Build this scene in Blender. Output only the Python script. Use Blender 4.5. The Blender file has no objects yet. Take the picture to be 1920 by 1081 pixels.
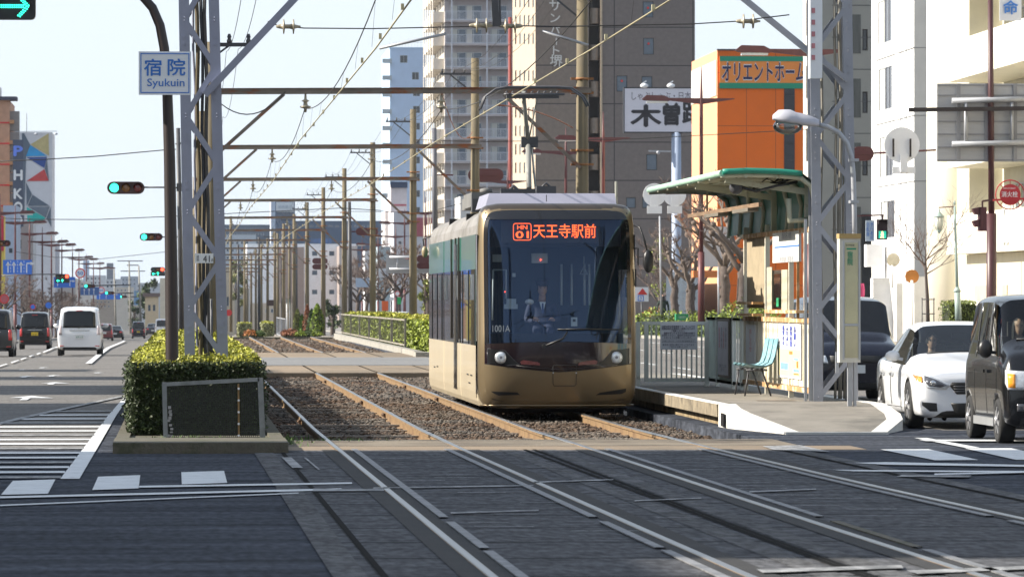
import bpy,bmesh,math,random
from math import sin,cos,pi
from mathutils import Vector,Matrix
random.seed(11)
R=math.radians
SC=bpy.context.scene
COL=SC.collection

# ------------------------------------------------------------------ camera
F=10000.0            # focal length in photograph pixels (1920 wide)
HC=1.75              # eye height above the tram tracks
VX,VY=340.0,562.0  # where the track direction (+Y) vanishes
yaw=math.atan((960-VX)/F);pitch=math.atan((VY-540.5)/F)
cam_d=bpy.data.cameras.new('Camera');cam=bpy.data.objects.new('Camera',cam_d)
COL.objects.link(cam);SC.camera=cam
cam_d.sensor_width=36;cam_d.lens=36*F/1920;cam_d.clip_start=1;cam_d.clip_end=20000
cam.location=(0,0,HC);cam.rotation_euler=(pi/2+pitch,0,-yaw)
cam_d.dof.use_dof=True;cam_d.dof.focus_distance=79;cam_d.dof.aperture_fstop=11

# ------------------------------------------------------------------ world, sun, exposure
SUN_AZ=90.0     # degrees to the left of the view along the track
SUN_EL=31.0
w=bpy.data.worlds.new('World');SC.world=w;w.use_nodes=True
nt=w.node_tree;bg=nt.nodes['Background']
sky=nt.nodes.new('ShaderNodeTexSky');sky.sky_type = 'NISHITA';sky.sun_disc=False
sky.sun_elevation=R(SUN_EL);sky.sun_rotation=R(-SUN_AZ);sky.air_density=1.0;sky.dust_density=1.2
# thin bright winter veil in front of the blue, denser towards the horizon
tcw=nt.nodes.new('ShaderNodeTexCoord');sxw=nt.nodes.new('ShaderNodeSeparateXYZ');nt.links.new(tcw.outputs['Generated'],sxw.inputs[0])
mrw=nt.nodes.new('ShaderNodeMapRange');mrw.inputs[1].default_value=0;mrw.inputs[2].default_value=.55;mrw.inputs[3].default_value=.93;mrw.inputs[4].default_value=.38
nt.links.new(sxw.outputs['Z'],mrw.inputs[0]);mxw=nt.nodes.new('ShaderNodeMix');mxw.data_type = 'RGBA'
nt.links.new(mrw.outputs[0],mxw.inputs[0]);nt.links.new(sky.outputs[0],mxw.inputs[6]);mxw.inputs[7].default_value=(4.75,5.3,5.85,1)
nt.links.new(mxw.outputs[2],bg.inputs[0]);bg.inputs[1].default_value=0.098
sd=bpy.data.lights.new('Sun', 'SUN');sd.energy=5.0;sd.angle=R(0.53);sd.color=(1.0,.93,.82)
sun=bpy.data.objects.new('Sun',sd);COL.objects.link(sun)
a,e=R(SUN_AZ),R(SUN_EL)
sdir=Vector((-sin(a)*cos(e),cos(a)*cos(e),sin(e)))
sun.rotation_euler=sdir.to_track_quat('Z', 'Y').to_euler()
SC.view_settings.view_transform = 'Standard';SC.view_settings.look = 'None'
SC.view_settings.gamma=1;SC.view_settings.exposure=0.98
SC.cycles.max_bounces=8;SC.cycles.diffuse_bounces=3;SC.cycles.glossy_bounces=3
SC.cycles.transparent_max_bounces=16;SC.cycles.caustics_reflective=False;SC.cycles.caustics_refractive=False
SC.cycles.use_denoising=True

# ------------------------------------------------------------------ helpers
cy,sy=cos(yaw),sin(yaw);cp,sp=cos(pitch),sin(pitch)
FW=Vector((sy*cp,cy*cp,sp));RT=Vector((cy,-sy,0));UP=RT.cross(FW)
def ray(px,py): return FW+RT*((px-960)/F)+UP*((540.5-py)/F)
def P(px,py,Y):
    d=ray(px,py);return Vector((0,0,HC))+d*(Y/d.y)
def XY(px,Y): return P(px,562,Y).x
def ZY(py,Y): return P(960,py,Y).z
def PX(px,py,X):       # the point of pixel ray on the plane x = X
    d=ray(px,py);return Vector((0,0,HC))+d*(X/d.x)
def lerp(a,b,t): return a+(b-a)*t
def pw(t,pts):
    if t <= pts[0][0]: return pts[0][1]
    for (x0,y0),(x1,y1) in zip(pts,pts[1:]):
        if t <= x1: return y0+(y1-y0)*(t-x0)/(x1-x0)
    return pts[-1][1]
LP=[(80,0),(213,-.42),(256,-.6),(415,-1.6),(560,-2.4),(700,-2.8),(850,-3.2),(1200,-4),(2000,-5.5),(9000,-8)]
RP=[(230,0),(300,-.3),(450,-1.2),(700,-2.8),(850,-3.2),(1200,-4),(2000,-5.5),(9000,-8)]
def gz(x,y):
    t=min(1,max(0,(x+0)/8.0));return lerp(pw(y,LP),pw(y,RP),t)
def G(px,py,lift=0.0):   # the pixel's point on the ground
    Y=100
    for _ in range(30):
        z=gz(XY(px,Y),Y)+lift;d=ray(px,py);Y=(z-HC)/d.z*d.y
        if Y < 0 or Y > 3000: Y=3000;break
    return Vector((XY(px,Y),Y,gz(XY(px,Y),Y)+lift))

def lin(c): return tuple(((v/255)/12.92 if v <= 10 else (((v/255)+.055)/1.055)**2.4) for v in c)
MATS={}
def M(name,col,rough=.7,metal=0.,var=.14,sc=1.5,bump=0.,bsc=30.,coat=0.,col2=None,f2=(.55,.65),sc2=1.2,st=(1,1,1),spec=.5,island=0.,cr=.03,speck=0.):
    """procedural surface: a base colour broken by two noises, an optional second colour in patches"""
    if name in MATS: return MATS[name]
    m=bpy.data.materials.new(name);m.use_nodes=True;t=m.node_tree;N=t.nodes;L=t.links
    b=N['Principled BSDF'];b.inputs['Roughness'].default_value=rough;b.inputs['Metallic'].default_value=metal
    b.inputs['Specular IOR Level'].default_value=spec
    b.inputs['Coat Weight'].default_value=coat;b.inputs['Coat Roughness'].default_value=cr
    tc=N.new('ShaderNodeTexCoord');mp=N.new('ShaderNodeMapping');mp.inputs['Scale'].default_value=st
    L.new(tc.outputs['Object'],mp.inputs[0])
    n1=N.new('ShaderNodeTexNoise');n1.inputs['Scale'].default_value=sc;n1.inputs['Detail'].default_value=6;n1.inputs['Roughness'].default_value=.65
    L.new(mp.outputs[0],n1.inputs[0])
    mr=N.new('ShaderNodeMapRange');mr.inputs[1].default_value=.3;mr.inputs[2].default_value=.7
    mr.inputs[3].default_value=1-var;mr.inputs[4].default_value=1+var;L.new(n1.outputs[0],mr.inputs[0])
    base=None
    if col2 is not None:
        n2=N.new('ShaderNodeTexNoise');n2.inputs['Scale'].default_value=sc2;n2.inputs['Detail'].default_value=8;n2.inputs['Roughness'].default_value=.7
        L.new(mp.outputs[0],n2.inputs[0])
        r2=N.new('ShaderNodeMapRange');r2.inputs[1].default_value=f2[0];r2.inputs[2].default_value=f2[1];L.new(n2.outputs[0],r2.inputs[0])
        mx=N.new('ShaderNodeMix');mx.data_type = 'RGBA';L.new(r2.outputs[0],mx.inputs[0])
        mx.inputs[6].default_value=(*col,1);mx.inputs[7].default_value=(*col2,1);base=mx.outputs[2]
    vm=N.new('ShaderNodeVectorMath');vm.operation = 'SCALE'
    if base: L.new(base,vm.inputs[0])
    else: vm.inputs[0].default_value=col
    L.new(mr.outputs[0],vm.inputs['Scale']);out=vm.outputs[0]
    if speck:
        m3=N.new('ShaderNodeMapping');m3.inputs['Scale'].default_value=(14,3.2,14);L.new(tc.outputs['Object'],m3.inputs[0]);n3=N.new('ShaderNodeTexNoise');n3.inputs['Scale'].default_value=1.;n3.inputs['Detail'].default_value=3;L.new(m3.outputs[0],n3.inputs[0])
        r3=N.new('ShaderNodeMapRange');r3.inputs[1].default_value=.35;r3.inputs[2].default_value=.65;r3.inputs[3].default_value=1-speck;r3.inputs[4].default_value=1+speck;L.new(n3.outputs[0],r3.inputs[0])
        v3=N.new('ShaderNodeVectorMath');v3.operation = 'SCALE';L.new(out,v3.inputs[0]);L.new(r3.outputs[0],v3.inputs['Scale']);out=v3.outputs[0]
    if island:
        g=N.new('ShaderNodeNewGeometry');ir=N.new('ShaderNodeMapRange');ir.inputs[3].default_value=1-island;ir.inputs[4].default_value=1+island
        L.new(g.outputs['Random Per Island'],ir.inputs[0])
        v2=N.new('ShaderNodeVectorMath');v2.operation = 'SCALE';L.new(out,v2.inputs[0]);L.new(ir.outputs[0],v2.inputs['Scale']);out=v2.outputs[0]
    L.new(out,b.inputs['Base Color'])
    if bump:
        nb=N.new('ShaderNodeTexNoise');nb.inputs['Scale'].default_value=bsc;nb.inputs['Detail'].default_value=4
        L.new(mp.outputs[0],nb.inputs[0]);bp=N.new('ShaderNodeBump');bp.inputs['Strength'].default_value=bump;bp.inputs['Distance'].default_value=.03
        L.new(nb.outputs[0],bp.inputs['Height']);L.new(bp.outputs[0],b.inputs['Normal'])
    m.diffuse_color=(*col,1);MATS[name] = m;return m
def tiled(name,col,joint,tw,th,rough=.7,var=.1,jw=.02,axis='X',sc=.6,off=0.):
    """a surface with joint lines: tw x th metre panels on the wall (axis: which way the wall runs)"""
    m=M(name,col,rough,var=var,sc=sc,st=(1,1,1),spec=.08 if axis == 'G' else .4,bump=.6 if axis == 'G' else .1,speck=.3 if axis == 'G' else 0);t=m.node_tree;N=t.nodes;L=t.links;b=N['Principled BSDF']
    src=b.inputs['Base Color'].links[0].from_socket
    tc=N.new('ShaderNodeTexCoord');sx=N.new('ShaderNodeSeparateXYZ');L.new(tc.outputs['Object'],sx.inputs[0])
    cb=N.new('ShaderNodeCombineXYZ')
    L.new(sx.outputs['X' if axis == 'X' else 'Y'],cb.inputs[0]);L.new(sx.outputs['Y' if axis == 'G' else 'Z'],cb.inputs[1])
    if axis == 'G': L.new(sx.outputs['X'],cb.inputs[0])
    br=N.new('ShaderNodeTexBrick');br.offset=off;L.new(cb.outputs[0],br.inputs[0])
    br.inputs['Scale'].default_value=1;br.inputs['Brick Width'].default_value=tw;br.inputs['Row Height'].default_value=th
    br.inputs['Mortar Size'].default_value=jw;br.inputs['Mortar Smooth'].default_value=.2
    br.inputs['Color1'].default_value=(0,0,0,1);br.inputs['Color2'].default_value=(0,0,0,1);br.inputs['Mortar'].default_value=(1,1,1,1)
    mx=N.new('ShaderNodeMix');mx.data_type = 'RGBA';L.new(br.outputs['Color'],mx.inputs[0]);L.new(src,mx.inputs[6]);mx.inputs[7].default_value=(*joint,1)
    L.new(mx.outputs[2],b.inputs['Base Color']);return m
def E(name,col,s=1.):
    m=bpy.data.materials.new(name);m.use_nodes=True;b=m.node_tree.nodes['Principled BSDF']
    b.inputs['Base Color'].default_value=(*col,1);b.inputs['Emission Color'].default_value=(*col,1);b.inputs['Emission Strength'].default_value=s
    n=m.node_tree.nodes.new('ShaderNodeTexNoise');n.inputs['Scale'].default_value=40
    m.node_tree.links.new(n.outputs[0],b.inputs['Roughness']);MATS[name] = m;return m
def GL(name,tint,ior=1.5,gl=(1,1,1),rough=.01):
    """clear tinted pane: see-through with mirror reflections growing towards grazing view"""
    m=bpy.data.materials.new(name);m.use_nodes=True;t=m.node_tree;N=t.nodes;L=t.links;N.remove(N['Principled BSDF'])
    fr=N.new('ShaderNodeFresnel');fr.inputs[0].default_value=ior;tr=N.new('ShaderNodeBsdfTransparent');tr.inputs[0].default_value=(*tint,1)
    gs=N.new('ShaderNodeBsdfGlossy');gs.inputs['Roughness'].default_value=rough;gs.inputs[0].default_value=(*gl,1)
    nz=N.new('ShaderNodeTexNoise');nz.inputs['Scale'].default_value=1.2;bp=N.new('ShaderNodeBump');bp.inputs['Strength'].default_value=.05
    L.new(nz.outputs[0],bp.inputs['Height']);L.new(bp.outputs[0],gs.inputs['Normal'])
    mx=N.new('ShaderNodeMixShader');L.new(fr.outputs[0],mx.inputs[0]);L.new(tr.outputs[0],mx.inputs[1]);L.new(gs.outputs[0],mx.inputs[2])
    L.new(mx.outputs[0],N['Material Output'].inputs[0]);MATS[name] = m;return m

SPLIT={'canopy_arm', 'underframe', 'roof_clamp', 'brown_panel', 'frame_rail', 'rusty_shelf', 'roof_unit', 'old_notice', 'red_mark', 'blue_mark', 'seat_frame', 'drop_post', 'flood_lamp', 'clamp', 'rail', 'rail_bar', 'planter_ledge', 'side_pipe', 'drain_pipe', 'gangway', 'strip_lamp', 'indicator_lamp', 'hatch_bolt', 'grab_rail', 'lower_arm', 'upper_arm', 'stair_balcony', 'balcony', 'dropper', 'dash', 'clamp_band', 'frame', 'torn_sticker', 'slot_hole'}
class MB:
    """collects shapes; build() links them as ONE mesh object"""
    def __init__(s): s.v=[];s.f=[];s.m=[];s.s=[]
    def face(s,pts,mi=0,sm=False):
        n=len(s.v);s.v += [tuple(p) for p in pts];s.f.append(tuple(range(n,n+len(pts))));s.m.append(mi);s.s.append(sm);return s
    def box(s,x0,x1,y0,y1,z0,z1,mi=0):
        n=len(s.v);s.v += [(x,y,z) for z in (z0,z1) for y in (y0,y1) for x in (x0,x1)]
        for f in ((0,2,3,1),(4,5,7,6),(0,1,5,4),(2,6,7,3),(0,4,6,2),(1,3,7,5)):
            s.f.append(tuple(n+i for i in f));s.m.append(mi);s.s.append(False)
        return s
    def obox(s,c,ux,uy,uz,mi=0):     # box from centre and three half-axis vectors
        c,ux,uy,uz=map(Vector,(c,ux,uy,uz));n=len(s.v)
        s.v += [tuple(c+ux*i+uy*j+uz*k) for k in (-1,1) for j in (-1,1) for i in (-1,1)]
        for f in ((0,2,3,1),(4,5,7,6),(0,1,5,4),(2,6,7,3),(0,4,6,2),(1,3,7,5)):
            s.f.append(tuple(n+i for i in f));s.m.append(mi);s.s.append(False)
        return s
    def bar(s,a,b,w,h=None,mi=0,up=(0,0,1)):   # square bar between two points
        a,b=Vector(a),Vector(b);d=(b-a);up=Vector(up)
        if abs(d.normalized().dot(up)) > .98: up=Vector((0,1,0))
        sx=d.cross(up).normalized();uz=sx.cross(d).normalized()
        return s.obox((a+b)/2,sx*w/2,d/2,uz*(h or w)/2,mi)
    def tube(s,pts,rad,n=8,mi=0,sm=True,cap=True):
        pts=[Vector(p) for p in pts];k=len(pts)
        if not isinstance(rad,(list,tuple)): rad=[rad]*k
        base=len(s.v);ref=None
        for i,p in enumerate(pts):
            d=(pts[min(i+1,k-1)]-pts[max(i-1,0)]).normalized()
            if ref is None:
                ref=Vector((0,0,1)) if abs(d.z) < .9 else Vector((0,1,0));u=d.cross(ref).normalized()
            else: u=(u-d*u.dot(d)).normalized()
            v=d.cross(u)
            for j in range(n):
                t=2*pi*(j+.5)/n;s.v.append(tuple(p+(u*cos(t)+v*sin(t))*rad[i]))
        for i in range(k-1):
            for j in range(n):
                a0=base+i*n+j;a1=base+i*n+(j+1) % n
                s.f.append((a0,a1,a1+n,a0+n));s.m.append(mi);s.s.append(sm)
        if cap:
            s.f.append(tuple(base+j for j in reversed(range(n))));s.m.append(mi);s.s.append(False)
            s.f.append(tuple(base+(k-1)*n+j for j in range(n)));s.m.append(mi);s.s.append(False)
        return s
    def lathe(s,c,prof,n=16,mi=0,axis='z',sm=True):   # prof: (radius, along)
        c=Vector(c);base=len(s.v);ax={'z': (Vector((1,0,0)),Vector((0,1,0)),Vector((0,0,1))), 'y': (Vector((0,0,1)),Vector((1,0,0)),Vector((0,1,0))), 'x': (Vector((0,1,0)),Vector((0,0,1)),Vector((1,0,0)))}[axis]
        for r,t in prof:
            for j in range(n):
                q=2*pi*j/n;s.v.append(tuple(c+ax[0]*r*cos(q)+ax[1]*r*sin(q)+ax[2]*t))
        for i in range(len(prof)-1):
            for j in range(n):
                a0=base+i*n+j;a1=base+i*n+(j+1) % n
                s.f.append((a0,a1,a1+n,a0+n));s.m.append(mi);s.s.append(sm)
        s.f.append(tuple(base+j for j in reversed(range(n))));s.m.append(mi);s.s.append(False)
        s.f.append(tuple(base+(len(prof)-1)*n+j for j in range(n)));s.m.append(mi);s.s.append(False)
        return s
    def ball(s,c,r,n=12,mi=0,sc=(1,1,1)):
        c=Vector(c);base=len(s.v);k=max(4,n // 2)
        for i in range(k+1):
            th=pi*i/k
            for j in range(n):
                q=2*pi*j/n;s.v.append((c.x+r*sc[0]*sin(th)*cos(q),c.y+r*sc[1]*sin(th)*sin(q),c.z+r*sc[2]*cos(th)))
        for i in range(k):
            for j in range(n):
                a0=base+i*n+j;a1=base+i*n+(j+1) % n
                s.f.append((a0,a0+n,a1+n,a1));s.m.append(mi);s.s.append(True)
        return s
    def prism(s,poly,vec,mi=0):     # polygon (3d points) pushed along vec
        poly=[Vector(p) for p in poly];vec=Vector(vec);n=len(poly);q=[p+vec for p in poly]
        s.face(poly,mi);s.face(list(reversed(q)),mi)
        for i in range(n): s.face([poly[i],q[i],q[(i+1) % n],poly[(i+1) % n]],mi)
        return s
    def grid(s,rows,mi=0,sm=True,close=False):
        base=len(s.v);n=len(rows[0])
        for r in rows: s.v += [tuple(p) for p in r]
        for i in range(len(rows)-1):
            for j in range(n if close else n-1):
                a0=base+i*n+j;a1=base+i*n+(j+1) % n
                s.f.append((a0,a1,a1+n,a0+n));s.m.append(mi(i,j) if callable(mi) else mi);s.s.append(sm)
        return s
    def mesh(s,name,mats,off=(0,0,0)):
        me=bpy.data.meshes.new(name);ox,oy,oz=off
        me.from_pydata([(x-ox,y-oy,z-oz) for x,y,z in s.v],[],s.f)
        for m in (mats if isinstance(mats,(list,tuple)) else [mats]): me.materials.append(m)
        me.polygons.foreach_set('material_index',s.m);me.polygons.foreach_set('use_smooth',s.s);me.update();return me
    def pieces(s):
        r=list(range(len(s.v)))
        def find(a):
            while r[a] != a: r[a] = r[r[a]];a=r[a]
            return a
        for f in s.f:
            for k in f[1:]: r[find(k)] = find(f[0])
        d={}
        for i,f in enumerate(s.f): d.setdefault(find(f[0]),[]).append(i)
        for fs in d.values():
            p=MB();mp={}
            for i in fs:
                for k in s.f[i]:
                    if k not in mp: mp[k] = len(p.v);p.v.append(s.v[k])
                p.f.append(tuple(mp[k] for k in s.f[i]));p.m.append(s.m[i]);p.s.append(s.s[i])
            yield p
    def build(s,name,mats,parent=None,loc=None):
        """with a parent the shapes are in world coordinates and stored relative to the parent's place"""
        if name in SPLIT and len(s.f) > 6:
            o=None
            for p in s.pieces(): o=p.build(name + ' ',mats,parent,loc);o.name=name
            return o
        name=name.strip();off=Vector((0,0,0))
        q=parent
        while q is not None: off += q.location;q=q.parent
        if parent is None and loc is not None: off=Vector(loc)
        o=bpy.data.objects.new(name,s.mesh(name,mats,off));COL.objects.link(o)
        if parent is not None: o.parent=parent
        elif loc is not None: o.location=loc
        return o
def tag(o,label=None,cat=None,group=None,kind=None):
    if label: o['label'] = label
    if cat: o['category'] = cat
    if group: o['group'] = group
    if kind: o['kind'] = kind
    return o
def thing(name,label,cat,loc=(0,0,0),group=None):
    o=bpy.data.objects.new(name,None);o.empty_display_size=.3;COL.objects.link(o);o.location=loc
    return tag(o,label,cat,group)
def struct(o): o['kind'] = 'structure';return o
def kids(o): return [c for c in bpy.data.objects if c.parent == o]
def copy_tree(o,parent=None,kd=None):
    c=o.copy();COL.objects.link(c);c.parent=parent
    for ch in KID.setdefault(o.name,kids(o)): copy_tree(ch,c)
    return c
KID={}
def dup(o,loc,label,rz=None,scale=None,group=None):
    c=copy_tree(o);c.location=loc;c['label'] = label
    if rz is not None: c.rotation_euler=(0,0,rz)
    if scale is not None: c.scale=(scale,)*3 if not isinstance(scale,tuple) else scale
    if group: c['group'] = group
    return c
def text(s,parent,mat,c,w,h,rz=0.,bold=.0,depth=.004,name='lettering',tag_top=None,tilt=0.):
    """words as a thin raised mesh fitted to a w x h box centred on c, facing -Y before the turn rz"""
    cu=bpy.data.curves.new('t', 'FONT');cu.body=s;cu.size=1;cu.resolution_u=3;cu.space_line=.95;cu.align_x = 'CENTER'
    cu.extrude=0
    ob=bpy.data.objects.new('t',cu);COL.objects.link(ob);dg=bpy.context.evaluated_depsgraph_get()
    me=bpy.data.meshes.new_from_object(ob.evaluated_get(dg));bpy.data.objects.remove(ob);bpy.data.curves.remove(cu)
    xs=[v.co.x for v in me.vertices];ys=[v.co.y for v in me.vertices]
    x0,x1,y0,y1=min(xs),max(xs),min(ys),max(ys)
    off=Vector((0,0,0));q=parent
    while q is not None: off += q.location;q=q.parent
    if bold:      # heavier strokes: a few slightly shifted layers, each a hair in front of the last
        b1=bmesh.new();b1.from_mesh(me);e_=bold*.8
        for k,(dx,dy) in enumerate(((-e_,0),(e_,0),(0,-e_),(0,e_))):
            m2=me.copy();
            for v in m2.vertices: v.co.x += dx;v.co.y += dy;v.co.z += .0008*(k+1)
            b1.from_mesh(m2);bpy.data.meshes.remove(m2)
        b1.to_mesh(me);b1.free()
    rot=Matrix.Rotation(rz,3, 'Z');c=Vector(c)
    if w is None: w=h*(x1-x0)/(y1-y0)
    if h is None: h=w*(y1-y0)/(x1-x0)
    for v in me.vertices:
        p=Vector(((v.co.x-(x0+x1)/2)/max(x1-x0,1e-6)*w,-v.co.z,(v.co.y-(y0+y1)/2)/max(y1-y0,1e-6)*h))
        if tilt: p=Matrix.Rotation(tilt,3, 'X') @ p
        v.co=rot @ p+c-off
    me.materials.clear();me.materials.append(mat)
    for p in me.polygons: p.material_index=0
    me.name=name;o=bpy.data.objects.new(name,me);COL.objects.link(o)
    if parent is not None: o.parent=parent
    return o
def wall_holes(mb,o,u,n,W,H,rects,d=.15,mi=0,ri=0):
    """rectangular wall W x H from corner o along u and up, with openings; n points outwards"""
    o,u,n=Vector(o),Vector(u),Vector(n);z=Vector((0,0,1))
    us=sorted({0,W,*[r[0] for r in rects],*[r[1] for r in rects]});vs=sorted({0,H,*[r[2] for r in rects],*[r[3] for r in rects]})
    us=[x for x in us if 0 <= x <= W];vs=[x for x in vs if 0 <= x <= H]
    for a0,a1 in zip(us,us[1:]):
        for b0,b1 in zip(vs,vs[1:]):
            cu_,cv=(a0+a1)/2,(b0+b1)/2
            if any(r[0] < cu_ < r[1] and r[2] < cv < r[3] for r in rects): continue
            mb.face([o+u*a0+z*b0,o+u*a1+z*b0,o+u*a1+z*b1,o+u*a0+z*b1],mi)
    for r in rects:
        c=[o+u*r[0]+z*r[2],o+u*r[1]+z*r[2],o+u*r[1]+z*r[3],o+u*r[0]+z*r[3]]
        for i in range(4): mb.face([c[i],c[(i+1) % 4],c[(i+1) % 4]-n*d,c[i]-n*d],ri)
def window_mesh(w,h,fm,gm,mull=1,bars=0,t=.05,curtain=None):
    """window of w x h in the local XZ plane facing -Y; frame + pane(s)"""
    f=MB();f.box(-w/2,w/2,-t,t,0,t);f.box(-w/2,w/2,-t,t,h-t,h);f.box(-w/2,-w/2+t,-t*.9,t*.9,t,h-t);f.box(w/2-t,w/2,-t*.9,t*.9,t,h-t)
    for i in range(1,mull+1):
        x=-w/2+w*i/(mull+1);f.box(x-t/2,x+t/2,-t*.8,t*.8,t,h-t)
    for i in range(1,bars+1):
        z=h*i/(bars+1);f.box(-w/2+t,w/2-t,-t*.7,t*.7,z-t/2,z+t/2)
    g=MB();g.box(-w/2+t*.5,w/2-t*.5,.0,.01,t*.5,h-t*.5)
    if curtain: g.box(-w/2+.1,-w/2+w*.42,-.008,-.002,t,h-t,1)
    return f.mesh('window',fm),g.mesh('pane',[gm,curtain] if curtain else gm)
def put_window(parent,meshes,pos,rz=0):
    q=bpy.data.objects.new('window',meshes[0]);COL.objects.link(q);q.parent=parent;q.location=Vector(pos)-parent.location;q.rotation_euler=(0,0,rz)
    g=bpy.data.objects.new('pane',meshes[1]);COL.objects.link(g);g.parent=q;return q
# ------------------------------------------------------------------ materials
asphalt=M('asphalt',(.053,.059,.073),.9,spec=.08,var=.6,speck=.28,sc=1.1,bump=.8,bsc=30,col2=(.031,.035,.046),f2=(.5,.62),sc2=.5,st=(.12,1.1,1))
asphalt_pale=M('asphalt_pale',(.165,.155,.145),.9,spec=.3,speck=.2,var=.22,sc=1.2,bump=.5,bsc=45,col2=(.12,.115,.108),f2=(.48,.6),sc2=.6)
slab=tiled('track_slab',(.090,.091,.097),(.013,.013,.013),8.0,2.4,.9,.38,.05, 'G',sc=2.2)
slab_w=tiled('slab_border',(.105,.105,.108),(.03,.03,.03),8.0,1.4,.9,.35,.02, 'G')
rubber=M('rail_filler',(.022,.021,.021),.9,var=.3,sc=2,bump=.4)
conc=M('concrete',(.30,.285,.25),.85,var=.2,sc=2.5,bump=.3,col2=(.17,.155,.125),f2=(.52,.68),sc2=2)
conc_dark=M('concrete_mossy',(.13,.115,.085),.9,var=.35,sc=3,bump=.5,col2=(.06,.06,.035),f2=(.45,.6),sc2=3)
conc_warm=M('crossing_paving',(.24,.18,.12),.85,var=.2,sc=1.,bump=.3,col2=(.14,.11,.075),f2=(.45,.62),sc2=.5,st=(1,.3,1))
kerb_white=M('kerb_white',(.62,.6,.55),.7,var=.12,sc=2,col2=(.42,.4,.35),f2=(.55,.7),sc2=3)
paint=M('road_paint',(.62,.63,.63),.6,var=.12,sc=3,col2=(.35,.35,.35),f2=(.56,.7),sc2=5)
paint_worn=M('road_paint_worn',(.33,.33,.33),.7,var=.3,sc=6,col2=(.13,.13,.13),f2=(.42,.58),sc2=5,st=(1,.4,1))
ballast_m=M('ballast_bed',(.07,.06,.05),.95,var=.5,sc=18,bump=1,bsc=40,col2=(.07,.05,.035),f2=(.45,.6),sc2=.35)
stone_m=M('ballast_stone',(.115,.098,.08),.9,var=.25,sc=3,col2=(.085,.052,.032),f2=(.42,.56),sc2=.3,island=.5)
rail_rust=M('rail_rust',(.205,.13,.062),.75,var=.25,sc=4,col2=(.13,.07,.035),f2=(.5,.65),sc2=1.5)
rail_top=M('rail_head',(.27,.265,.26),.36,metal=.9,var=.1,sc=1,st=(1,.2,1))
wood_old=M('old_timber',(.22,.19,.155),.9,var=.35,sc=6,bump=.4)
tower_m=M('tower_paint',(.27,.285,.36),.5,var=.1,sc=2,col2=(.2,.2,.23),f2=(.6,.75),sc2=3)
tower_r=M('tower_paint_grey',(.30,.31,.345),.5,var=.12,sc=2,col2=(.22,.2,.2),f2=(.62,.75),sc2=3)
brown_st=M('brown_steel',(.022,.014,.013),.45,var=.15,sc=3)
red_brown=M('red_brown_steel',(.115,.035,.035),.5,var=.15,sc=3)
steel_dk=M('dark_steel',(.06,.06,.065),.5,var=.2,sc=3)
galv=M('galvanised',(.36,.37,.39),.45,metal=.2,var=.12,sc=4)
rustb=M('rusty_beam',(.2,.165,.13),.8,var=.25,sc=3,col2=(.26,.085,.03),f2=(.5,.6),sc2=2.5,st=(.5,1,2))
pole_c=M('weathered_pole',(.15,.12,.07),.85,var=.25,sc=1.5,col2=(.14,.12,.09),f2=(.5,.65),sc2=.8,st=(2,2,.5))
pole_rust=M('rusty_tube',(.30,.17,.06),.8,var=.3,sc=2,col2=(.2,.1,.04),f2=(.5,.62),sc2=1)
porcelain=M('porcelain',(.32,.28,.2),.35,var=.2,sc=8)
wire_m=M('wire_dark',(.03,.028,.027),.6,var=.1,sc=1)
wire_y=M('contact_wire_copper',(.45,.40,.25),.5,metal=.3,var=.1,sc=1)
black_pl=M('black_plastic',(.014,.014,.015),.4,var=.1,sc=4)
rubber_t=M('tyre_rubber',(.02,.02,.02),.85,var=.15,sc=8,bump=.2)
white_pl=M('white_enamel',(.72,.73,.74),.45,var=.05,sc=2)
sign_white=M('sign_white',(.74,.76,.78),.4,var=.04,sc=2)
sign_blue=M('sign_blue',(.03,.16,.62),.4,var=.05,sc=2)
ink_blue=M('ink_blue',(.03,.17,.55),.5,var=.05,sc=2)
ink_black=M('ink_black',(.02,.02,.025),.5,var=.05,sc=2)
ink_red=M('ink_red',(.6,.03,.03),.5,var=.05,sc=2)
alu=M('aluminium',(.45,.46,.47),.35,metal=.6,var=.08,sc=3)
glass_dk=M('dark_window_glass',(.018,.022,.028),.06,var=.2,sc=.4,spec=.7)
glass_bl=M('blue_window_glass',(.07,.10,.14),.08,var=.25,sc=.5,spec=.7)
curtain=M('pale_curtain',(.5,.5,.46),.8,var=.1,sc=4,st=(8,8,.2))
grn_on=E('signal_green_light',(.03,.9,.55),2.2)
red_on=E('signal_red_light',(1,.07,.03),2.5)
led_or=E('led_orange',(1.,.11,.012),1.5)
amber_off=M('amber_lens',(.19,.075,.004),.25,var=.1,sc=9,coat=.5)
red_off=M('red_lens',(.12,.008,.008),.25,var=.1,sc=9,coat=.5)
grn_off=M('green_lens',(.01,.07,.06),.25,var=.1,sc=9,coat=.5)
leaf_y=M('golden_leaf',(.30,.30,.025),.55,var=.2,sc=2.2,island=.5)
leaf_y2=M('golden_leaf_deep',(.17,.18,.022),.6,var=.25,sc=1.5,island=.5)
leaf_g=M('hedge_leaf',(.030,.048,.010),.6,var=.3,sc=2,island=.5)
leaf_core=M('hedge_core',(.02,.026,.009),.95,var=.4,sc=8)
bark=M('bark',(.095,.072,.06),.9,var=.35,sc=4,bump=.5,col2=(.1,.08,.07),f2=(.45,.6),sc2=4)
bark_l=M('bark_pale',(.15,.115,.092),.9,var=.3,sc=4,bump=.4)
twig_m=M('twig',(.15,.11,.095),.9,var=.3,sc=4)

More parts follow.
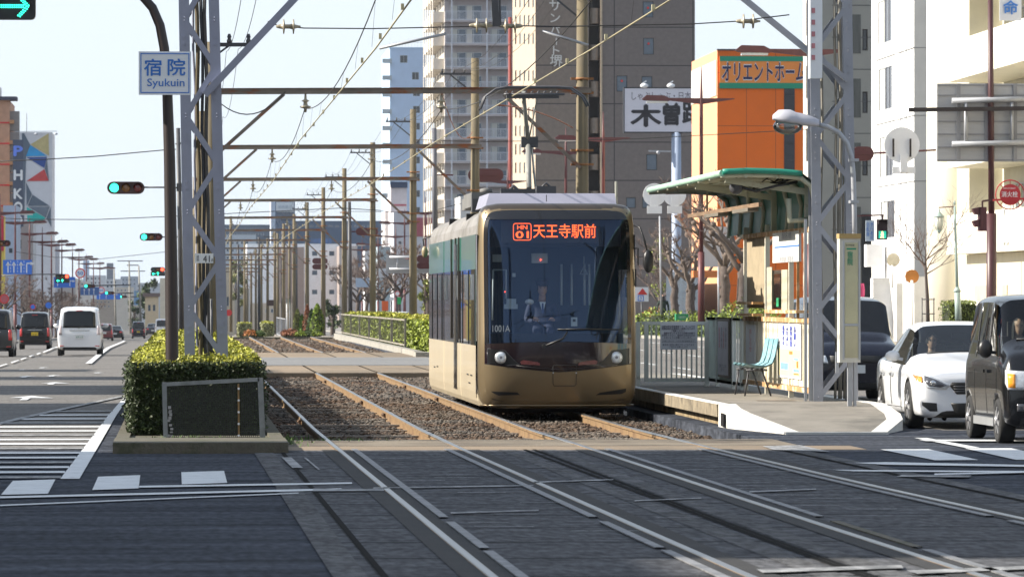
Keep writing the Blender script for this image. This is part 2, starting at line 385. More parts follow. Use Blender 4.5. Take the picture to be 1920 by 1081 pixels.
# ------------------------------------------------------------------ ground
def brk(lo,hi,n): return [lo+(hi-lo)*i/n for i in range(n)]
TX0,TX1=1.22,7.22       # ballast trough
xs=sorted(set([-1500,-500,-150,-60,-30,-18,-12.5,-8,-4,0,TX0-.01,TX0,TX1,TX1+.01,10,14,18,22.5,30,45,90,200,600,2000]))
ys=sorted(set([-80,-20,10,24,66.5,66.51,80,100,120,128,150,170,178,200,230,254,254.01,260,280,300,330,360,415,450,500,560,620,700,780,850,1000,1200,1600,2000,3000,5000,9000]))
def gzz(x,y):
    if TX0 <= x <= TX1 and 66.51 <= y <= 254: return -.34
    return gz(x,y)
mb=MB();mb.grid([[(x,y,gzz(x,y)) for x in xs] for y in ys],0,False)
struct(mb.build('ground',asphalt))
# the paler surface of the carriageway beyond the crossing
mb=MB();yy=[63.5,80,100,128,160,178,213,256,330,415,500,560,700,850,1200,2000]
mb.grid([[(x,y,gz(x,y)+.004) for x in (-12.4,-4,-1.02)] for y in yy],0,False)
struct(mb.build('road_surface',asphalt_pale))
mb=MB();mb.grid([[(x,y,gz(x,y)+.004) for x in (10.2,16,22.4)] for y in [71,80,100,128,160,178,230,300,450,700,1200,2000]],0,False)
struct(mb.build('road_surface',asphalt_pale))
# pavements with kerbs
def strip(name,x0,x1,ylist,h,mats,dz=0.):
    m_=MB();r=[]
    for y in ylist: r.append([(x0,y,gz(x0,y)-.1),(x0,y,gz(x0,y)+h),(x1,y,gz(x1,y)+h),(x1,y,gz(x1,y)-.1)])
    m_.grid(r,0,False);y=ylist[0];m_.face(r[0][::-1]);return struct(m_.build(name,mats))
far_y=[150,200,256,330,415,500,560,700,850,1200,2000]
strip('pavement',-22,-12.7,far_y,.14,M('pavement_block',(.22,.2,.18),.85,var=.15,sc=1.5))
strip('kerb',-12.7,-12.5,far_y,.16,conc)
strip('pavement',22.8,60,[185]+far_y[1:],.14,MATS['pavement_block'])
strip('kerb',22.5,22.8,[185]+far_y[1:],.16,conc)
strip('pavement',25.5,60,[40,60,80,110,150],.14,MATS['pavement_block'])

# ------------------------------------------------------------------ tracks
RX=(1.80,3.235,4.72,6.155)         # rail centre lines (heads), four rails
RT_=(((16,2.05),(34,1.95),(39.3,1.925),(47.7,1.89),(56,1.85),(61.4,1.83),(66,1.80)),
       ((16,3.82),(34,3.56),(37.9,3.515),(43.9,3.45),(54,3.345),(62.1,3.259),(68,3.235)),
       ((16,5.35),(33.7,5.02),(40.6,4.94),(50.6,4.86),(62,4.775),(68,4.72)),
       ((16,7.55),(34,6.92),(42.4,6.66),(49.6,6.45),(58,6.29),(64,6.18),(68,6.155)))
def rx(k,y,off=0):                      # the rails bend slightly towards the viewer
    return (pw(y-2,RT_[k])+pw(y,RT_[k])+pw(y+2,RT_[k]))/3+off
# paved tramway zone in the junction: slabs and their borders lie on the asphalt
YN=[16,22,28,33,38,43,48,53,58,62.0]
def zone(name,fa,fb,mat,lift,ylist=YN):
    m_=MB();m_.grid([[(fa(y),y,lift),(fb(y),y,lift)] for y in ylist],0,False);return struct(m_.build(name,mat))
zone('track_paving',lambda y: rx(0,y,-1.0),lambda y: rx(3,y,1.0),slab,.006)
zone('slab_border',lambda y: rx(0,y,-1.0),lambda y: rx(0,y,-.78),slab_w,.010)
zone('slab_border',lambda y: rx(3,y,.78),lambda y: rx(3,y,1.0),slab_w,.010)
zone('slab_border',lambda y: rx(1,y,.42),lambda y: rx(1,y,.62),slab_w,.010)
zone('slab_border',lambda y: rx(2,y,-.62),lambda y: rx(2,y,-.42),slab_w,.010)
for k in range(4):
    zone('rail_filler',lambda y: rx(k,y,-.2 if k % 2 == 0 else -.14),lambda y: rx(k,y,.14 if k % 2 == 0 else .2),rubber,.012)
# thin dark seams along the slabs
for k,o in ((0,-.70),(1,.70),(2,-.70),(3,.70)):
    zone('paving_seam',lambda y: rx(k,y,o),lambda y: rx(k,y,o+.05),M('seam_black',(.012,.012,.012),.95,spec=.05),.0125)
# concrete threshold where the open ballast begins
m_=MB();m_.box(-.1,8.0,62.0,63.6,-.3,.006);struct(m_.build('threshold',conc_warm))
m_=MB();m_.box(1.0,7.4,63.6,66.6,-.3,.008);struct(m_.build('threshold',M('threshold_dirty',(.20,.165,.12),.9,var=.3,sc=2,bump=.5,col2=(.09,.07,.05),f2=(.45,.6),sc2=1))) 
# ballast
def bed():
    m_=MB();rnd=random.Random(3)
    for y0,y1 in ((66.55,128.2),(177.8,254.2)):
      nx,ny=26,int((y1-y0)/.8)
      m_.grid([[(lerp(TX0,TX1,i/nx),lerp(y0,y1,j/ny),-.15+rnd.uniform(-.02,.02)) for i in range(nx+1)] for j in range(ny+1)],0,True)
    return tag(m_.build('ballast',ballast_m), 'flat bed of grey-brown ballast under the stones and rails', 'ballast bed',kind='stuff')
bed()
m_=MB();rnd=random.Random(5)
import itertools
ico=[(0,0,1),(.89,0,.45),(.28,.85,.45),(-.72,.53,.45),(-.72,-.53,.45),(.28,-.85,.45),(.5,0,-.6),(-.25,.43,-.6),(-.25,-.43,-.6)]
icf=[(0,1,2),(0,2,3),(0,3,4),(0,4,5),(0,5,1),(1,6,2),(2,6,7),(2,7,3),(3,7,8),(3,8,4),(4,8,5),(5,8,6),(5,6,1)]
def stones(n,y0,y1,s0,s1,x0=TX0,x1=TX1):
    for _ in range(n):
        x=rnd.uniform(x0+.03,x1-.03);y=rnd.uniform(y0,y1)
        if min(abs(x-r) for r in RX) < .07: continue
        s=rnd.uniform(s0,s1);b=len(m_.v);q=rnd.uniform(0,6.3);c_,s_=cos(q),sin(q);h=rnd.uniform(.5,.9)
        z0=-.135+rnd.uniform(-.01,.018)
        for vx,vy,vz in ico:
            j=rnd.uniform(.75,1.25);m_.v.append((x+(vx*c_-vy*s_)*s*j,y+(vx*s_+vy*c_)*s*j,z0+vz*s*h*j))
        for f in icf: m_.f.append(tuple(b+i for i in f));m_.m.append(0);m_.s.append(False)
stones(17000,66.8,95,.02,.042);stones(8000,95,128,.03,.06);stones(5000,178.5,253,.05,.09)
tag(m_.build('ballast_stones',stone_m), 'loose angular ballast stones spread over the open track bed', 'ballast',kind='stuff')
# plain crossing further back
m_=MB();m_.box(TX0-.3,TX1+.3,128,178,-.3,.002);struct(m_.build('crossing_paving',conc_warm))
m_=MB();m_.grid([[(x,y,max(gz(x,y),0 if TX0-.3 <= x <= TX1+.3 else -9)+.012) for x in (TX0-.3,TX1+.3)] for y in (142,152,162)],0,False)
struct(m_.build('cross_street',M('cross_street_asphalt',(.17,.17,.17),.85,var=.15,sc=.4,st=(.3,1,1))))
# dark edge where the raised bed ends, then the track goes on lower
m_=MB();m_.box(TX0,TX1,254.0,254.6,-1.2,-.02);struct(m_.build('bed_edge',conc_dark))
m_=MB();ylow=[254.6,300,360,415,500,560,700,850,1200]
m_.grid([[(x,y,gz(x,y)+.05) for x in (.3,8.0)] for y in ylow],0,False);struct(m_.build('track_bed',M('far_bed',(.24,.21,.17),.9,var=.45,sc=.25,st=(1,.25,1))))
# rails: web and foot weathered, head polished
def rail_mesh(k,y0,y1,label):
    t=thing('rail',label, 'rail',(RX[k],y0,0), 'tram rails')
    n=max(2,int((y1-y0)/3));ysr=[lerp(y0,y1,i/n) for i in range(n+1)]
    prof=[(-.06,-.15),(-.06,-.135),(-.012,-.12),(-.012,-.045),(-.035,-.035),(-.035,-.006),(.035,-.006),(.035,-.035),(.012,-.045),(.012,-.12),(.06,-.135),(.06,-.15)]
    b=MB();b.grid([[(rx(k,y)+px_,y,pz+(.020 if pz > -.1 and y < 67 else 0.0)) for px_,pz in prof] for y in ysr],0,False,close=True)
    b.build('rail_web',rail_rust,t)
    h=MB();lift=lambda y: .020 if y < 67 else lerp(.02,.002,min(1,(y-67)/6))
    h.grid([[(rx(k,y)+px_,y,pz+lift(y)) for px_,pz in ((-.032,-.012),(-.026,.0),(.026,.0),(.032,-.012))] for y in ysr],0,False)
    h.build('rail_head',rail_top,t)
    return t
nm=['outer rail of the empty track beside the clipped hedge', 'inner rail of the empty track, on the side of the tram', 'rail under the side doors of the oncoming tram', 'rail under the oncoming tram beside the platform']
for k in range(4): rail_mesh(k,16,254, 'long rusty tram rail, ' + nm[k])
# flangeway guards: pale steel-edged strips inside the running rails through the junction
for k in range(4):
    s=1 if k % 2 == 0 else -1
    for y0,y1,mt in ((42.5,62, 'a'),(37.2,41.6, 'b'),(30,36.8, 'c')):
        m_=MB();yy=[lerp(y0,y1,i/6) for i in range(7)]
        m_.grid([[(rx(k,y,s*.18-.035),y,.013),(rx(k,y,s*.18-.035),y,.022),(rx(k,y,s*.18+.035),y,.022),(rx(k,y,s*.18+.035),y,.013)] for y in yy],0,False)
        o=m_.build('flangeway_edge',M('edge_strip',(.17,.17,.175),.6,var=.45,sc=4) if not (k == 2 and mt == 'b') else conc_dark);struct(o)
# fish plates and rail clips
m0=MB();m0.box(-.05,.05,-.3,.3,-.1,-.04);
for y in (.2,.1,-.1,-.2): m0.lathe((-.055,y,-.07),[(.016,-.012),(.016,.012)],6,0, 'x');m0.lathe((.055,y,-.07),[(.016,-.012),(.016,.012)],6,0, 'x')
fp=m0.mesh('rail_joint',M('joint_rust',(.12,.07,.04),.8,var=.3,sc=5));cnt=0
for k,ylist in ((0,(80,104)),(1,(84.5,95,119,185,210,232)),(2,(98,112,190,222)),(3,(190,228))):
    for y in ylist:
        o=bpy.data.objects.new('rail_joint',fp);COL.objects.link(o);o.location=(RX[k],y,0)
        tag(o, 'bolted dark rail joint plate clamping the web of a rusty rail', 'rail joint', 'rail joints')
# timber sleepers showing through the ballast
slp=MB();slp.box(-1.05,1.05,-.11,.11,-.06,.02);slm=slp.mesh('sleeper',wood_old)
for i,y in enumerate((69.5,72.6,76.2,79.0,83.6,88,91,95.5,101,108,115,122)):
    o=bpy.data.objects.new('sleeper',slm);COL.objects.link(o);o.location=((RX[0]+RX[1])/2 ,y,-.128+(.012 if i in (1,3) else 0))
    tag(o, 'weathered timber sleeper showing through the ballast under the empty track', 'sleeper', 'sleepers of the empty track')
for i,y in enumerate((68.5,71.5,74.5)):
    o=bpy.data.objects.new('sleeper',slm);COL.objects.link(o);o.location=((RX[2]+RX[3])/2,y,-.128)
    tag(o, 'weathered timber sleeper in the dark just ahead of the oncoming tram', 'sleeper', 'sleepers ahead of the tram')
# ------------------------------------------------------------------ painted markings
def mark(pts,name='road_marking',mat=None,lift=.0):
    b=bmesh.new();q=[G(x,y) for x,y in pts];b.faces.new([b.verts.new((p.x,p.y,0)) for p in q]);y0,y1=min(p.y for p in q),max(p.y for p in q)
    for k in range(1,int((y1-y0)/4)+1): bmesh.ops.bisect_plane(b,geom=b.verts[:]+b.edges[:]+b.faces[:],plane_co=(0,y0+4*k,0),plane_no=(0,1,0))
    m_=MB()
    for f in b.faces: m_.face([(v.co.x,v.co.y,gz(v.co.x,v.co.y)+(lift or .012)+max(0,v.co.y-75)*.0003) for v in f.verts])
    b.free();return struct(m_.build(name,mat or paint))
mark([(24,903),(104,900),(90,927),(2,929)]);mark([(184,895),(263,892),(260,917),(173,920)]);mark([(340,886.5),(420,884),(426,906.5),(341,909.5)])
mark([(0,932.5),(587,918.5),(640,917),(640,919.5),(587,922),(0,936)],lift=.014)
mark([(0,948.5),(560,925.5),(560,927),(0,950.5)],lift=.014)
mark([(261,912.5),(660,906),(660,908.8),(261,916)],lift=.014)
mark([(587,918.5),(720,919.5),(720,923),(587,923.5)],mat=paint_worn,lift=.018)
mark([(113,899),(149,899),(242,744.5),(234,744.5)])
mark([(160,683.5),(172,683.5),(236,641.2),(231,641.2)],lift=.016)
for i in range(16):
    y=896-i*9.6+.16*i*i*.55
    if y < 752: break
    t=(899-y)/(899-744.5);xr=lerp(113,234,t)-1
    xl=-60 if y > 795 else lerp(0,228,(795-y)/50);h=lerp(3.8,1.6,t)
    if xr-xl > 6: mark([(xl,y-h/2+.6),(xr,y-h/2),(xr,y+h/2),(xl,y+h/2+.6)],lift=.014,mat=paint if i % 3 else paint_worn)
mark([(0,793),(228,743.5),(234,745),(0,797.5)],lift=.017,mat=paint_worn)
for (x0,y0,x1,y1) in ((-5,689,12,684),(20,681.5,34,677),(38,675.5,48,672.5),(54,670,62,667.6),(68,665.6,75,663.5),(80,662,108,652)):
    mark([(x0,y0),(x0+2,y0+1.6),(x1+2,y1+.8),(x1,y1)],lift=.02)
for (xa,ya,s) in ((45,750,1.),(95,721,.8),(44,708,.62),(96,706,.5),(182,700,.35),(78,690.5,.45),(40,694,.3)):
    c=G(xa,ya);L_=3.4*s;
    m_=MB();z=gz(c.x,c.y)+.016
    m_.face([(c.x-.07,c.y-L_*.2,gz(c.x,c.y-L_*.2)+.018),(c.x+.07,c.y-L_*.2,gz(c.x,c.y-L_*.2)+.018),(c.x+.07,c.y+L_*.6,gz(c.x,c.y+L_*.6)+.018),(c.x-.07,c.y+L_*.6,gz(c.x,c.y+L_*.6)+.018)])
    m_.face([(c.x-.32*s,c.y+L_*.6,gz(c.x,c.y+L_*.6)+.018),(c.x+.5*s,c.y+L_*.45,gz(c.x,c.y+L_*.45)+.018),(c.x+.02,c.y+L_*1.3,gz(c.x,c.y+L_*1.3)+.018)])
    struct(m_.build('lane_arrow',paint))
mark([(528,860),(546,860),(568,880),(548,880)],mat=paint_worn,lift=.022);mark([(570,861),(574,861),(600,883),(596,883)],mat=paint_worn,lift=.022)
# platform side crosswalk
mark([(1651,843.6),(1741,843),(1835,863.4),(1753,864)]);mark([(1808,841.4),(1896,841.2),(1990,862.5),(1905,863.2)])
mark([(1714,822.4),(1738,822.4),(1838,841),(1812,841.4)],lift=.016);mark([(1722,826.2),(1930,826.4),(1930,829.6),(1736,829)],lift=.02)
mark([(1600,869.5),(1660,868.2),(1925,873.4),(1925,877),(1660,873)],lift=.016)
mark([(1560,882.8),(1930,885),(1930,888),(1600,885.5)],lift=.016);mark([(1752,890.5),(1925,887),(1925,889),(1752,893)],lift=.02)
mark([(1690,893.4),(1822,894),(1816,897.6),(1680,896.4)],mat=paint_worn,lift=.02)
mark([(1418,1072),(1690,1064.5),(1694,1070),(1430,1079)],mat=paint_worn,lift=.022);mark([(1700,1075),(1925,1066),(1925,1072),(1720,1081)],mat=paint_worn,lift=.022)
mark([(1430,838),(1500,836),(1556,848.5),(1450,845)],mat=paint_worn,lift=.016)
# scratched white ticks across the slabs
rnd=random.Random(8)
for i in range(26):
    y=40+21*(i/26)**1.0;k=rnd.choice((0,0,2,2,1));o=rnd.choice((.25,.32,1.0,.6));L_=rnd.uniform(.25,.55)
    x=rx(k,y,o);m_=MB();m_.face([(x,y,.0165),(x+L_,y-.02,.0165),(x+L_,y+.035,.0165),(x,y+.045,.0165)]);struct(m_.build('joint_scratch',paint_worn))
for (x0,x1,y) in ((845,1010,962),(1190,1315,939),(1405,1530,922),(1000,1150,904),(700,1000,915)):
    mark([(x0,y+2),(x1,y-3),(x1,y-1.4),(x0,y+4)],mat=paint_worn,lift=.02)
# far lane lines seen through the fence
for X in (12.6,15.8,19.0):
    for i in range(14):
        y=92+i*10;m_=MB();m_.face([(X,y,gz(X,y)+.016),(X+.15,y,gz(X,y)+.016),(X+.15,y+5,gz(X,y+5)+.016),(X,y+5,gz(X,y+5)+.016)]);struct(m_.build('lane_line',paint))
# tufts of grass by the kerbs
def grass(name,spots,label):
    m_=MB();rnd=random.Random(4)
    for (x,y,z,rx_,ry_,n,h) in spots:
        for _ in range(n):
            a_,b_=x+rnd.gauss(0,rx_/2),y+rnd.gauss(0,ry_/2);q=rnd.uniform(0,3.14);hh=h*rnd.uniform(.5,1.2);dx,dy=cos(q)*.012,sin(q)*.012
            m_.face([(a_-dx,b_-dy,z),(a_+dx,b_+dy,z),(a_+rnd.uniform(-.05,.05),b_+rnd.uniform(-.05,.05),z+hh)])
    return tag(m_.build(name,M('grass_blade',(.06,.11,.02),.6,var=.3,sc=3,island=.5)),label, 'grass',kind='stuff')
grass('grass',[(1.15,65.5,.0,.35,2.0,200,.08),(1.1,69.5,-.1,.25,3,200,.10),(.2,63.6,.10,.6,.1,60,.05),(2.0,66.3,-.02,.5,.5,120,.06)], 'bright green grass tufts growing along the hedge kerb and first rail')
# ------------------------------------------------------------------ lattice towers
def lattice(name,label,bx,by,bz,lean,top,w0,d0,w1,mat,bolts=True):
    """four angle legs tied by zigzag flats; bottom centre (bx,by,bz); lean = x shift of the centre per metre"""
    t=thing(name,label, 'lattice mast',(bx,by,bz))
    H=top-bz
    def leg(sx,sy,z):
        k=z/H;return Vector((bx+lean*z+sx*lerp(w0,w1,k)/2,by+sy*lerp(d0,d0*.8,k)/2,bz+z))
    for sx in (-1,1):
        for sy in (-1,1):
            b=MB();lw=.135 if sy < 0 else .11
            a0,a1=leg(sx,sy,0),leg(sx,sy,H)
            b.bar(a0,a1,lw,.018,up=(0,1,0)) ;b.bar(a0+Vector((-sx*lw*.43,sy*-.05,0))+Vector((0,.10*-sy,0)),a1+Vector((-sx*lw*.43,.05*-sy,0))+Vector((0,.0,0)),.014,.10,up=(0,1,0))
            if sy < 0 and bolts:
                z=.35
                while z < H:
                    for dz in (0,.09):
                        c=leg(sx,sy,z+dz);b.lathe(c+Vector((0,-.026,0)),[(.017,0),(.017,.02)],6,0, 'y')
                    z += .62
            b.build('leg',mat,t)
    for sy in (-1,1):
        z=.05;s=1;b=MB()
        while z+.62 < H:
            p,q=leg(-s,sy,z),leg(s,sy,z+.62);off=Vector((0,sy*.02 if sy > 0 else -.006,0))
            b.bar(p+off,q+off,.07,.010,up=(0,1,0));s=-s;z += .62
        b.build('lattice_bracing',mat,t)
    for sx in (-1,1):
        z=.05;s=1;b=MB()
        while z+.62 < H:
            p,q=leg(sx,-s,z),leg(sx,s,z+.62);b.bar(p,q,.010,.06,up=(0,1,0));s=-s;z += .62
        b.build('side_bracing',mat,t)
    return t,leg
TL,legL=lattice('lattice_mast', 'blue-grey riveted lattice mast rising out of the golden hedge behind the curved sign pole',.335,69.0,.35,-.021,8.5,.43,.55,.36,tower_m)
# steel number plate and the cable runs inside
plate=MB();c=P(382.5,484,68.6);plate.box(c.x-.12,c.x+.12,c.y-.012,c.y,c.z-.062,c.z+.062)
pl=plate.build('number_plate',sign_white,TL)
text('41',pl,ink_black,P(387,485,68.58),.085,.085);text('A',pl,ink_black,P(398,487,68.58),.03,.04);text('線\n路',pl,ink_black,P(371,484,68.58),.03,.075)
for i,(px_,r_,mt) in enumerate(((374,.03,pole_c),(383,.022,steel_dk),(390,.026,M('dark_conduit',(.09,.085,.08),.6)),(368,.018,tower_m))):
    b=MB();p0=P(px_+2,668-8*i,69.0);p1=P(px_-6,-40,69.0);n_=10
    b.tube([p0+Vector((.05,0,-.05)),p0+Vector((.0,0,-.02))]+[p0.lerp(p1,j/n_)+Vector((.012*sin(j*1.7+i),0,0)) for j in range(1,n_+1)],r_,8);b.build('cable_run',mt,TL)
b=MB();b.tube([P(388,590,69),P(388,640,69),P(392,678,69),P(402,682,69),P(408,668,69),P(409,600,69)],.022,8);b.tube([P(396,560,69.05),P(397,655,69.05),P(404,664,69.05),P(410,655,69.05)],.016,8);b.build('cable_loop',M('cable_grey',(.16,.165,.18),.6),TL)
b=MB();c=P(389,620,69.1);b.box(c.x-.07,c.x+.07,c.y,c.y+.14,c.z-.22,c.z+.28);b.build('switch_box',M('box_grey_dark',(.07,.07,.06),.6),TL)
# diagonal stay going up to the right from the mast, over the tracks
b=MB();a0,a1=P(384,178,68.7),P(560,-10,68.7);b.bar(a0,a1,.09,.09,up=(0,1,0));b.build('stay_arm',tower_m,TL)
b=MB();b.bar(P(398,84,69),P(470,84,69),.05,.05);b.bar(P(402,106,69),P(432,84,69),.025,.025)
for px_ in (430,466): b.lathe(P(px_,84,69)+Vector((0,0,.02)),[(.03,0),(.035,.03),(.02,.06),(.03,.08),(.015,.12)],8)
b.build('cross_arm',steel_dk,TL)
TR,legR=lattice('lattice_mast', 'grey lattice mast standing at the end of the tram platform beside the shelter',9.28,75.6,.3,-.012,8.6,.50,.55,.46,tower_r)
b=MB();b.bar(P(1535,112,75.3),P(1375,-18,75.3),.085,.085,up=(0,1,0));b.bar(P(1530,105,75.25),P(1590,150,75.25),.07,.07,up=(0,1,0));b.build('stay_arm',tower_r,TR)
for px_,r_ in ((1540,.02),(1566,.02),(1575,.03),(1583,.018)):
    b=MB();b.tube([P(px_,760,75.7)+Vector((0,0,.1))]+[P(px_+2*sin(j*1.3),lerp(740,-30,j/9),75.7) for j in range(10)],r_,8);b.build('cable_run',M('conduit_tan',(.24,.22,.18),.7,var=.3),TR)
# tall narrow sign fixed to the mast: white panel edge-on
sb=MB();c0=P(1506,-20,74.9);c1=P(1538,148,74.9);sb.box(c0.x+.07,c1.x,c0.y-.25,c0.y,c1.z,c0.z);o=tag(sb.build('advert_panel',sign_white), 'tall white panel with faded red print bolted on the platform mast', 'panel')
for i in range(5): text('▮',o,M('faded_red',(.5,.2,.22),.7,var=.2),P(1525,20+i*22,74.63),.05,.07)
# platform lamp: bent pipe and cobra head
t=thing('platform_lamp', 'grey cobra-head lamp on a bent pipe fixed to the platform mast', 'lamp',tuple(P(1602,450,75.0)))
b=MB();YL=75.0
b.tube([P(1603,480,YL),P(1602,400,YL),P(1600,330,YL),P(1597,295,YL),P(1588,268,YL),P(1572,248,YL),P(1552,238,YL),P(1532,233,YL)],.036,10);pp=b.build('lamp_pipe',galv,t)
b=MB()
for y_ in (300,378): c=P(1602,y_,YL);b.box(c.x-.06,c.x+.06,c.y-.04,c.y+.2,c.z-.02,c.z+.02)
b.build('bracket',galv,t)
hd=MB();rows=[]
for i in range(9):
    k=i/8;c=P(lerp(1535,1449,k),lerp(234,222,k),YL);r_=.05+.085*sin(pi*min(1,k*.92+.04))**.6+(.03 if k > .6 and k < .95 else 0)
    if i == 8: r_=.05
    rows.append([(c.x,c.y+cos(q)*r_*1.0,c.z+sin(q)*r_*(1.0 if sin(q) > 0 else .35)) for q in [2*pi*j/14 for j in range(14)]])
hd.grid(rows,0,True,close=True);hd.face(rows[0][::-1]);hd.face(rows[-1]);lh=hd.build('lamp_head',M('lamp_grey',(.45,.45,.5),.4,var=.06),t)
b=MB();b.ball(P(1477,237,YL),.19,16,0,(1.1,.7,.62));b.build('lamp_bowl',GL('bowl_glass',(.80,.82,.80),1.9),t)
# two-line span wire with insulator strings, carried between the two masts
YS=71.5
t=thing('span_wire', 'thin steel span wire with four pairs of insulators strung between the two masts', 'wire',tuple(P(530,50,YS)))
b=MB();pts=[P(x,y,YS) for x,y in ((502,40),(520,48),(570,53),(700,54),(880,50),(930,48),(1050,50),(1300,45),(1385,40),(1430,34),(1480,28))]
b.tube(pts,.008,6);b.build('wire',wire_m,t)
def ins_string(px_,py_,d,par):
    b=MB();c=P(px_,py_,YS);s=F/YS
    prof=[(.012,-.16),(.02,-.15),(.03,-.11),(.035,-.07),(.10,-.065),(.10,-.05),(.03,-.04),(.03,.02),(.04,.06),(.10,.065),(.10,.08),(.03,.09),(.015,.15),(.012,.17)]
    b.lathe(c,prof if d > 0 else [(r_,-t_) for r_,t_ in reversed(prof)],14,0, 'x');return b.build('insulator',porcelain,par)
for q in ((540,50,1),(902,48,1),(958,49,-1),(1402,40,1)): ins_string(*q,t)
b=MB();b.bar(P(930,50,YS),P(926,-20,YS),.09,.05);b.bar(P(938,50,YS),P(936,-20,YS),.03,.03)
for y_ in range(-10,50,9): b.lathe(P(927,y_,YS)+Vector((0,-.03,0)),[(.014,0),(.014,.02)],6,0, 'y')
b.build('drop_post',steel_dk,t)
# ------------------------------------------------------------------ catenary gantries
GY0,GDY,PXR,PXL=113.0,41.4,8.5,.62
def make_gantry():
    t=thing('wire_gantry', 'x', 'gantry',(0,0,0), 'overhead wire gantries over the tracks')
    b=MB();b.tube([(PXR,0,-3),(PXR,0,2),(PXR,0,8.75)],[.15,.145,.115],14);pr=b.build('pole',pole_c,t)
    b=MB();b.tube([(PXL,0,-3),(PXL,0,7.2)],[.14,.12],12);b.build('pole',pole_c,t)
    b=MB();b.bar((PXL-.1,-.16,6.14),(PXR+.18,-.16,6.19),.09,.11);b.bar((PXL-.1,-.16,6.205),(PXR+.1,-.16,6.255),.14,.02);b.build('beam',rustb,t)
    b=MB();b.bar((PXR-.05,-.17,4.55),(PXR-1.68,-.17,6.1),.075,.075,up=(0,1,0));b.build('brace',rustb,t)
    b=MB();b.bar((PXL+.05,-.17,4.75),(PXL+1.55,-.17,6.1),.075,.075,up=(0,1,0));b.build('brace',rustb,t)
    b=MB()
    for z in (4.6,4.9,6.12,6.42): b.lathe((PXR,0,z),[(.15,0),(.15,.05)],14);b.box(PXR+.12,PXR+.24,-.05,.05,z,z+.05);b.box(PXR-.24,PXR-.12,-.05,.05,z,z+.05)
    b.build('clamp_band',M('clamp_rust',(.28,.13,.05),.8,var=.3,sc=4),t)
    for X in (2.62,5.5):
        b=MB();b.lathe((X,-.16,5.79),[(.02,-.08),(.035,0),(.11,.02),(.12,.05),(.05,.07),(.04,.14),(.09,.16),(.03,.2),(.02,.32)],10);b.build('insulator',porcelain,t)
    b=MB();b.bar((PXR-1.0,.12,8.3),(PXR+.1,.12,8.3),.06,.06);b.bar((PXR-.72,.12,8.28),(PXR,.12,7.7),.04,.04,up=(0,1,0))
    for X in (PXR-.95,PXR-.6,PXR-.3): b.lathe((X,.12,8.33),[(.02,0),(.035,.03),(.02,.07),(.03,.1),(.01,.12)],8)
    b.build('cross_arm',steel_dk,t)
    return t
G0=make_gantry()
NTH=['first', 'second', 'third', 'fourth', 'fifth', 'sixth', 'seventh', 'eighth', 'ninth', 'tenth', 'eleventh', 'twelfth', 'thirteenth', 'fourteenth', 'fifteenth']
for i in range(15):
    y=GY0+GDY*i;z=0 if y < 240 else gz(6,y)+.1;z *= .55
    lab=f'rusty overhead wire gantry with two poles, {NTH[i]} one seen beyond the tram front'
    if i == 0: G0.location=(0,y,z);G0['label'] = lab
    else: dup(G0,(0,y,z),lab)
# contact wires and messengers
def wire(name,label,pts,r,mat,n=6):
    b=MB();b.tube(pts,r,n);return b
def sagged(p,q,sag,n=10):
    p,q=Vector(p),Vector(q);return [p.lerp(q,i/n)-Vector((0,0,sag*4*(i/n)*(1-i/n))) for i in range(n+1)]
ysup=[71.5]+[GY0+GDY*i for i in range(14)]
for X,lab in ((2.55, 'the empty track'),(5.46, 'the track of the tram')):
    t=thing('overhead_wire', 'pale trolley wire with its carrier cable hung over ' + lab, 'wire',(X,30,5.1))
    b=MB();b.tube([(X+(.05 if i % 2 else -.05) ,y,5.12-max(0,y-240)*.0022) for i,y in enumerate([22]+ysup)],.011,6)
    y=34
    while y < 330:
        b.box(X-.018,X+.018,y-.05,y+.05,5.10-max(0,y-240)*.0022,5.17-max(0,y-240)*.0022);y += 6.9
    b.build('contact_wire',wire_y,t)
    b=MB();ms=[25]+ysup
    for y0,y1 in zip(ms,ms[1:]): b.tube(sagged((X+.06,y0,5.8-max(0,y0-240)*.0022),(X+.06,y1,5.8-max(0,y1-240)*.0022),.42,12),.009,5)
    b.build('carrier_wire',wire_m,t)
    b=MB();y=37
    while y < 300:
        k=0
        for y0,y1 in zip(ms,ms[1:]):
            if y0 <= y <= y1: k=(y-y0)/(y1-y0)
        zt=5.8-.42*4*k*(1-k)
        if zt > 5.42: b.tube([(X+.05,y,zt),(X,y,5.14)],.003,4)
        y += 6.9
    b.build('dropper',wire_m,t)
    # steady arms pull the wire sideways below the span wire and the beams
    b=MB();b.tube([(X+(-.62 if X > 4 else .75),71.5,5.36),(X,71.5,5.17)] if X > 4 else [(X+1.0,71.5,5.32),(X+.1,71.5,5.12)],.02,8)
    b.build('steady_arm',galv,t)
# feeder cables above the left poles and looping jumper cables
fe=thing('feeder_cable', 'slack feeder cables running along the mast heads beside the empty track', 'cable',(1,80,7))
b=MB()
for X,zz in ((.95,7.0),(1.2,7.05)):
    q=[30,69]+[GY0+GDY*i for i in range(10)]
    for y0,y1 in zip(q,q[1:]): b.tube(sagged((X,y0,zz),(X,y1,zz),.5),.006,5)
b.build('cable',wire_m,fe)
b=MB();b.tube(sagged((PXL+.2,GY0-.2,5.9),(2.2,GY0-.2,6.15),.35),.012,6);b.build('jumper_cable',wire_m,fe)
fe2=thing('feeder_cable', 'bundled cables running along the tall weathered poles behind the tram', 'cable',(8,110,7))
b=MB()
for X,zz in ((7.55,8.42),(7.9,8.42),(8.2,8.42)):
    q=[40]+[GY0+GDY*i for i in range(10)]
    for y0,y1 in zip(q,q[1:]): b.tube(sagged((X,y0,zz),(X,y1,zz),.55),.006,5)
b.build('cable',wire_m,fe2)
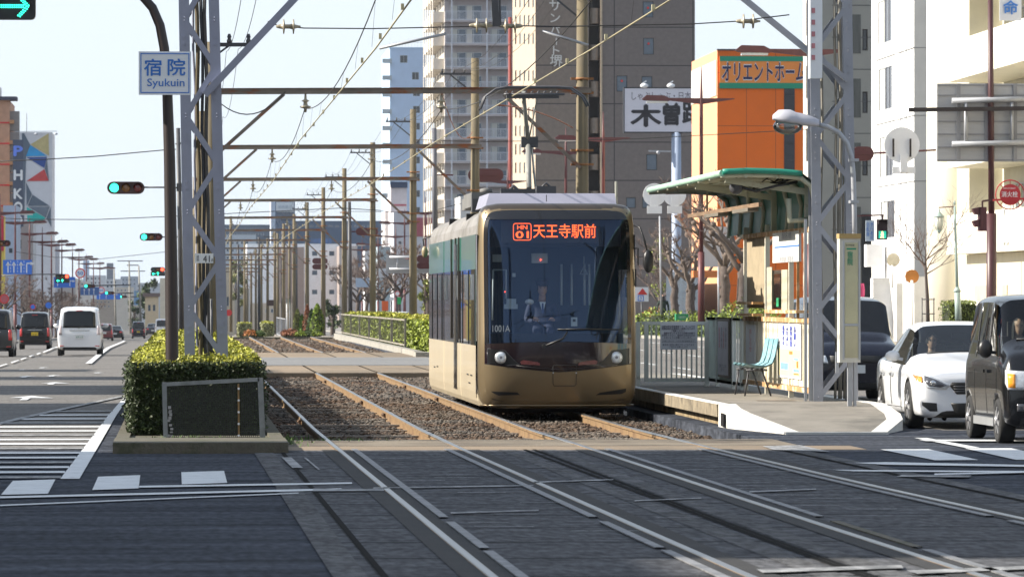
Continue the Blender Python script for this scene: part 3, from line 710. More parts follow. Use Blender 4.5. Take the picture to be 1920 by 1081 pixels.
b=MB();b.tube(sagged((8.3,GY0,5.4),(5.5,GY0-20,5.15),-.1),.014,6);b.tube(sagged((8.4,154,6.6),(5.5,112.6,6.1),.5),.010,6);b.build('jumper_cable',M('cable_orange',(.25,.07,.03),.7),fe2)
# black street cables crossing the whole view
def cable(label,pts,r=.012):
    b=MB();b.tube(pts,r,6);o=b.build('street_cable',wire_m);return tag(o,label, 'cable')
cable('upper black cable sagging across the road in front of the sky',[P(x,y,150) for x,y in ((-20,303),(80,299),(180,293),(310,281),(330,280))],.014)
cable('black cable across the road just above the far street lamps',[P(x,y,200) for x,y in ((-20,408),(60,411),(180,411.5),(310,406),(640,390),(720,395))],.014)
cable('lowest thin cable crossing the road above the blue lane signs',[P(x,y,330) for x,y in ((30,472),(100,482),(190,485),(310,472),(420,462))],.016)
cable('black cable drawn in front of the grey hotel and the shop signs',[P(x,y,180) for x,y in ((780,262),(900,266),(1060,263),(1200,260),(1380,250),(1560,240))],.012)
cable('thin black cable running just above the tram roof towards the brown gantry pole',[P(x,y,210) for x,y in ((640,396),(800,398),(900,372))],.010)
# ------------------------------------------------------------------ the curved mast with the station sign
t=thing('signal_pole', 'dark curved steel pole standing at the front corner of the clipped hedge', 'pole',(XY(322,66.3),66.3,0))
b=MB();YP=66.3
b.tube([P(323,838,YP),P(323,716,YP),P(321.5,520,YP),P(318,300,YP),P(314,178,YP),P(308,90,YP),P(300,48,YP),P(286,15,YP),P(262,-12,YP),P(220,-30,YP),P(150,-38,YP),P(30,-40,YP)],
       [.085,.083,.081,.072,.065,.062,.06,.058,.055,.05,.05,.05],16);b.build('pole',brown_st,t)
b=MB();b.lathe((XY(323,YP),YP,.0),[(.17,0),(.17,.03),(.1,.05),(.09,.12)],16);b.build('base_plate',brown_st,t)
b=MB();c=P(322,720,YP);b.box(c.x-.09,c.x+.07,c.y-.15,c.y-.09,c.z-.28,c.z-.08);b.build('access_cover',brown_st,t)
s_=thing('station_sign', 'white station name sign with blue border and lettering on the curved pole', 'sign',tuple(P(310,137,66.1)))
YQ=66.15;a_,b_=P(260,178,YQ),P(358.5,97,YQ)
b=MB();b.box(a_.x,b_.x,YQ-.02,YQ+.01,a_.z,b_.z);b.build('panel',sign_white,s_)
b=MB();w_=.012;i_=.022
b.box(a_.x+i_,b_.x-i_,YQ-.024,YQ-.0205,a_.z+i_,a_.z+i_+w_);b.box(a_.x+i_,b_.x-i_,YQ-.024,YQ-.0205,b_.z-i_-w_,b_.z-i_)
b.box(a_.x+i_,a_.x+i_+w_,YQ-.024,YQ-.0205,a_.z+i_+w_,b_.z-i_-w_);b.box(b_.x-i_-w_,b_.x-i_,YQ-.024,YQ-.0205,a_.z+i_+w_,b_.z-i_-w_);b.build('border',ink_blue,s_)
text('宿',s_,ink_blue,P(286.5,126.5,YQ-.024),.212,.205,bold=.02);text('院',s_,ink_blue,P(331,126,YQ-.024),.212,.205,bold=.02);text('Syukuin',s_,ink_blue,P(311,157,YQ-.024),.46,.125,bold=.008)
b=MB();b.box(a_.x+.28,a_.x+.42,YQ+.01,YQ+.12,a_.z+.1,a_.z+.14);b.box(a_.x+.28,a_.x+.42,YQ+.01,YQ+.12,b_.z-.14,b_.z-.1);b.build('bracket',brown_st,s_)
# arrow signal hanging from the pole's long arm
YA=66.2
t=thing('arrow_signal', 'black signal head lit with a cyan arrow, hanging from the curved pole', 'traffic light',tuple(P(30,0,YA)))
a_,b_=P(-24,37,YA),P(67,-26,YA)
b=MB();zc=(a_.z+b_.z)/2;rr=.06;pl=[]
for cx,cz,q0 in ((b_.x-rr,b_.z-rr,0),(a_.x+rr,b_.z-rr,90),(a_.x+rr,a_.z+rr,180),(b_.x-rr,a_.z+rr,270)):
    for k in range(5): q=R(q0+k*22.5);pl.append((cx+rr*cos(q),YA-.1,cz+rr*sin(q)))
b.prism(pl,(0,.2,0));b.build('signal_housing',black_pl,t)
b=MB();c=P(27,10,YA-.1);arc=[(c.x+.19*cos(R(q)),c.y,c.z+.19*sin(R(q))) for q in range(-20,201,12)]
b.grid([arc,[(x,y-.2,z+.01) for x,y,z in arc]],0,True);b.build('visor',black_pl,t)
dots=MB();c=P(27,12,YA-.11);rd=.0105
def dot(x,z): dots.lathe((x,c.y,z),[(rd,-.01),(rd,0)],7,0, 'y')
for i in range(11):
    for j in range(2): dot(c.x-.16+i*.027,c.z+(j-.5)*.027)
for i in range(6):
    for s2 in (-1,1):
        dot(c.x+.15-i*.021,c.z+s2*i*.023);dot(c.x+.175-i*.021,c.z+s2*(i*.023+.01))
dots.build('arrow_lamp',grn_on,t)
b=MB();b.box(a_.x+.25,a_.x+.3,YA-.02,YA+.02,b_.z,b_.z+.12);b.build('hanger',black_pl,t)
# ------------------------------------------------------------------ people
skin_m=M('skin',(.50,.30,.21),.5,var=.06,sc=8)
hair_m=M('hair',(.018,.014,.012),.6,var=.2,sc=20)
def body(name,joints,mat,parent,sub=2):
    """joints: list of (position, radius, parent index); one continuous skinned body"""
    me=bpy.data.meshes.new(name);vs=[Vector(j[0]) for j in joints];es=[(i,j[2]) for i,j in enumerate(joints) if j[2] is not None]
    me.from_pydata(vs,es,[]);o=bpy.data.objects.new(name,me);COL.objects.link(o)
    md=o.modifiers.new('s', 'SKIN');md.use_smooth_shade=True
    for i,j in enumerate(joints):
        r_=j[1];me.skin_vertices[0].data[i].radius=r_ if isinstance(r_,tuple) else (r_,r_)
    me.skin_vertices[0].data[0].use_root=True
    m2=o.modifiers.new('u', 'SUBSURF');m2.levels=sub;m2.render_levels=sub
    dg=bpy.context.evaluated_depsgraph_get();nm_=bpy.data.meshes.new_from_object(o.evaluated_get(dg));bpy.data.objects.remove(o)
    nm_.materials.clear();nm_.materials.append(mat)
    for p in nm_.polygons: p.use_smooth=True;p.material_index=0
    nm_.name=name;o=bpy.data.objects.new(name,nm_);COL.objects.link(o);o.parent=parent;return o
def head(parent,c,s,yawh=0.,hair='short',cap=None,nod=0.):
    """head centred on c (local), facing -Y before turning; s = head height"""
    rot=Matrix.Rotation(yawh,3, 'Z') @ Matrix.Rotation(nod,3, 'X');c=Vector(c)
    def X(m_,nm_,mt,par=parent):
        m_.v=[tuple(rot @ (Vector(v)*s)+c) for v in m_.v];o=bpy.data.objects.new(nm_,m_.mesh(nm_,mt));COL.objects.link(o);o.parent=par;return o
    h=MB();rows=[]
    prof=[(-.50,.05,.10,-.06),(-.47,.14,.17,-.07),(-.38,.21,.24,-.04),(-.25,.27,.31,-.02),(-.10,.315,.345,0),(.05,.335,.36,.01),(.2,.335,.37,.02),(.33,.29,.33,.03),(.43,.2,.24,.03),(.49,.09,.12,.03),(.5,.01,.01,.03)]
    for z,rx_,ry_,oy in prof:
        r=[]
        for j in range(18):
            q=2*pi*j/18;x,y=rx_*sin(q),-ry_*cos(q)+oy
            if j in (0,1,17):   # nose, lips and chin stand forward in the middle of the face
                y -= (.07 if -.16 < z < -.02 else .03 if -.3 < z <= -.16 or z < -.4 else .02)*(1 if j == 0 else .4)
            if j in (1,2,16,17) and 0 < z < .1: y += .03
            r.append((x,y,z))
        rows.append(r)
    h.grid(rows,0,True,close=True)
    for sx in (-1,1): h.ball((sx*.345,.03,-.02),.085,8,0,(.35,.7,1.1))
    o=X(h, 'head',skin_m)
    f=MB()
    for sx in (-1,1): f.ball((sx*.13,-.335,.045),.035,8,0,(1.2,.5,.7));f.box(sx*.13-.075,sx*.13+.075,-.365,-.34,.105,.13)
    X(f, 'eyes',M('eye_dark',(.02,.015,.012),.3),o)
    f=MB();f.ball((0,-.335,-.27),.06,8,0,(1.3,.5,.28));X(f, 'mouth',M('lips',(.33,.12,.1),.5),o)
    hm=MB();rows=[];zb={'short': -.1, 'long': -.75}[hair]
    for k in range(9):
        t_=k/8;z=lerp(zb,.54,t_);rr=math.sqrt(max(.0005,1-(max(0,z)/.55)**2))*.40 if z > 0 else .40+(.02 if hair == 'long' else 0)
        r=[]
        for j in range(15):
            q=R(-128+256*j/14) if z < .3 else R(-180+360*j/14);r.append((sin(q)*rr*.95,cos(q)*rr+.02,z))
        rows.append(r)
    hm.grid(rows,0,True);X(hm, 'hair',hair_m,o)
    if cap:
        k=MB();k.lathe((0,.02,.22),[(.40,0),(.41,.08),(.43,.2),(.47,.27),(.40,.34),(.1,.38)],18);k.prism([(-.3,-.28,.22),(-.22,-.56,.16),(.22,-.56,.16),(.3,-.28,.22)],(0,0,.03));X(k, 'cap',cap,o)
    return o
def hand(parent,c,s=1.,flip=1,mat=None):
    """slightly curled hand: palm, four fingers of different lengths, thumb from the palm's side; fingers point to -Y"""
    c=Vector(c);j=[((c.x,c.y+.05*s,c.z),.022*s,None),((c.x,c.y,c.z),(.036*s,.016*s),0)]
    for i,(dx,L_) in enumerate(((-.03,.065),(-.01,.078),(.01,.074),(.028,.058))):
        j.append(((c.x+dx*s,c.y-.03*s,c.z),.0095*s,1));n=len(j)
        j.append(((c.x+dx*s,c.y-(.03+L_*.55)*s,c.z-.012*s),.009*s,n-1));j.append(((c.x+dx*s,c.y-(.03+L_*.85)*s,c.z-.04*s),.0075*s,n))
    j.append(((c.x+flip*.045*s,c.y-.005*s,c.z-.01*s),.011*s,1));j.append(((c.x+flip*.06*s,c.y-.04*s,c.z-.025*s),.009*s,len(j)-1))
    return body('hand',j,mat or skin_m,parent,1)
def seated(name,label,loc,cloth,rz=0.,hair='short',cap=None,tie=False,wheel=True,sc=1.,turn=0.,nod=0.,shirt=None):
    """seated person facing -Y, origin on the seat"""
    t=thing(name,label, 'person',loc)
    j=[((0,0,.09),(.15,.13),None),((0,.02,.26),(.14,.105),0),((0,.03,.42),(.17,.11),1),((0,.03,.50),(.10,.07),2),((0,.01,.565),.055,3),
         ((-.19,.03,.455),.062,2),((-.25,-.03,.24),.05,5),((-.17,-.27,.22),.037,6),((-.13,-.36,.25),.03,7),
         ((.19,.03,.455),.062,2),((.25,-.03,.24),.05,9),((.17,-.27,.22),.037,10),((.13,-.36,.25),.03,11),
         ((-.1,-.22,.08),.085,0),((-.11,-.46,.06),.06,13),((-.11,-.50,-.22),.05,14),((-.11,-.52,-.40),.045,15),((-.11,-.62,-.42),.035,16),
         ((.1,-.22,.08),.085,0),((.11,-.46,.06),.06,18),((.11,-.50,-.22),.05,19),((.11,-.52,-.40),.045,20),((.11,-.62,-.42),.035,21)]
    body('body',j,cloth,t)
    b=MB();b.tube([(0,.01,.53),(0,-.005,.63)],[.058,.052],12);o=bpy.data.objects.new('neck',b.mesh('neck',skin_m));COL.objects.link(o);o.parent=t
    head(t,(0,-.015,.725),.235,turn,hair,cap,nod)
    hand(t,(-.13,-.41,.26),flip=1);hand(t,(.13,-.41,.26),flip=-1)
    if tie:
        b=MB();b.face([(-.05,-.092,.52),(.05,-.092,.52),(0,-.112,.33)]);b.face([(.012,-.115,.5),(-.012,-.115,.5),(-.018,-.125,.36),(0,-.125,.33),(.018,-.125,.36)],1)
        o=bpy.data.objects.new('shirt',b.mesh('shirt',[sign_white,M('tie_blue',(.03,.06,.2),.5)]));COL.objects.link(o);o.parent=t
    t.rotation_euler=(0,0,rz);t.scale=(sc,)*3;return t
# ------------------------------------------------------------------ the tram
bronze=M('bronze_paint',(.235,.178,.104),.36,metal=.55,var=.06,sc=1,coat=.4,cr=.12,col2=(.21,.158,.09),f2=(.5,.8))
cream=M('tram_cream',(.42,.355,.25),.42,var=.07,sc=1.2,coat=.2,col2=(.36,.30,.21),f2=(.55,.75),st=(1,1,.4))
green_t=M('tram_green',(.018,.10,.072),.28,var=.1,sc=1,coat=.6)
roof_g=M('tram_roof',(.22,.21,.20),.7,var=.2,sc=2,col2=(.14,.13,.115),f2=(.45,.65),sc2=1.5,st=(1,.6,2))
fair_g=M('tram_fairing',(.24,.24,.30),.5,var=.1,sc=2)
auberg=M('mask_dark',(.017,.010,.014),.12,var=.1,sc=1,coat=.8,cr=.05)
blackg=M('tram_black_glass',(.012,.012,.014),.05,var=.2,sc=.5,coat=.6,spec=.6)
inter=M('cab_interior',(.025,.045,.085),.8,var=.1,sc=2)
inter_d=M('cab_dark',(.012,.016,.024),.8,var=.2,sc=2)
tint=GL('windscreen_glass',(.82,.88,.92),1.5,(.8,1.1,1.7))
TXC,TY=5.46,77.0
TW,TZC,THH,TQ,TD=1.15,1.665,1.495,12.0,.34
tram=thing('tram', 'bronze and green three-section tram with orange destination display beside the platform', 'tram',(TXC,TY,0))
def tk(x,z): return (abs(x/TW)**TQ+abs((z-TZC)/THH)**TQ)**(1/TQ)
def ty(x,z):
    k=min(1,tk(x,z));rake=.19*max(0,z-1.15)+.05*max(0,.8-z)
    return rake*(1 if k < .97 else 1)+.13*(x/TW)**2+TD*(1-(max(0,1-k**5.5))**(1/2.6))
def tp(x,z,out=0.): return Vector((TXC+x,TY+ty(x,z)-out,z))
def xm(z,k):
    v=k**TQ-abs((z-TZC)/THH)**TQ;return TW*max(0,v)**(1/TQ)
KI=.93
def patch(zb,zt,nu,nv,out=0.,u0=-1,u1=1,ki=KI,ease=1.):
    m_=MB();rows=[]
    for j in range(nv+1):
        v=j/nv;v=1-(1-v)**ease;r=[]
        for i in range(nu+1):
            u=lerp(u0,u1,i/nu);a_,b_=zb(u),zt(u);z=lerp(a_,b_,v);r.append(tp(u*xm(z,ki),z,out))
        rows.append(r)
    m_.grid(rows,0,True);return m_
# outer frame: pillars, brow, lip
m_=MB();rows=[];NA=72
def loop_pt(k,a):   # superellipse point at angle a
    c_,s_=cos(a),sin(a);r=(abs(c_/TW)**TQ+abs(s_/THH)**TQ)**(-1/TQ);return r*k*c_,TZC+r*k*s_
angs=sorted([2*pi*i/NA for i in range(NA)]+[math.atan2(sz*THH,sx*TW) % (2*pi)+d for sx in (-1,1) for sz in (-1,1) for d in (-.05,-.02,.02,.05)])
for k in (KI,.94,.95,.965,.98,.99,.997,1.0): rows.append([tp(*loop_pt(k,a)) for a in angs])
rows.append([(p[0],TY+.95,p[2]) for p in [tp(*loop_pt(1.0,a)) for a in angs]])
m_.grid(rows,lambda i,j: 1 if rows[i][j][2] > 3.07 else 0,True,close=True);m_.build('front_frame',[bronze,M('bronze_dark',(.055,.042,.030),.4,metal=.3,coat=.3)],tram)
ZW=1.145
zwl=lambda u: ZW-.03*u*u
patch(zwl,lambda u: TZC+THH*KI*.9995,36,26,-.004,ease=1.9).build('windscreen',tint,tram)
# black edge bands of the windscreen
m_=MB()
for s in (-1,1):
    m_.grid([[tp(s*xm(z,KI),z,.003),tp(s*(xm(z,KI)-.055),z,.003)] for z in [lerp(ZW-.03,2.95,j/30) for j in range(31)]],0,True)
m_.grid([[tp(u*xm(z,KI) ,z,.003) for u in [lerp(-1,1,i/30) for i in range(31)]] for z in (2.92,2.96,3.0,3.03,3.045)],0,True)
m_.build('windscreen_surround',M('black_frit',(.012,.012,.014),.15,coat=.5),tram)
low=lambda u: .715+.115*abs(u)**1.3
msk=patch(low,lambda u: zwl(u)-.004,40,12,.002).build('front_mask',auberg,tram)
patch(lambda u: TZC-THH*KI*.998,lambda u: low(u)-.012,40,12,.0).build('bumper',bronze,tram)
m_=MB()
for z,d in ((0,.0),): 
    m_.grid([[tp(u*xm(low(u),KI),low(u)+dz,-.004) for u in [lerp(-1,1,i/40) for i in range(41)]] for dz in (-.016,.004)],0,True)
m_.build('panel_gap',black_pl,tram)
# fold line on the mask, service hatch outline
m_=MB()
def polyline(pts,wd=.006,out=.006,close=False):
    q=[tp(x,z,out) for x,z in pts];
    if close: q.append(q[0])
    m_.tube(q,wd,5)
polyline([(-.62,.80),(-.3,.76),(0,.745),(.3,.76),(.62,.80)],.005)
polyline([(-.09,.78),(-.085,.53),(-.07,.505),(.23,.505),(.25,.53),(.255,.78),(.24,.805),(-.075,.805)],.0045,.008,True)
m_.build('seam',black_pl,tram)
m_=MB()
for x in (-.085,.25): m_.lathe(tp(x,.695,.014),[(.011,0),(.011,.012)],8,0, 'y')
m_.build('hatch_bolt',alu,tram)
def fmap(m_,poly,out):     # lay a flat polygon on the curved front, finely cut
    b=bmesh.new();b.faces.new([b.verts.new((x,z,0)) for x,z in poly])
    for a_,ax in ((0,(1,0,0)),(1,(0,1,0))):
        lo_,hi_=min(p[a_] for p in poly),max(p[a_] for p in poly)
        for k in range(1,10):
            co=[0,0,0];co[a_] = lerp(lo_,hi_,k/10);bmesh.ops.bisect_plane(b,geom=b.verts[:]+b.edges[:]+b.faces[:],plane_co=co,plane_no=ax)
    for f in b.faces: m_.face([tp(v.co.x,v.co.y,out) for v in f.verts],0,True)
    b.free()
# headlights in dark recesses with trapezoid trim
for s in (-1,1):
    cx,cz=s*.84,.915
    m_=MB();q=[(cx+s*.19,cz+.13),(cx-s*.06,cz+.10),(cx-s*.18,cz-.03),(cx-s*.27,cz-.10),(cx-s*.1,cz-.115),(cx+s*.19,cz-.085)]
    fmap(m_,q,.007);rc=m_.build('headlight_recess',M('recess_black',(.006,.006,.007),.3),tram)
    m_=MB();qq=[tp(x,z,.009) for x,z in q];m_.tube(qq+[qq[0]],.005,5);m_.build('trim',M('recess_trim',(.05,.05,.055),.3),rc)
    m_=MB();c=tp(cx,cz,.012);m_.lathe(c,[(.088,.03),(.088,-.012),(.078,-.016)],20,0, 'y');hl=m_.build('headlight',alu,tram)
    m_=MB();m_.lathe(c,[(.001,-.022),(.03,-.024),(.055,-.023),(.077,-.017),(.077,-.01)][::-1],20,0, 'y');m_.build('lens',M('headlight_lens',(.72,.76,.8),.12,var=.25,sc=40,metal=.3,coat=1),hl)
    m_=MB();m_.lathe(c+Vector((0,-.026,0)),[(.022,.0),(.018,-.006)],12,0, 'y');m_.build('bulb',M('bulb_dark',(.25,.25,.27),.2,metal=.5),hl)
    # slim tail lamp
    m_=MB();x0,x1=s*.28,s*.55;z0=.855
    lo=[(x0+s*.0,z0-.03-.0),(x1,z0-.015),(x1+s*.01,z0+.025),(x1-s*.03,z0+.045),(x0+s*.03,z0+.015),(x0,z0-.005)]
    fmap(m_,[(x,z-.02) for x,z in lo],.006);m_.build('tail_lamp',M('tail_lens',(.16,.045,.045),.2,var=.3,sc=30,coat=.6),tram)
    m_=MB();a0=.40 if s < 0 else .44
    lo=[(s*.56,.375),(s*.60,.41),(s*.98,.45 if s > 0 else .425),(s*.93,.39),(s*.87,.365)]
    if s > 0: lo=[(s*.54,.37),(s*.60,.405),(s*.99,.465),(s*.985,.415),(s*.92,.385)]
    fmap(m_,lo,.006);m_.build('vent_slot',black_pl,tram)
# lower lip
m_=MB();m_.tube([tp(u*1.12,.22,.005) for u in [lerp(-1,1,i/30) for i in range(31)]],.012,6);m_.build('lip_edge',bronze,tram)
# side bodies
sec=[(1.10,.20),(1.135,.27),(1.15,.40),(1.15,1.08),(1.15,2.20),(1.15,2.71),(1.135,2.84),(1.07,2.97),(.93,3.07),(.7,3.13),(0,3.165)]
cabside=GL('side_glass',(.72,.74,.74),1.5)
def side_section(y0,y1,nm,gls=None,op=False):
    m_=MB();full=[(x,z) for x,z in sec]+[(-x,z) for x,z in reversed(sec[:-1])]
    yy=[y0,y0+.03,y0+.06]+[lerp(y0,y1,i/6) for i in range(1,6)]+[y1-.06,y1-.03,y1]
    rows=[]
    for y in yy:
        d=.05 if y in (y0,y1) else .015 if y in (y0+.03,y1-.03) else 0
        rows.append([(TXC+x-math.copysign(min(d,abs(x)),x),TY+y,z-(d*.6 if z > 2.9 else 0)) for x,z in full])
    def mi(i,j):
        jj=j if j < 10 else 19-j
        return 0 if jj < 3 else 1 if jj == 3 else 2 if jj == 4 else 3
    m_.grid(rows,mi,False);m_.face(rows[-1],3)
    if not gls: m_.face(rows[0][::-1],3)
    return m_.build(nm,[cream,gls or blackg,green_t,roof_g],tram)
side_section(.95,5.25, 'body_section',cabside);side_section(5.42,10.5, 'body_section');side_section(10.67,15.9, 'body_section')
m_=MB();
for y in (5.25,10.5): m_.box(TXC-1.06,TXC+1.06,TY+y-.02,TY+y+.19,.35,3.08)
m_.build('gangway',rubber_t,tram)
# details on both long sides
for s in (-1,1):
    X=TXC+s*1.15;o_=s*.006
    def panel(y0,y1,z0,z1,mat,nm,t_=.006,par=tram):
        b=MB();b.box(min(X,X+s*t_),max(X,X+s*t_),TY+y0,TY+y1,z0,z1);return b.build(nm,mat,par)
    panel(.62,.93,.38,2.70,auberg, 'cab_window',.008)
    panel(.95,1.02,1.08,2.71,green_t, 'corner_strip',.01)
    b=MB();b.prism([(X,TY+.60,1.15),(X,TY+.95,1.15),(X,TY+.97,.6),(X,TY+.80,.32)] if s < 0 else [(X,TY+.60,1.15),(X,TY+.80,.32),(X,TY+.97,.6),(X,TY+.95,1.15)],(s*.008,0,0));b.build('corner_stripe',auberg,tram)
    for y0 in (1.9,3.5,6.0,9.6,11.6,13.4):
        pn=panel(y0,y0+.42,1.79,2.09,M('vent_window',(.004,.004,.005),.1), 'hopper_window',.012)
        b=MB();b.box(min(X,X+s*.016),max(X,X+s*.016),TY+y0-.03,TY+y0,1.75,2.13);b.box(min(X,X+s*.016),max(X,X+s*.016),TY+y0+.42,TY+y0+.45,1.75,2.13);b.build('frame',alu,pn)
    for y0 in (1.25,3.0,4.7,11.2,12.8,14.6): panel(y0,y0+.05,1.09,2.19,M('pillar_dark',(.022,.02,.019),.3), 'window_pillar',.010)
    dr=panel(6.35,7.15,.36,2.62,M('door_leaf',(.03,.028,.027),.15,coat=.6,var=.1), 'door',.014)
    for y0 in (5.7,6.7,8.0): 
        b=MB();b.box(min(X,X+s*.022),max(X,X+s*.022),TY+y0,TY+y0+.04,.36 if y0 == 6.7 else 1.14,2.72);b.build('door_edge',M('door_edge_brown',(.14,.11,.08),.4),dr)
    for y0,z0 in ((2.0,.62),(3.0,.62),(2.5,.5),(12.5,.62),(13.5,.6)): panel(y0,y0+.5,z0,z0+.02,black_pl, 'panel_slot',.005)
b=MB()
for y in (2.6,3.9,12.6,13.9): 
    for s in (-1,1): b.lathe((TXC+s*.72-.04,TY+y,.31),[(.3,-.0),(.31,.03),(.29,.09)],20,0, 'x')
b.build('wheel',steel_dk,tram)
b=MB();b.box(TXC-.8,TXC+.8,TY+.9,TY+4.6,.22,.5);b.box(TXC-.5,TXC-.2,TY+.6,TY+1.0,.14,.34);b.box(TXC+.3,TXC+.6,TY+.6,TY+1.0,.14,.34);b.box(TXC-.8,TXC+.8,TY+11,TY+15.5,.15,.5);b.box(TXC-.9,TXC+.9,TY+1.2,TY+1.25,.1,.25);b.build('underframe',M('underframe',(.03,.027,.024),.8,var=.3),tram)
# roof equipment
b=MB();b.prism([(TXC-.98,TY+1.6,3.12),(TXC+.97,TY+1.6,3.12),(TXC+.97,TY+2.0,3.33),(TXC-.90,TY+2.0,3.33)],(0,2.6,0));b.build('roof_fairing',fair_g,tram)
b=MB();b.box(TXC-.08,TXC-.07,TY+1.58,TY+1.62,3.2,3.3);b.build('fairing_seam',steel_dk,tram)
b=MB();b.box(TXC-.95,TXC-.2,TY+5.9,TY+8.2,3.2,3.42);b.box(TXC-.9,TXC-.55,TY+8.6,TY+9.8,3.2,3.38);b.box(TXC+.2,TXC+.9,TY+11,TY+14,3.2,3.5);b.lathe((TXC-.7,TY+6.3,3.42),[(.1,0),(.1,.06),(.03,.08)],12);b.build('roof_unit',M('roof_unit_grey',(.15,.147,.14),.7,var=.2),tram)
b=MB();b.box(TXC-1.0,TXC-.78,TY+4.8,TY+5.1,3.1,3.3);b.box(TXC-.55,TXC-.25,TY+4.9,TY+5.2,3.35,3.46);b.box(TXC-.0,TXC+.3,TY+4.9,TY+5.2,3.38,3.5);b.tube([(TXC-.45,TY+4.95,3.4),(TXC-.35,TY+4.95,3.5),(TXC-.25,TY+4.95,3.4)],.03,6);b.tube([(TXC+.05,TY+4.95,3.45),(TXC+.15,TY+4.95,3.55),(TXC+.25,TY+4.95,3.45)],.02,6);b.build('roof_clamp',steel_dk,tram)
# pantograph
pg=MB();pc=TXC+.02;y0=TY+6.4
pg.box(pc-.35,pc+.35,y0-.5,y0+.6,3.42,3.48);pan=pg.build('pantograph',steel_dk,tram)
b=MB();b.tube([(pc-.06,y0-.3,3.48),(pc-.02,y0+.5,4.22)],.045,8);b.tube([(pc+.05,y0-.2,3.48),(pc+.03,y0+.5,4.2)],.018,6);b.build('lower_arm',M('panto_grey',(.25,.25,.23),.5),pan)
b=MB();b.tube([(pc-.02,y0+.5,4.22),(pc-.14,y0-.1,5.0)],.035,8);b.tube([(pc-.02,y0+.5,4.22),(pc+.1,y0-.1,5.0)],.012,6);b.build('upper_arm',MATS['panto_grey'],pan)
b=MB();b.box(pc-.13,pc+.13,y0+.42,y0+.58,4.15,4.32);b.build('knee_joint',steel_dk,pan)
b=MB()
for dy in (-.2,.2):
    b.tube([(pc-.82,y0-.1+dy,4.72),(pc-.74,y0-.1+dy,4.92),(pc-.58,y0-.1+dy,5.04),(pc-.4,y0-.1+dy,5.075),(pc+.4,y0-.1+dy,5.075),(pc+.62,y0-.1+dy,5.06),(pc+.8,y0-.1+dy,4.93),(pc+.88,y0-.1+dy,4.78)],.018,6)
for k in range(9): b.tube([(pc-.4+k*.1,y0-.3,5.0),(pc-.4+k*.1,y0+.1,5.0)],.012,5)
b.tube([(pc-.45,y0-.25,4.96),(pc+.5,y0-.25,4.96)],.018,6);b.box(pc-.4,pc+.42,y0-.15,y0-.05,4.9,4.97);b.build('contact_shoe',M('shoe_grey',(.09,.09,.1),.5),pan)
# interior seen through the windscreen
b=MB();b.box(TXC-1.05,TXC+1.05,TY+2.3,TY+2.34,.5,3.0);b.build('cab_rear_wall',inter,tram)
b=MB();b.box(TXC-1.0,TXC+1.0,TY+.55,TY+2.3,.42,.5);b.box(TXC-.98,TXC+.98,TY+.6,TY+.95,.5,1.26);b.build('dashboard',inter_d,tram)
b=MB();b.box(TXC-1.04,TXC+1.04,TY+.6,TY+2.3,2.98,3.02);b.build('cab_ceiling',inter_d,tram)
b=MB();b.box(TXC-.95,TXC+.95,TY+.62,TY+.78,2.52,2.98);b.build('destination_housing',inter_d,tram)
yl=.56
b=MB();a_,b_=P(940,455,TY+yl),P(1125,408,TY+yl);b.box(a_.x,b_.x,TY+yl+.005,TY+yl+.03,a_.z,b_.z);ds=b.build('destination_display',M('display_black',(.006,.006,.008),.5),tram)
text('天王寺駅前',ds,led_or,P(1059,433,TY+yl),118*.00775,26*.00775,bold=.004)
text('HN',ds,led_or,P(979.5,426,TY+yl),19*.00775,8*.00775,bold=.002);text('01',ds,led_or,P(979.5,440,TY+yl),24*.00775,13*.00775,bold=.014)
b=MB();a_,b_=P(963,450,TY+yl),P(996,419,TY+yl);r_=.03;pts=[]
for cx,cz,q0 in ((b_.x-r_,b_.z-r_,0),(a_.x+r_,b_.z-r_,90),(a_.x+r_,a_.z+r_,180),(b_.x-r_,a_.z+r_,270)):
    for k in range(4): q=R(q0+k*30);pts.append((cx+r_*cos(q),TY+yl,cz+r_*sin(q)))
b.tube(pts+[pts[0]],.005,5);b.build('route_frame',led_or,ds)
text('1001A',tram,M('number_white',(.5,.56,.6),.5),tp(-.835,1.335,.04),33*.0077,12.5*.0077,name='fleet_number')
pale=M('cab_pale',(.50,.56,.58),.6,var=.1)
for nm_,(x0,y0_,x1,y1_),mt in (('notice_plate',(997,493,1027,475),pale),('notice_plate',(924,491,941,477),pale),('notice_plate',(977,487,990,475),inter),('notice_plate',(961,519,967,512),pale)):
    b=MB();a_,b_=P(x0,y0_,TY+1.2),P(x1,y1_,TY+1.2);b.box(a_.x,b_.x,TY+1.2,TY+1.23,a_.z,b_.z);b.build(nm_,mt,tram)
b=MB();b.ball(P(1014,487,TY+1.19),.012,6);b.ball(P(947,547,TY+1.0),.01,6);b.build('indicator_lamp',red_on,tram)
b=MB();a_,b_=P(946,579,TY+.9),P(971,570,TY+.9);b.box(a_.x,b_.x,TY+.9,TY+1.0,a_.z,b_.z);a_,b_=P(950,570,TY+.9),P(968,560,TY+.9);b.box(a_.x,b_.x,TY+.9,TY+.96,a_.z,b_.z);b.build('fare_machine',pale,tram)
b=MB()
for pts in (((925,506),(949,506),(949,560)),((925,506),(924,600))): b.tube([P(x,y,TY+1.1) for x,y in pts],.014,6)
for x in (1053,1072,1096,1105): b.tube([P(x,495,TY+1.8),P(x,572,TY+1.8)],.018,6)
b.build('grab_rail',pale,tram)
b=MB();b.tube([P(1095,500,TY+1.5),P(1088,514,TY+1.5),P(1102,514,TY+1.5),P(1095,500,TY+1.5),P(1095,480,TY+1.5)],.008,6);b.build('strap_handle',pale,tram)
b=MB();c=P(993,566,TY+.85);b.ball(c,.055,12,0,(1.2,.8,.8));b.build('control_handle',sign_white,tram)
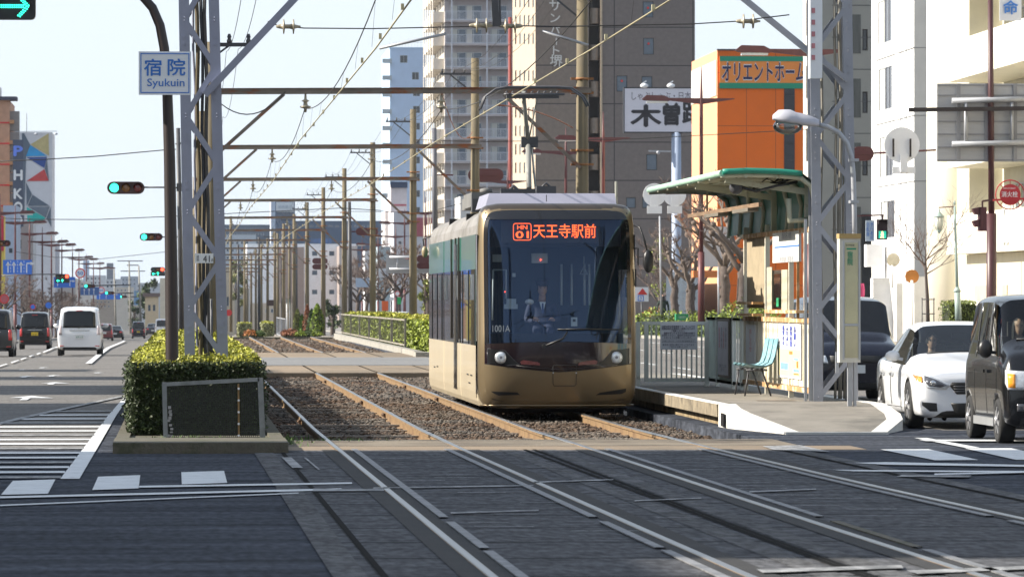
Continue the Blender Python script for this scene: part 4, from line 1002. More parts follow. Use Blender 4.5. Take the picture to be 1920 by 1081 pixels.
b=MB();c=P(1077,603,TY+.62);b.box(c.x-.045,c.x+.045,c.y,c.y+.05,c.z-.065,c.z+.065);cm=b.build('dash_camera',pale,tram);b=MB();b.box(c.x-.02,c.x+.02,c.y-.006,c.y,c.z-.0,c.z+.04);b.build('camera_lens',black_pl,cm)
b=MB();b.box(TXC-.25,TXC+.25,TY+1.75,TY+1.9,.5,1.5);b.build('driver_seat',inter_d,tram)
drv=seated('person', 'tram driver in navy uniform, peaked cap and tie behind the windscreen',((TXC-.15)*1.058,81.5+1.50,1.20),M('navy_uniform',(.012,.017,.045),.8,var=.2),cap=M('navy_cap',(.010,.012,.03),.7),tie=True)
# wipers
b=MB();b.tube([tp(-.22,1.08,.04),tp(.05,1.19,.05),tp(.12,1.29,.05)],[.014,.012,.01],6);b.tube([tp(-.02,1.325,.03),tp(.35,1.322,.035),tp(.92,1.322,.03)],.009,6);b.tube([tp(.1,1.325,.045),tp(.62,1.328,.045)],.011,6);b.lathe(tp(-.22,1.08,.04),[(.03,-.02),(.03,.03)],10,0, 'y');b.build('wiper',black_pl,tram)
# mirrors
b=MB();b.tube([Vector((TXC+1.12,TY+.35,2.83)),Vector((TXC+1.19,TY+.2,2.80)),Vector((TXC+1.25,TY+.15,2.62)),Vector((TXC+1.30,TY+.12,2.42))],.014,6);mr_=b.build('mirror_arm',black_pl,tram)
b=MB();c=Vector((TXC+1.305,TY+.12,2.31));b.ball(c,.1,14,0,(.8,.55,1.7));b.build('mirror',black_pl,mr_)
b=MB();b.tube([Vector((TXC+1.14,TY+.6,2.5)),Vector((TXC+1.19,TY+.5,2.5)),Vector((TXC+1.19,TY+.5,2.25))],.01,6);b.box(TXC+1.145,TXC+1.165,TY+.5,TY+.55,1.95,2.2);b.build('camera_arm',black_pl,tram)
b=MB();b.tube([Vector((TXC-1.15,TY+15.2,2.85)),Vector((TXC-1.28,TY+15.3,2.8)),Vector((TXC-1.26,TY+15.3,2.65))],.012,6);mr_=b.build('mirror_arm',black_pl,tram)
b=MB();b.ball(Vector((TXC-1.25,TY+15.3,2.58)),.08,12,0,(.7,.7,1.3));b.build('mirror',M('mirror_tan',(.3,.24,.14),.4),mr_)
# the tram stands a little deeper than it was laid out
tram.location=(TXC*1.058,81.5,-.10);tram.scale=(1.058,)*3
# ------------------------------------------------------------------ vehicles
from mathutils.bvhtree import BVHTree
veh_glass=GL('vehicle_glass',(.66,.72,.70),1.5)
veh_glass_dk=M('privacy_glass',(.008,.009,.011),.05,var=.2,sc=1,spec=.4)
seat_m=M('seat_fabric',(.05,.045,.04),.9,var=.2,sc=6)
orange_l=M('indicator_amber',(.85,.32,.02),.25,var=.15,sc=20,coat=.8)
lens_m=M('lamp_glass',(.62,.64,.66),.15,var=.3,sc=25,metal=.25,coat=1)
lens_d=M('lamp_inner',(.12,.12,.13),.2,var=.3,sc=25,metal=.4,coat=.5)
tail_m=M('tail_red',(.5,.02,.02),.25,var=.2,sc=20,coat=.7)
chrome=M('chrome',(.6,.6,.6),.15,metal=.9,var=.05)
plate_w=M('plate_white',(.66,.67,.66),.5,var=.04);plate_y=M('plate_yellow',(.62,.43,.02),.5,var=.04)
RING=[(0,0,0),(.80,0,0),(.965,.07,0),(1.0,.50,0),(.985,.90,0),(.955,1.02,0)]
def make_vehicle(t,st,rules,paint_m,glass_m,wheels,wr,crease=.35,levels=2,names=('windscreen', 'side_window', 'rear_window')):
    """st: (y, zb, zbelt, ztop, wb, wt); returns the body and a function that lays flat details on its skin"""
    bm=bmesh.new();cl=bm.edges.layers.float.new('crease_edge');rows=[]
    for (y,zb,zs,zt,wb,wt) in st:
        h=zs-zb;pts=[(0,zb),(wb*.80,zb),(wb*.965,zb+.07*h),(wb,zb+.5*h),(wb*.99,zs-.07),(wb*.955,zs)]
        pts += [(wt,zt-min(.075,(zt-zs)*.35)),(wt*.84,zt-.005),(wt*.42,zt+.012),(0,zt+.015)]
        full=[(-x,z) for x,z in pts[:0:-1]][0:0]
        ring=pts+[(-x,z) for x,z in pts[-2:0:-1]]
        rows.append([bm.verts.new((x,y,z)) for x,z in ring])
    n=len(rows[0]);hn=9
    def jj(j): return j if j < hn else n-1-j
    for i in range(len(rows)-1):
        for j in range(n):
            f=bm.faces.new((rows[i][j],rows[i+1][j],rows[i+1][(j+1) % n],rows[i][(j+1) % n]));f.material_index=rules(i,jj(j));f.smooth=True
    for k,r in ((0,rows[0]),(-1,rows[-1])):
        for j in range(hn):       # cap the two ends with quads across
            a_,b_,c_,d_=r[j],r[j+1],r[(n-j-1) % n],r[(n-j) % n]
            vs=[]
            for v in (a_,b_,c_,d_):
                if v not in vs: vs.append(v)
            if len(vs) >= 3:
                f=bm.faces.new(vs if k else vs[::-1]);f.smooth=True;f.material_index=rules(-1 if k == 0 else -2,j)
    bm.edges.ensure_lookup_table()
    for e_ in bm.edges:
        ms={f.material_index for f in e_.link_faces}
        e_[cl] = .75 if len(ms) > 1 else crease
    bmesh.ops.recalc_face_normals(bm,faces=bm.faces)
    me=bpy.data.meshes.new('cage');bm.to_mesh(me);bm.free()
    arch=M('wheel_well',(.01,.01,.01),.9)
    slots=[paint_m,glass_m,glass_m,glass_m,M('sill_black',(.02,.02,.02),.5),arch]
    for m_ in slots: me.materials.append(m_)
    o=bpy.data.objects.new('cage',me);COL.objects.link(o)
    md=o.modifiers.new('u', 'SUBSURF');md.levels=levels;md.render_levels=levels
    cut=None
    if wheels:
        c=MB()
        for (y,x) in wheels:
            for s in (-1,1): c.lathe((s*(x-.02),y,wr),[(wr+.045,-.24),(wr+.045,.3)],28,5, 'x')
        cm=c.mesh('cut',slots);cut=bpy.data.objects.new('cut',cm);COL.objects.link(cut)
        b3=bmesh.new();b3.from_mesh(cm);bmesh.ops.recalc_face_normals(b3,faces=b3.faces);b3.to_mesh(cm);b3.free()
        bo=o.modifiers.new('b', 'BOOLEAN');bo.operation = 'DIFFERENCE';bo.object=cut;bo.solver = 'EXACT'
    dg=bpy.context.evaluated_depsgraph_get();ev=bpy.data.meshes.new_from_object(o.evaluated_get(dg));bpy.data.objects.remove(o)
    if cut: bpy.data.objects.remove(cut)
    bm=bmesh.new();bm.from_mesh(ev);bvh=BVHTree.FromBMesh(bm)
    def split(idx,name,mats):
        b2=bm.copy();bmesh.ops.delete(b2,geom=[f for f in b2.faces if f.material_index not in idx],context='FACES')
        if not b2.faces: b2.free();return None
        mm=bpy.data.meshes.new(name);
        for f in b2.faces:
            f.material_index=idx.index(f.material_index)
        b2.to_mesh(mm);b2.free()
        for q in mats: mm.materials.append(q)
        ob=bpy.data.objects.new(name,mm);COL.objects.link(ob);ob.parent=t;return ob
    body_o=split([0,4,5], 'body',[slots[0],slots[4],slots[5]])
    for i,nn in ((1,names[0]),(2,names[1]),(3,names[2])): split([i],nn,[glass_m])
    bm.free()
    def hit(a,b,side,out):
        if side == 'f': o_,d_=Vector((a,-5,b)),Vector((0,1,0))
        elif side == 'r': o_,d_=Vector((a,12,b)),Vector((0,-1,0))
        elif side == 't': o_,d_=Vector((a,b,5)),Vector((0,0,-1))
        else: o_,d_=Vector((side*5,a,b)),Vector((-side,0,0))
        h,nrm,_,_=bvh.ray_cast(o_,d_)
        if h is None: return None
        return h-d_*out
    def decal(name,poly,side,mat,out=.008,par=None,nsub=7,thick=0):
        """polygon given in the plane seen from that side, laid on the skin (finely subdivided)"""
        xs_=[p[0] for p in poly];zs_=[p[1] for p in poly];b=bmesh.new()
        vs=[b.verts.new((p[0],p[1],0)) for p in poly];b.faces.new(vs)
        x0,x1,z0,z1=min(xs_),max(xs_),min(zs_),max(zs_)
        for k in range(1,nsub):
            for co,no in (((lerp(x0,x1,k/nsub),0,0),(1,0,0)),((0,lerp(z0,z1,k/nsub),0),(0,1,0))):
                bmesh.ops.bisect_plane(b,geom=b.verts[:]+b.edges[:]+b.faces[:],plane_co=co,plane_no=no)
        ok=True;rim=[v.index for v in b.verts]
        b.verts.index_update()
        for v in list(b.verts):
            h=hit(v.co.x,v.co.y,side,out)
            if h is None: b.verts.remove(v) if False else None;v.tag=True
            else: v.co=h;v.tag=False
        bmesh.ops.delete(b,geom=[v for v in b.verts if v.tag],context='VERTS')
        for f in b.faces: f.smooth=True
        # give it an edge so it is not paper-thin
        dv={'f': Vector((0,1,0)), 'r': Vector((0,-1,0)), 't': Vector((0,0,-1))}.get(side,Vector((-side if isinstance(side,int) else 0,0,0)))
        bd=[e_ for e_ in b.edges if e_.is_boundary]
        ex=bmesh.ops.extrude_edge_only(b,edges=bd)
        for v in [g for g in ex['geom'] if isinstance(g,bmesh.types.BMVert)]: v.co += dv*(out+.01)
        mm=bpy.data.meshes.new(name);b.to_mesh(mm);b.free();mm.materials.append(mat)
        ob=bpy.data.objects.new(name,mm);COL.objects.link(ob);ob.parent=par or t;return ob
    # wheels
    if wheels:
        for (y,x) in wheels:
            for s in (-1,1):
                b=MB();xc=s*(x-.10);pf=[(wr*.62,-.09),(wr*.93,-.10),(wr,-.075),(wr,.075),(wr*.93,.10),(wr*.64,.095),(wr*.62,.06)]
                b.lathe((xc,y,wr),[(r_,q*(1 if s > 0 else -1)) for r_,q in (pf if s > 0 else pf[::-1])][::(1 if s > 0 else 1)],28,0, 'x');tw=bpy.data.objects.new('wheel',b.mesh('wheel',rubber_t));COL.objects.link(tw);tw.parent=t
                r=MB();r.lathe((xc+s*.055,y,wr),[(wr*.64,-.0),(wr*.65,.04)][::1],28,0, 'x')
                hub=xc+s*.10
                for k in range(7):
                    q=2*pi*k/7;p0=Vector((hub,y,wr));p1=p0+Vector((-s*.015,sin(q)*wr*.62,cos(q)*wr*.62));r.bar(p0,p1,.045,.025,up=(1,0,0))
                r.lathe((hub,y,wr),[(.06,-.02),(.06,.02),(.03,.03)] if s > 0 else [(.03,-.03),(.06,-.02),(.06,.02)],14,0, 'x')
                rm=bpy.data.objects.new('rim',r.mesh('rim',M('alloy',(.42,.42,.43),.35,metal=.6,var=.1)));COL.objects.link(rm);rm.parent=tw
    return body_o,decal,hit
def lbox(par,name,mat,*bx):
    b=MB()
    for q in bx: b.box(*q)
    o=bpy.data.objects.new(name,b.mesh(name,mat));COL.objects.link(o);o.parent=par;return o
def ltube(par,name,mat,pts,r,n=8):
    b=MB();b.tube(pts,r,n);o=bpy.data.objects.new(name,b.mesh(name,mat));COL.objects.link(o);o.parent=par;return o
def ltext(par,s,mat,c,w_,h_,rz=0,bold=0,name='lettering'):
    o=text(s,None,mat,c,w_,h_,rz,bold,name=name);o.parent=par;return o
def mirror(par,x,y,z,mat,s=1.):
    for sd in (-1,1):
        b=MB();b.ball((sd*(x+.11),y,z),.1*s,12,0,(1.05,.55,.75));b.bar((sd*(x-.03),y+.02,z-.05),(sd*(x+.06),y,z-.03),.04)
        o=bpy.data.objects.new('wing_mirror',b.mesh('wing_mirror',mat));COL.objects.link(o);o.parent=par
def interior(t,L,W,zf,zt,cab0,cab1,dash):
    lbox(t, 'dashboard',seat_m,(-W*.85,W*.85,dash,dash+.35,zf,dash_h(zf)))
    for sd in (-1,1):
        lbox(t, 'seat',seat_m,(sd*.36-.24,sd*.36+.24,cab0,cab0+.5,zf,zf+.25),(sd*.36-.23,sd*.36+.23,cab0+.45,cab0+.58,zf+.2,zf+.72),(sd*.36-.12,sd*.36+.12,cab0+.48,cab0+.56,zf+.74,zf+.9))
    lbox(t, 'rear_seat',seat_m,(-W*.8,W*.8,cab1,cab1+.12,zf,zf+.62))
def dash_h(zf): return zf+.42
white_car=M('white_car_paint',(.74,.75,.77),.25,var=.02,coat=.6)
black_car=M('black_car_paint',(.006,.006,.007),.25,var=.1,coat=.5,spec=.3)
navy_car=M('navy_car_paint',(.005,.006,.014),.25,var=.1,coat=.4,spec=.3)
red_car=M('wine_car_paint',(.14,.012,.014),.25,var=.1,coat=.8)
bk=lambda t: t
# --- white sedan waiting at the junction
sed=thing('sedan', 'white four-door saloon car with lit amber indicator standing beside the platform', 'car',(10.78,71.45,0))
W_=.885
st=[(0.00,.26,.60,.68,.66,.54),(.03,.18,.64,.74,.79,.66),(.20,.155,.72,.83,.86,.76),(.75,.15,.79,.915,W_,.79),(1.20,.16,.83,.97,W_,.79),(1.42,.16,.85,1.01,W_,.77),
      (2.18,.16,.86,1.395,W_,.60),(2.75,.16,.87,1.445,W_,.60),(3.30,.16,.88,1.40,W_,.585),(4.05,.17,.91,1.08,.87,.66),(4.45,.20,.90,1.03,.85,.66),(4.70,.26,.86,.98,.76,.60),(4.73,.34,.80,.90,.70,.55)]
def rl(i,j):
    if j < 0 or i < 0: return 0
    if i == 5 and j >= 6: return 1
    if i == 5 and j == 5: return 2
    if i in (6,7) and j == 5: return 2
    if i == 8 and j >= 6: return 3
    if i == 8 and j == 5: return 2
    if j <= 0: return 4
    return 0
bo,dc,hit=make_vehicle(sed,st,rl,white_car,veh_glass,[(.92,W_),(3.77,W_)],.325)
for s in (-1,1):
    hl=dc('headlight',[(s*.42,.60),(s*.48,.545),(s*.72,.56),(s*.855,.63),(s*.872,.76),(s*.80,.785),(s*.62,.70)][::s], 'f',lens_m,.010)
    dc('headlight_inner',[(s*.47,.60),(s*.56,.57),(s*.72,.59),(s*.77,.66),(s*.76,.73),(s*.62,.68)][::s], 'f',lens_d,.014,hl,5)
    dc('indicator',[(s*.79,.63),(s*.85,.66),(s*.855,.735),(s*.79,.715)][::s], 'f',orange_l,.016,hl,3)
    h_=hit(s*.66,.63, 'f',.02);b=MB();b.lathe(h_,[(.001,-.012),(.035,-.010),(.045,.01)][::1],14,0, 'y');q=bpy.data.objects.new('projector',b.mesh('projector',chrome));COL.objects.link(q);q.parent=hl
    dc('fog_recess',[(s*.60,.25),(s*.70,.25),(s*.80,.33),(s*.80,.375),(s*.61,.36)][::s], 'f',M('vent_black',(.012,.012,.012),.5),.006)
    for y0,y1 in ((1.62,2.62),(2.66,3.55)):
        b=MB();
        for a_,b_ in (((y0,.3),(y0,.82)),((y1,.3),(y1,.82)),((y0,.28),(y1,.28))):
            pts=[hit(lerp(a_[0],b_[0],k/5),lerp(a_[1],b_[1],k/5),s,.001) for k in range(6)];b.tube([p for p in pts if p],.005,4)
        q=bpy.data.objects.new('door_seam',b.mesh('door_seam',black_pl));COL.objects.link(q);q.parent=sed
        h_=hit(y1-.15,.72,s,.02);lbox(sed, 'door_handle',chrome,(h_.x-.015,h_.x+.015,y1-.24,y1-.06,.70,.735))
dc('grille',[(-.44,.60),(-.34,.48),(.34,.48),(.44,.60),(.40,.64),(-.40,.64)], 'f',MATS['vent_black'],.008)
b=MB()
for z in (.515,.55,.585): b.tube([hit(lerp(-.38,.38,k/8),z, 'f',.014) for k in range(9)],.006,5)
q=bpy.data.objects.new('grille_bar',b.mesh('grille_bar',lens_d));COL.objects.link(q);q.parent=sed
dc('lower_grille',[(-.42,.36),(-.36,.21),(.36,.21),(.42,.36)], 'f',MATS['vent_black'],.006)
h_=hit(0,.44, 'f',.012);npl=lbox(sed, 'number_plate',plate_w,(-.165,.165,h_.y-.01,h_.y,.36,.52));
mirror(sed,.86,1.78,.98,white_car);interior(sed,4.7,W_,.42,1.4,2.05,3.3,1.45)
ltube(sed, 'wiper',black_pl,[(-.55,1.40,1.02),(-.05,1.45,1.04),(.1,1.46,1.04)],.012)
lbox(sed, 'rear_view_mirror',black_pl,(-.12,.12,1.98,2.0,1.22,1.29))
d1=seated('person', 'driver in dark clothes at the wheel of the white saloon car',(10.78-.36,71.45+2.26,.50),M('dark_jacket',(.02,.02,.024),.8,var=.2),sc=.93)
st_w=MB();st_w.lathe((0,0,0),[(.17,-.012),(.185,0),(.17,.012),(.155,0)],18,0, 'y')
def steer(par,x,y,z):
    o=bpy.data.objects.new('steering_wheel',st_w.mesh('steering_wheel',black_pl));COL.objects.link(o);o.parent=par;o.location=(x,y,z)
steer(sed,-.36,1.84,.76)
# --- black small van in front
van=thing('small_van', 'glossy black small van with chrome wheels entering beside the white saloon', 'van',(10.70,64.2,0));W_=.738
st=[(0,.34,.62,.80,.66,.60),(.03,.22,.74,.92,.70,.64),(.14,.20,.98,1.10,W_,.66),(.46,.20,1.03,1.20,W_,.665),(.60,.20,1.05,1.27,W_,.665),(1.05,.20,1.06,1.76,W_,.62),(1.5,.20,1.06,1.80,W_,.625),(1.95,.2,1.06,1.81,W_,.625),(2.7,.2,1.06,1.80,W_,.62),(3.20,.22,1.05,1.78,W_,.60),(3.36,.24,.98,1.70,.72,.57),(3.395,.34,.9,1.5,.66,.52)]
def rl(i,j):
    if i < 0: return 0
    if i == 4 and j >= 6: return 1
    if i in (4,5,6,7,8) and j == 5: return 2
    if j <= 0: return 4
    return 0
bo,dc,hit=make_vehicle(van,st,rl,black_car,veh_glass,[(.60,W_),(2.95,W_)],.275)
for s in (-1,1):
    hl=dc('headlight',[(s*.36,.66),(s*.69,.66),(s*.715,.74),(s*.71,.90),(s*.40,.88)][::s], 'f',lens_m,.012)
    dc('indicator',[(s*.60,.68),(s*.685,.69),(s*.69,.86),(s*.60,.85)][::s], 'f',orange_l,.018,hl,3)
    dc('fog_lamp',[(s*.48,.40),(s*.58,.40),(s*.58,.49),(s*.48,.49)][::s], 'f',lens_d,.01,None,3)
    b=MB()
    for a_,b_ in (((.66,.35),(.66,1.04)),((1.5,.35),(1.5,1.75)),((2.45,.35),(2.45,1.75)),((.66,.33),(2.45,.33)),((1.5,.85),(3.2,.85))):
        pts=[hit(lerp(a_[0],b_[0],k/8),lerp(a_[1],b_[1],k/8),s,.001) for k in range(9)];b.tube([p for p in pts if p],.004,4)
    q=bpy.data.objects.new('door_seam',b.mesh('door_seam',M('seam_dark',(.004,.004,.004),.8)));COL.objects.link(q);q.parent=van
    for y_ in (1.32,1.62): 
        h_=hit(y_,.87,s,.016);lbox(van, 'door_handle',black_car,(h_.x-.015,h_.x+.015,y_-.08,y_+.08,.85,.89))
    for y0,y1 in ((1.44,1.56),(2.40,2.5)):
        dc('window_pillar',[(y0,1.08),(y1,1.08),(y1,1.72),(y0,1.72)][::1],s,black_car,.006,None,4)
    h_=hit(2,.3,s,.0);lbox(van, 'sill',alu,(h_.x-.02,h_.x+.008,.95,2.6,.20,.30))
dc('grille',[(-.34,.68),(.34,.68),(.36,.84),(-.36,.84)], 'f',MATS['vent_black'],.008)
dc('lower_grille',[(-.4,.30),(.4,.30),(.36,.44),(-.36,.44)], 'f',MATS['vent_black'],.008)
h_=hit(0,.53, 'f',.012);lbox(van, 'number_plate',plate_y,(-.165,.165,h_.y-.01,h_.y,.46,.62))
for sd in (-1,1):
    b=MB();b.ball((sd*.85,.77,1.15),.11,14,0,(.82,.5,1.05));b.bar((sd*.72,.78,1.1),(sd*.82,.77,1.12),.04);o=bpy.data.objects.new('wing_mirror',b.mesh('wing_mirror',black_pl));COL.objects.link(o);o.parent=van
lbox(van, 'dashboard',seat_m,(-.66,.66,.5,.85,.6,1.08));lbox(van, 'rear_seat',seat_m,(-.6,.6,2.3,2.42,.5,1.3))
for sd in (-1,1): lbox(van, 'seat',seat_m,(sd*.34-.22,sd*.34+.22,1.2,1.65,.45,.72),(sd*.34-.21,sd*.34+.21,1.62,1.74,.7,1.3),(sd*.34-.1,sd*.34+.1,1.62,1.7,1.3,1.48))
ltube(van, 'antenna',black_pl,[(-.1,1.2,1.80),(-.18,1.25,2.02)],.006);lbox(van, 'antenna_base',black_pl,(-.14,-.06,1.17,1.28,1.80,1.84));ltube(van, 'wiper',black_pl,[(-.5,.58,1.27),(.1,.60,1.28)],.012);steer(van,-.34,1.02,1.12)
d2=seated('person', 'driver with dark hair steering the glossy black small van',(10.70-.34,64.2+1.42,.74),M('dark_knit',(.03,.02,.02),.9,var=.2),hair='long',sc=.93)
# --- minivans: one shape, used for the navy one by the platform and the white one on the far side road
def minivan(label,loc,pm,rz,yellow=False,glass=None,cat='minivan',W_=.85,H_=1.80,L_=4.4,kei=False,group=None,detail=True):
    t=thing('small_van' if kei else 'minivan',label,cat,loc,group);k=H_/1.8;l=L_/4.4;w=W_
    st=[(0,.34,.60,.72,w*.86,w*.7),(.04,.22,.70,.84,w*.93,w*.8),(.25*l,.20,.88*k,1.0*k,w,w*.86),(.75*l,.20,.98*k,1.10*k,w,w*.86),(.98*l,.2,1.0*k,1.18*k,w,w*.86),(1.5*l,.2,1.0*k,H_-.06,w,w*.85),(2.3*l,.2,1.0*k,H_,w,w*.86),(3.2*l,.2,1.0*k,H_,w,w*.86),(4.05*l,.22,1.0*k,H_-.03,w,w*.84),(4.28*l,.26,1.0*k,H_-.10,w*.985,w*.81),(4.36*l,.30,.95*k,1.08*k,w*.96,w*.90),(4.40*l,.34,.70,.84,w*.93,w*.86)]
    def rl(i,j):
        if i < 0: return 0
        if i == 4 and j >= 6: return 1
        if i in (4,5,6,7) and j == 5: return 2
        if j <= 0: return 4
        return 0
    b_,dc,hit=make_vehicle(t,st,rl,pm,glass or veh_glass_dk,[(.80*l,w),(3.5*l,w)],.31*(0.9 if kei else 1),levels=2)
    # rear details
    rw=dc('rear_window',[(-w*.74,1.04*k),(w*.74,1.04*k),(w*.70,1.60*k),(w*.5,1.66*k),(-w*.5,1.66*k),(-w*.70,1.60*k)], 'r',veh_glass_dk,.012,None,8)
    for s in (-1,1):
        z0,z1=((.62,1.02) if pm is not white_car else (.78*k,1.12*k))
        dc('tail_light',[(s*w*.79,z0),(s*w*.95,z0),(s*w*.93,z1),(s*w*.80,z1)][::-s], 'r',tail_m if pm is not white_car else M('clear_tail',(.5,.42,.42),.2,var=.2,coat=.8),.012,None,4)
        dc('reflector',[(s*w*.70,.37),(s*w*.90,.37),(s*w*.90,.40),(s*w*.70,.40)][::-s], 'r',tail_m,.008,None,3)
        dc('headlight',[(s*w*.55,.66),(s*w*.88,.70),(s*w*.90,.84),(s*w*.60,.80)][::s], 'f',lens_m,.010,None,5)
    h=hit(0,.74, 'r',.01);pl_=lbox(t, 'number_plate',plate_y if yellow else plate_w,(-.165,.165,h.y,h.y+.012,.66,.82))
    ltext(pl_, '69-13' if not yellow else '16-87',M('plate_green_ink',(.03,.2,.1),.5) if not yellow else ink_black,(0,h.y+.014,.725),.25,.065,pi)
    h=hit(0,.95*k, 'r',.015);lbox(t, 'chrome_strip',chrome,(-w*.45,w*.45,h.y-.03,h.y+.01,.93*k,.96*k));ltube(t, 'rear_wiper',black_pl,[(.05,h.y+.02,1.02*k),(-.12,h.y-.0,1.10*k)],.012)
    lbox(t, 'rear_bumper',black_pl,(-w*.7,w*.7,4.3*l,4.38*l,.22,.30));lbox(t, 'spoiler_lamp',tail_m,(-.12,.12,4.26*l,4.30*l,H_-.15,H_-.125))
    h=hit(0,.62, 'f',.01);lbox(t, 'front_plate',plate_w,(-.165,.165,h.y-.01,h.y,.5,.64));dc('grille',[(-w*.5,.68),(w*.5,.68),(w*.52,.80),(-w*.52,.80)], 'f',M('vent_black',(.012,.012,.012),.5),.008)
    if rz: mirror(t,w,1.15*l,1.10*k,pm if pm is not red_car else black_pl,1.1);t.rotation_euler=(0,0,rz);return t
nv=minivan('navy minivan waiting behind the tram shelter wall',(11.5,90.6,0),navy_car,0,H_=1.80)
PI_=pi
def back(px_,Y): return (XY(px_,Y),Y,gz(XY(px_,Y),Y))
def rearat(px_,Y,L_): x,y,z=back(px_,Y);return (x,y+L_,z-.0)
minivan('white minivan with tinted rear window driving away in the next lane',rearat(149,205,4.4),white_car,PI_,H_=1.87)
minivan('black boxy small van with yellow number plate driving away',rearat(65,252,3.4),black_car,PI_,True,cat='van',W_=.738,H_=1.76,L_=3.4,kei=True)
minivan('black minivan cut off by the picture edge behind the boxy black van',rearat(-18,200,4.4),M('graphite_paint',(.012,.011,.011),.3,coat=.4),PI_,H_=1.78)
minivan('wine red car driving away just past the white minivan',rearat(196,500,3.6),red_car,PI_,W_=.8,H_=1.6,L_=3.6,cat='car')
minivan('dark blue small van with yellow plate far down the road',rearat(259.5,585,3.4),navy_car,PI_,True,W_=.738,H_=1.86,L_=3.4,kei=True,cat='van')
minivan('pale delivery van far down the road beside the hedge end',rearat(304,640,4.4),white_car,PI_,H_=2.1,cat='van',W_=.9)
def farsedan(label,loc,pm,rz,H_=1.45):
    t=thing('sedan',label, 'car',loc)
    st=[(0.00,.30,.56,.62,.66,.50),(.05,.20,.62,.70,.78,.62),(.75,.16,.74,.875,.86,.78),(1.42,.16,.83,1.00,.87,.77),(2.18,.16,.86,H_-.05,.87,.60),(2.75,.16,.87,H_,.87,.60),(3.30,.16,.88,H_-.04,.87,.585),(4.05,.17,.91,1.06,.86,.66),(4.50,.26,.88,1.0,.80,.64),(4.55,.34,.80,.90,.74,.6)]
    def rl(i,j):
        if i == 3 and j >= 6: return 1
        if i in (3,4,5,6) and j == 5: return 2
        if i == 6 and j >= 6: return 3
        return 4 if j <= 0 else 0
    b_,dc,hit=make_vehicle(t,st,rl,pm,veh_glass_dk,[(.92,.87),(3.7,.87)],.32)
    for s in (-1,1): dc('tail_light',[(s*.45,.72),(s*.76,.72),(s*.78,.86),(s*.48,.86)][::-s], 'r',tail_m,.01,None,4);dc('headlight',[(s*.5,.58),(s*.76,.60),(s*.76,.68),(s*.5,.66)][::s], 'f',lens_m,.01,None,4)
    h=hit(0,.62, 'r',.01);lbox(t, 'number_plate',plate_w,(-.165,.165,h.y,h.y+.012,.54,.70));t.rotation_euler=(0,0,rz);return t
farsedan('black saloon car driving away beside the wine red car',rearat(216,560,4.55),black_car,PI_)
farsedan('dark grey estate car driving away ahead of the dark blue van',rearat(286,680,4.55),M('dark_grey_paint',(.03,.03,.04),.25,coat=.8),PI_,1.5)
farsedan('white car passing behind the long fenced hedge on the opposite road',(XY(752,330),330,gz(12,330)),white_car,.0,1.5)
farsedan('silver car passing behind the fenced hedge close to the tram side',(XY(742,262)+6.6,262,gz(14,262)),M('silver_paint',(.45,.47,.5),.25,metal=.3,coat=.8),.0,1.5)
# ------------------------------------------------------------------ hedges
def leaves(m_,n,fn,size,rnd,mi=0,up=.5):
    for _ in range(n):
        p=Vector(fn());s=size*rnd.uniform(.6,1.3);d=Vector((rnd.uniform(-1,1),rnd.uniform(-1,1),rnd.uniform(-1,1)+up)).normalized()
        u=d.orthogonal().normalized();u.rotate(Matrix.Rotation(rnd.uniform(0,6.28),3,d));v=d.cross(u)
        m_.face([p-u*s,p+v*s*.45,p+u*s,p-v*s*.45],mi)
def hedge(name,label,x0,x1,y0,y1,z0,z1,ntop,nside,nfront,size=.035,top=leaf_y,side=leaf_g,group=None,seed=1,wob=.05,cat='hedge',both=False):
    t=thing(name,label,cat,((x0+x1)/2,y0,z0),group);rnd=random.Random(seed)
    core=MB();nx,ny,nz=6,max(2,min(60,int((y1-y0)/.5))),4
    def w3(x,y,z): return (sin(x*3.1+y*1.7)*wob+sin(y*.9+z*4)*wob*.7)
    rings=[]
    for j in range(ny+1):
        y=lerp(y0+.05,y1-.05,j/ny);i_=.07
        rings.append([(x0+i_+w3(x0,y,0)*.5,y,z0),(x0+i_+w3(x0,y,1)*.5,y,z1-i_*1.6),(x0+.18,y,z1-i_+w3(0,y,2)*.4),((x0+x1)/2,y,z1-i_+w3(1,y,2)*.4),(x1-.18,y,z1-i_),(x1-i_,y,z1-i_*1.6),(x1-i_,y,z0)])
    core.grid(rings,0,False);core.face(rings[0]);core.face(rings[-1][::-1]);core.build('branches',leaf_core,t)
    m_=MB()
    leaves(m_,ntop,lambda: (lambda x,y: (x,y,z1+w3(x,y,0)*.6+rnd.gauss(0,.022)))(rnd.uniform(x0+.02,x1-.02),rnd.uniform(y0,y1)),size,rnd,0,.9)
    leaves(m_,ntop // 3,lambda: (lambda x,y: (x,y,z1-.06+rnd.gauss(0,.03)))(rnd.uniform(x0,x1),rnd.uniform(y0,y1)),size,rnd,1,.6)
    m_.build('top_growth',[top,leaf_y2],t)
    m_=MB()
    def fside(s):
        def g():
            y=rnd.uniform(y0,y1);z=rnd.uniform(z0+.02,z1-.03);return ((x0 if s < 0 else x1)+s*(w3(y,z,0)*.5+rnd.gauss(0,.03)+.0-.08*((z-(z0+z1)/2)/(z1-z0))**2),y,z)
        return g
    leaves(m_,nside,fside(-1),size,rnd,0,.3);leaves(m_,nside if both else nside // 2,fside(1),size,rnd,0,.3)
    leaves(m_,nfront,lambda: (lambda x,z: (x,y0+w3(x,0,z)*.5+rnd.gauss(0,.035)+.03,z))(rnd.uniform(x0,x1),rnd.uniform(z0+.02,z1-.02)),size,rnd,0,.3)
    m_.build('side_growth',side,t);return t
hx0,hx1=-.64,1.0
hedge('hedge', 'clipped golden hedge at the road corner around the lattice mast foot',hx0,hx1,66.1,79.5,.08,1.0,26000,9500,11500,.027,seed=3)
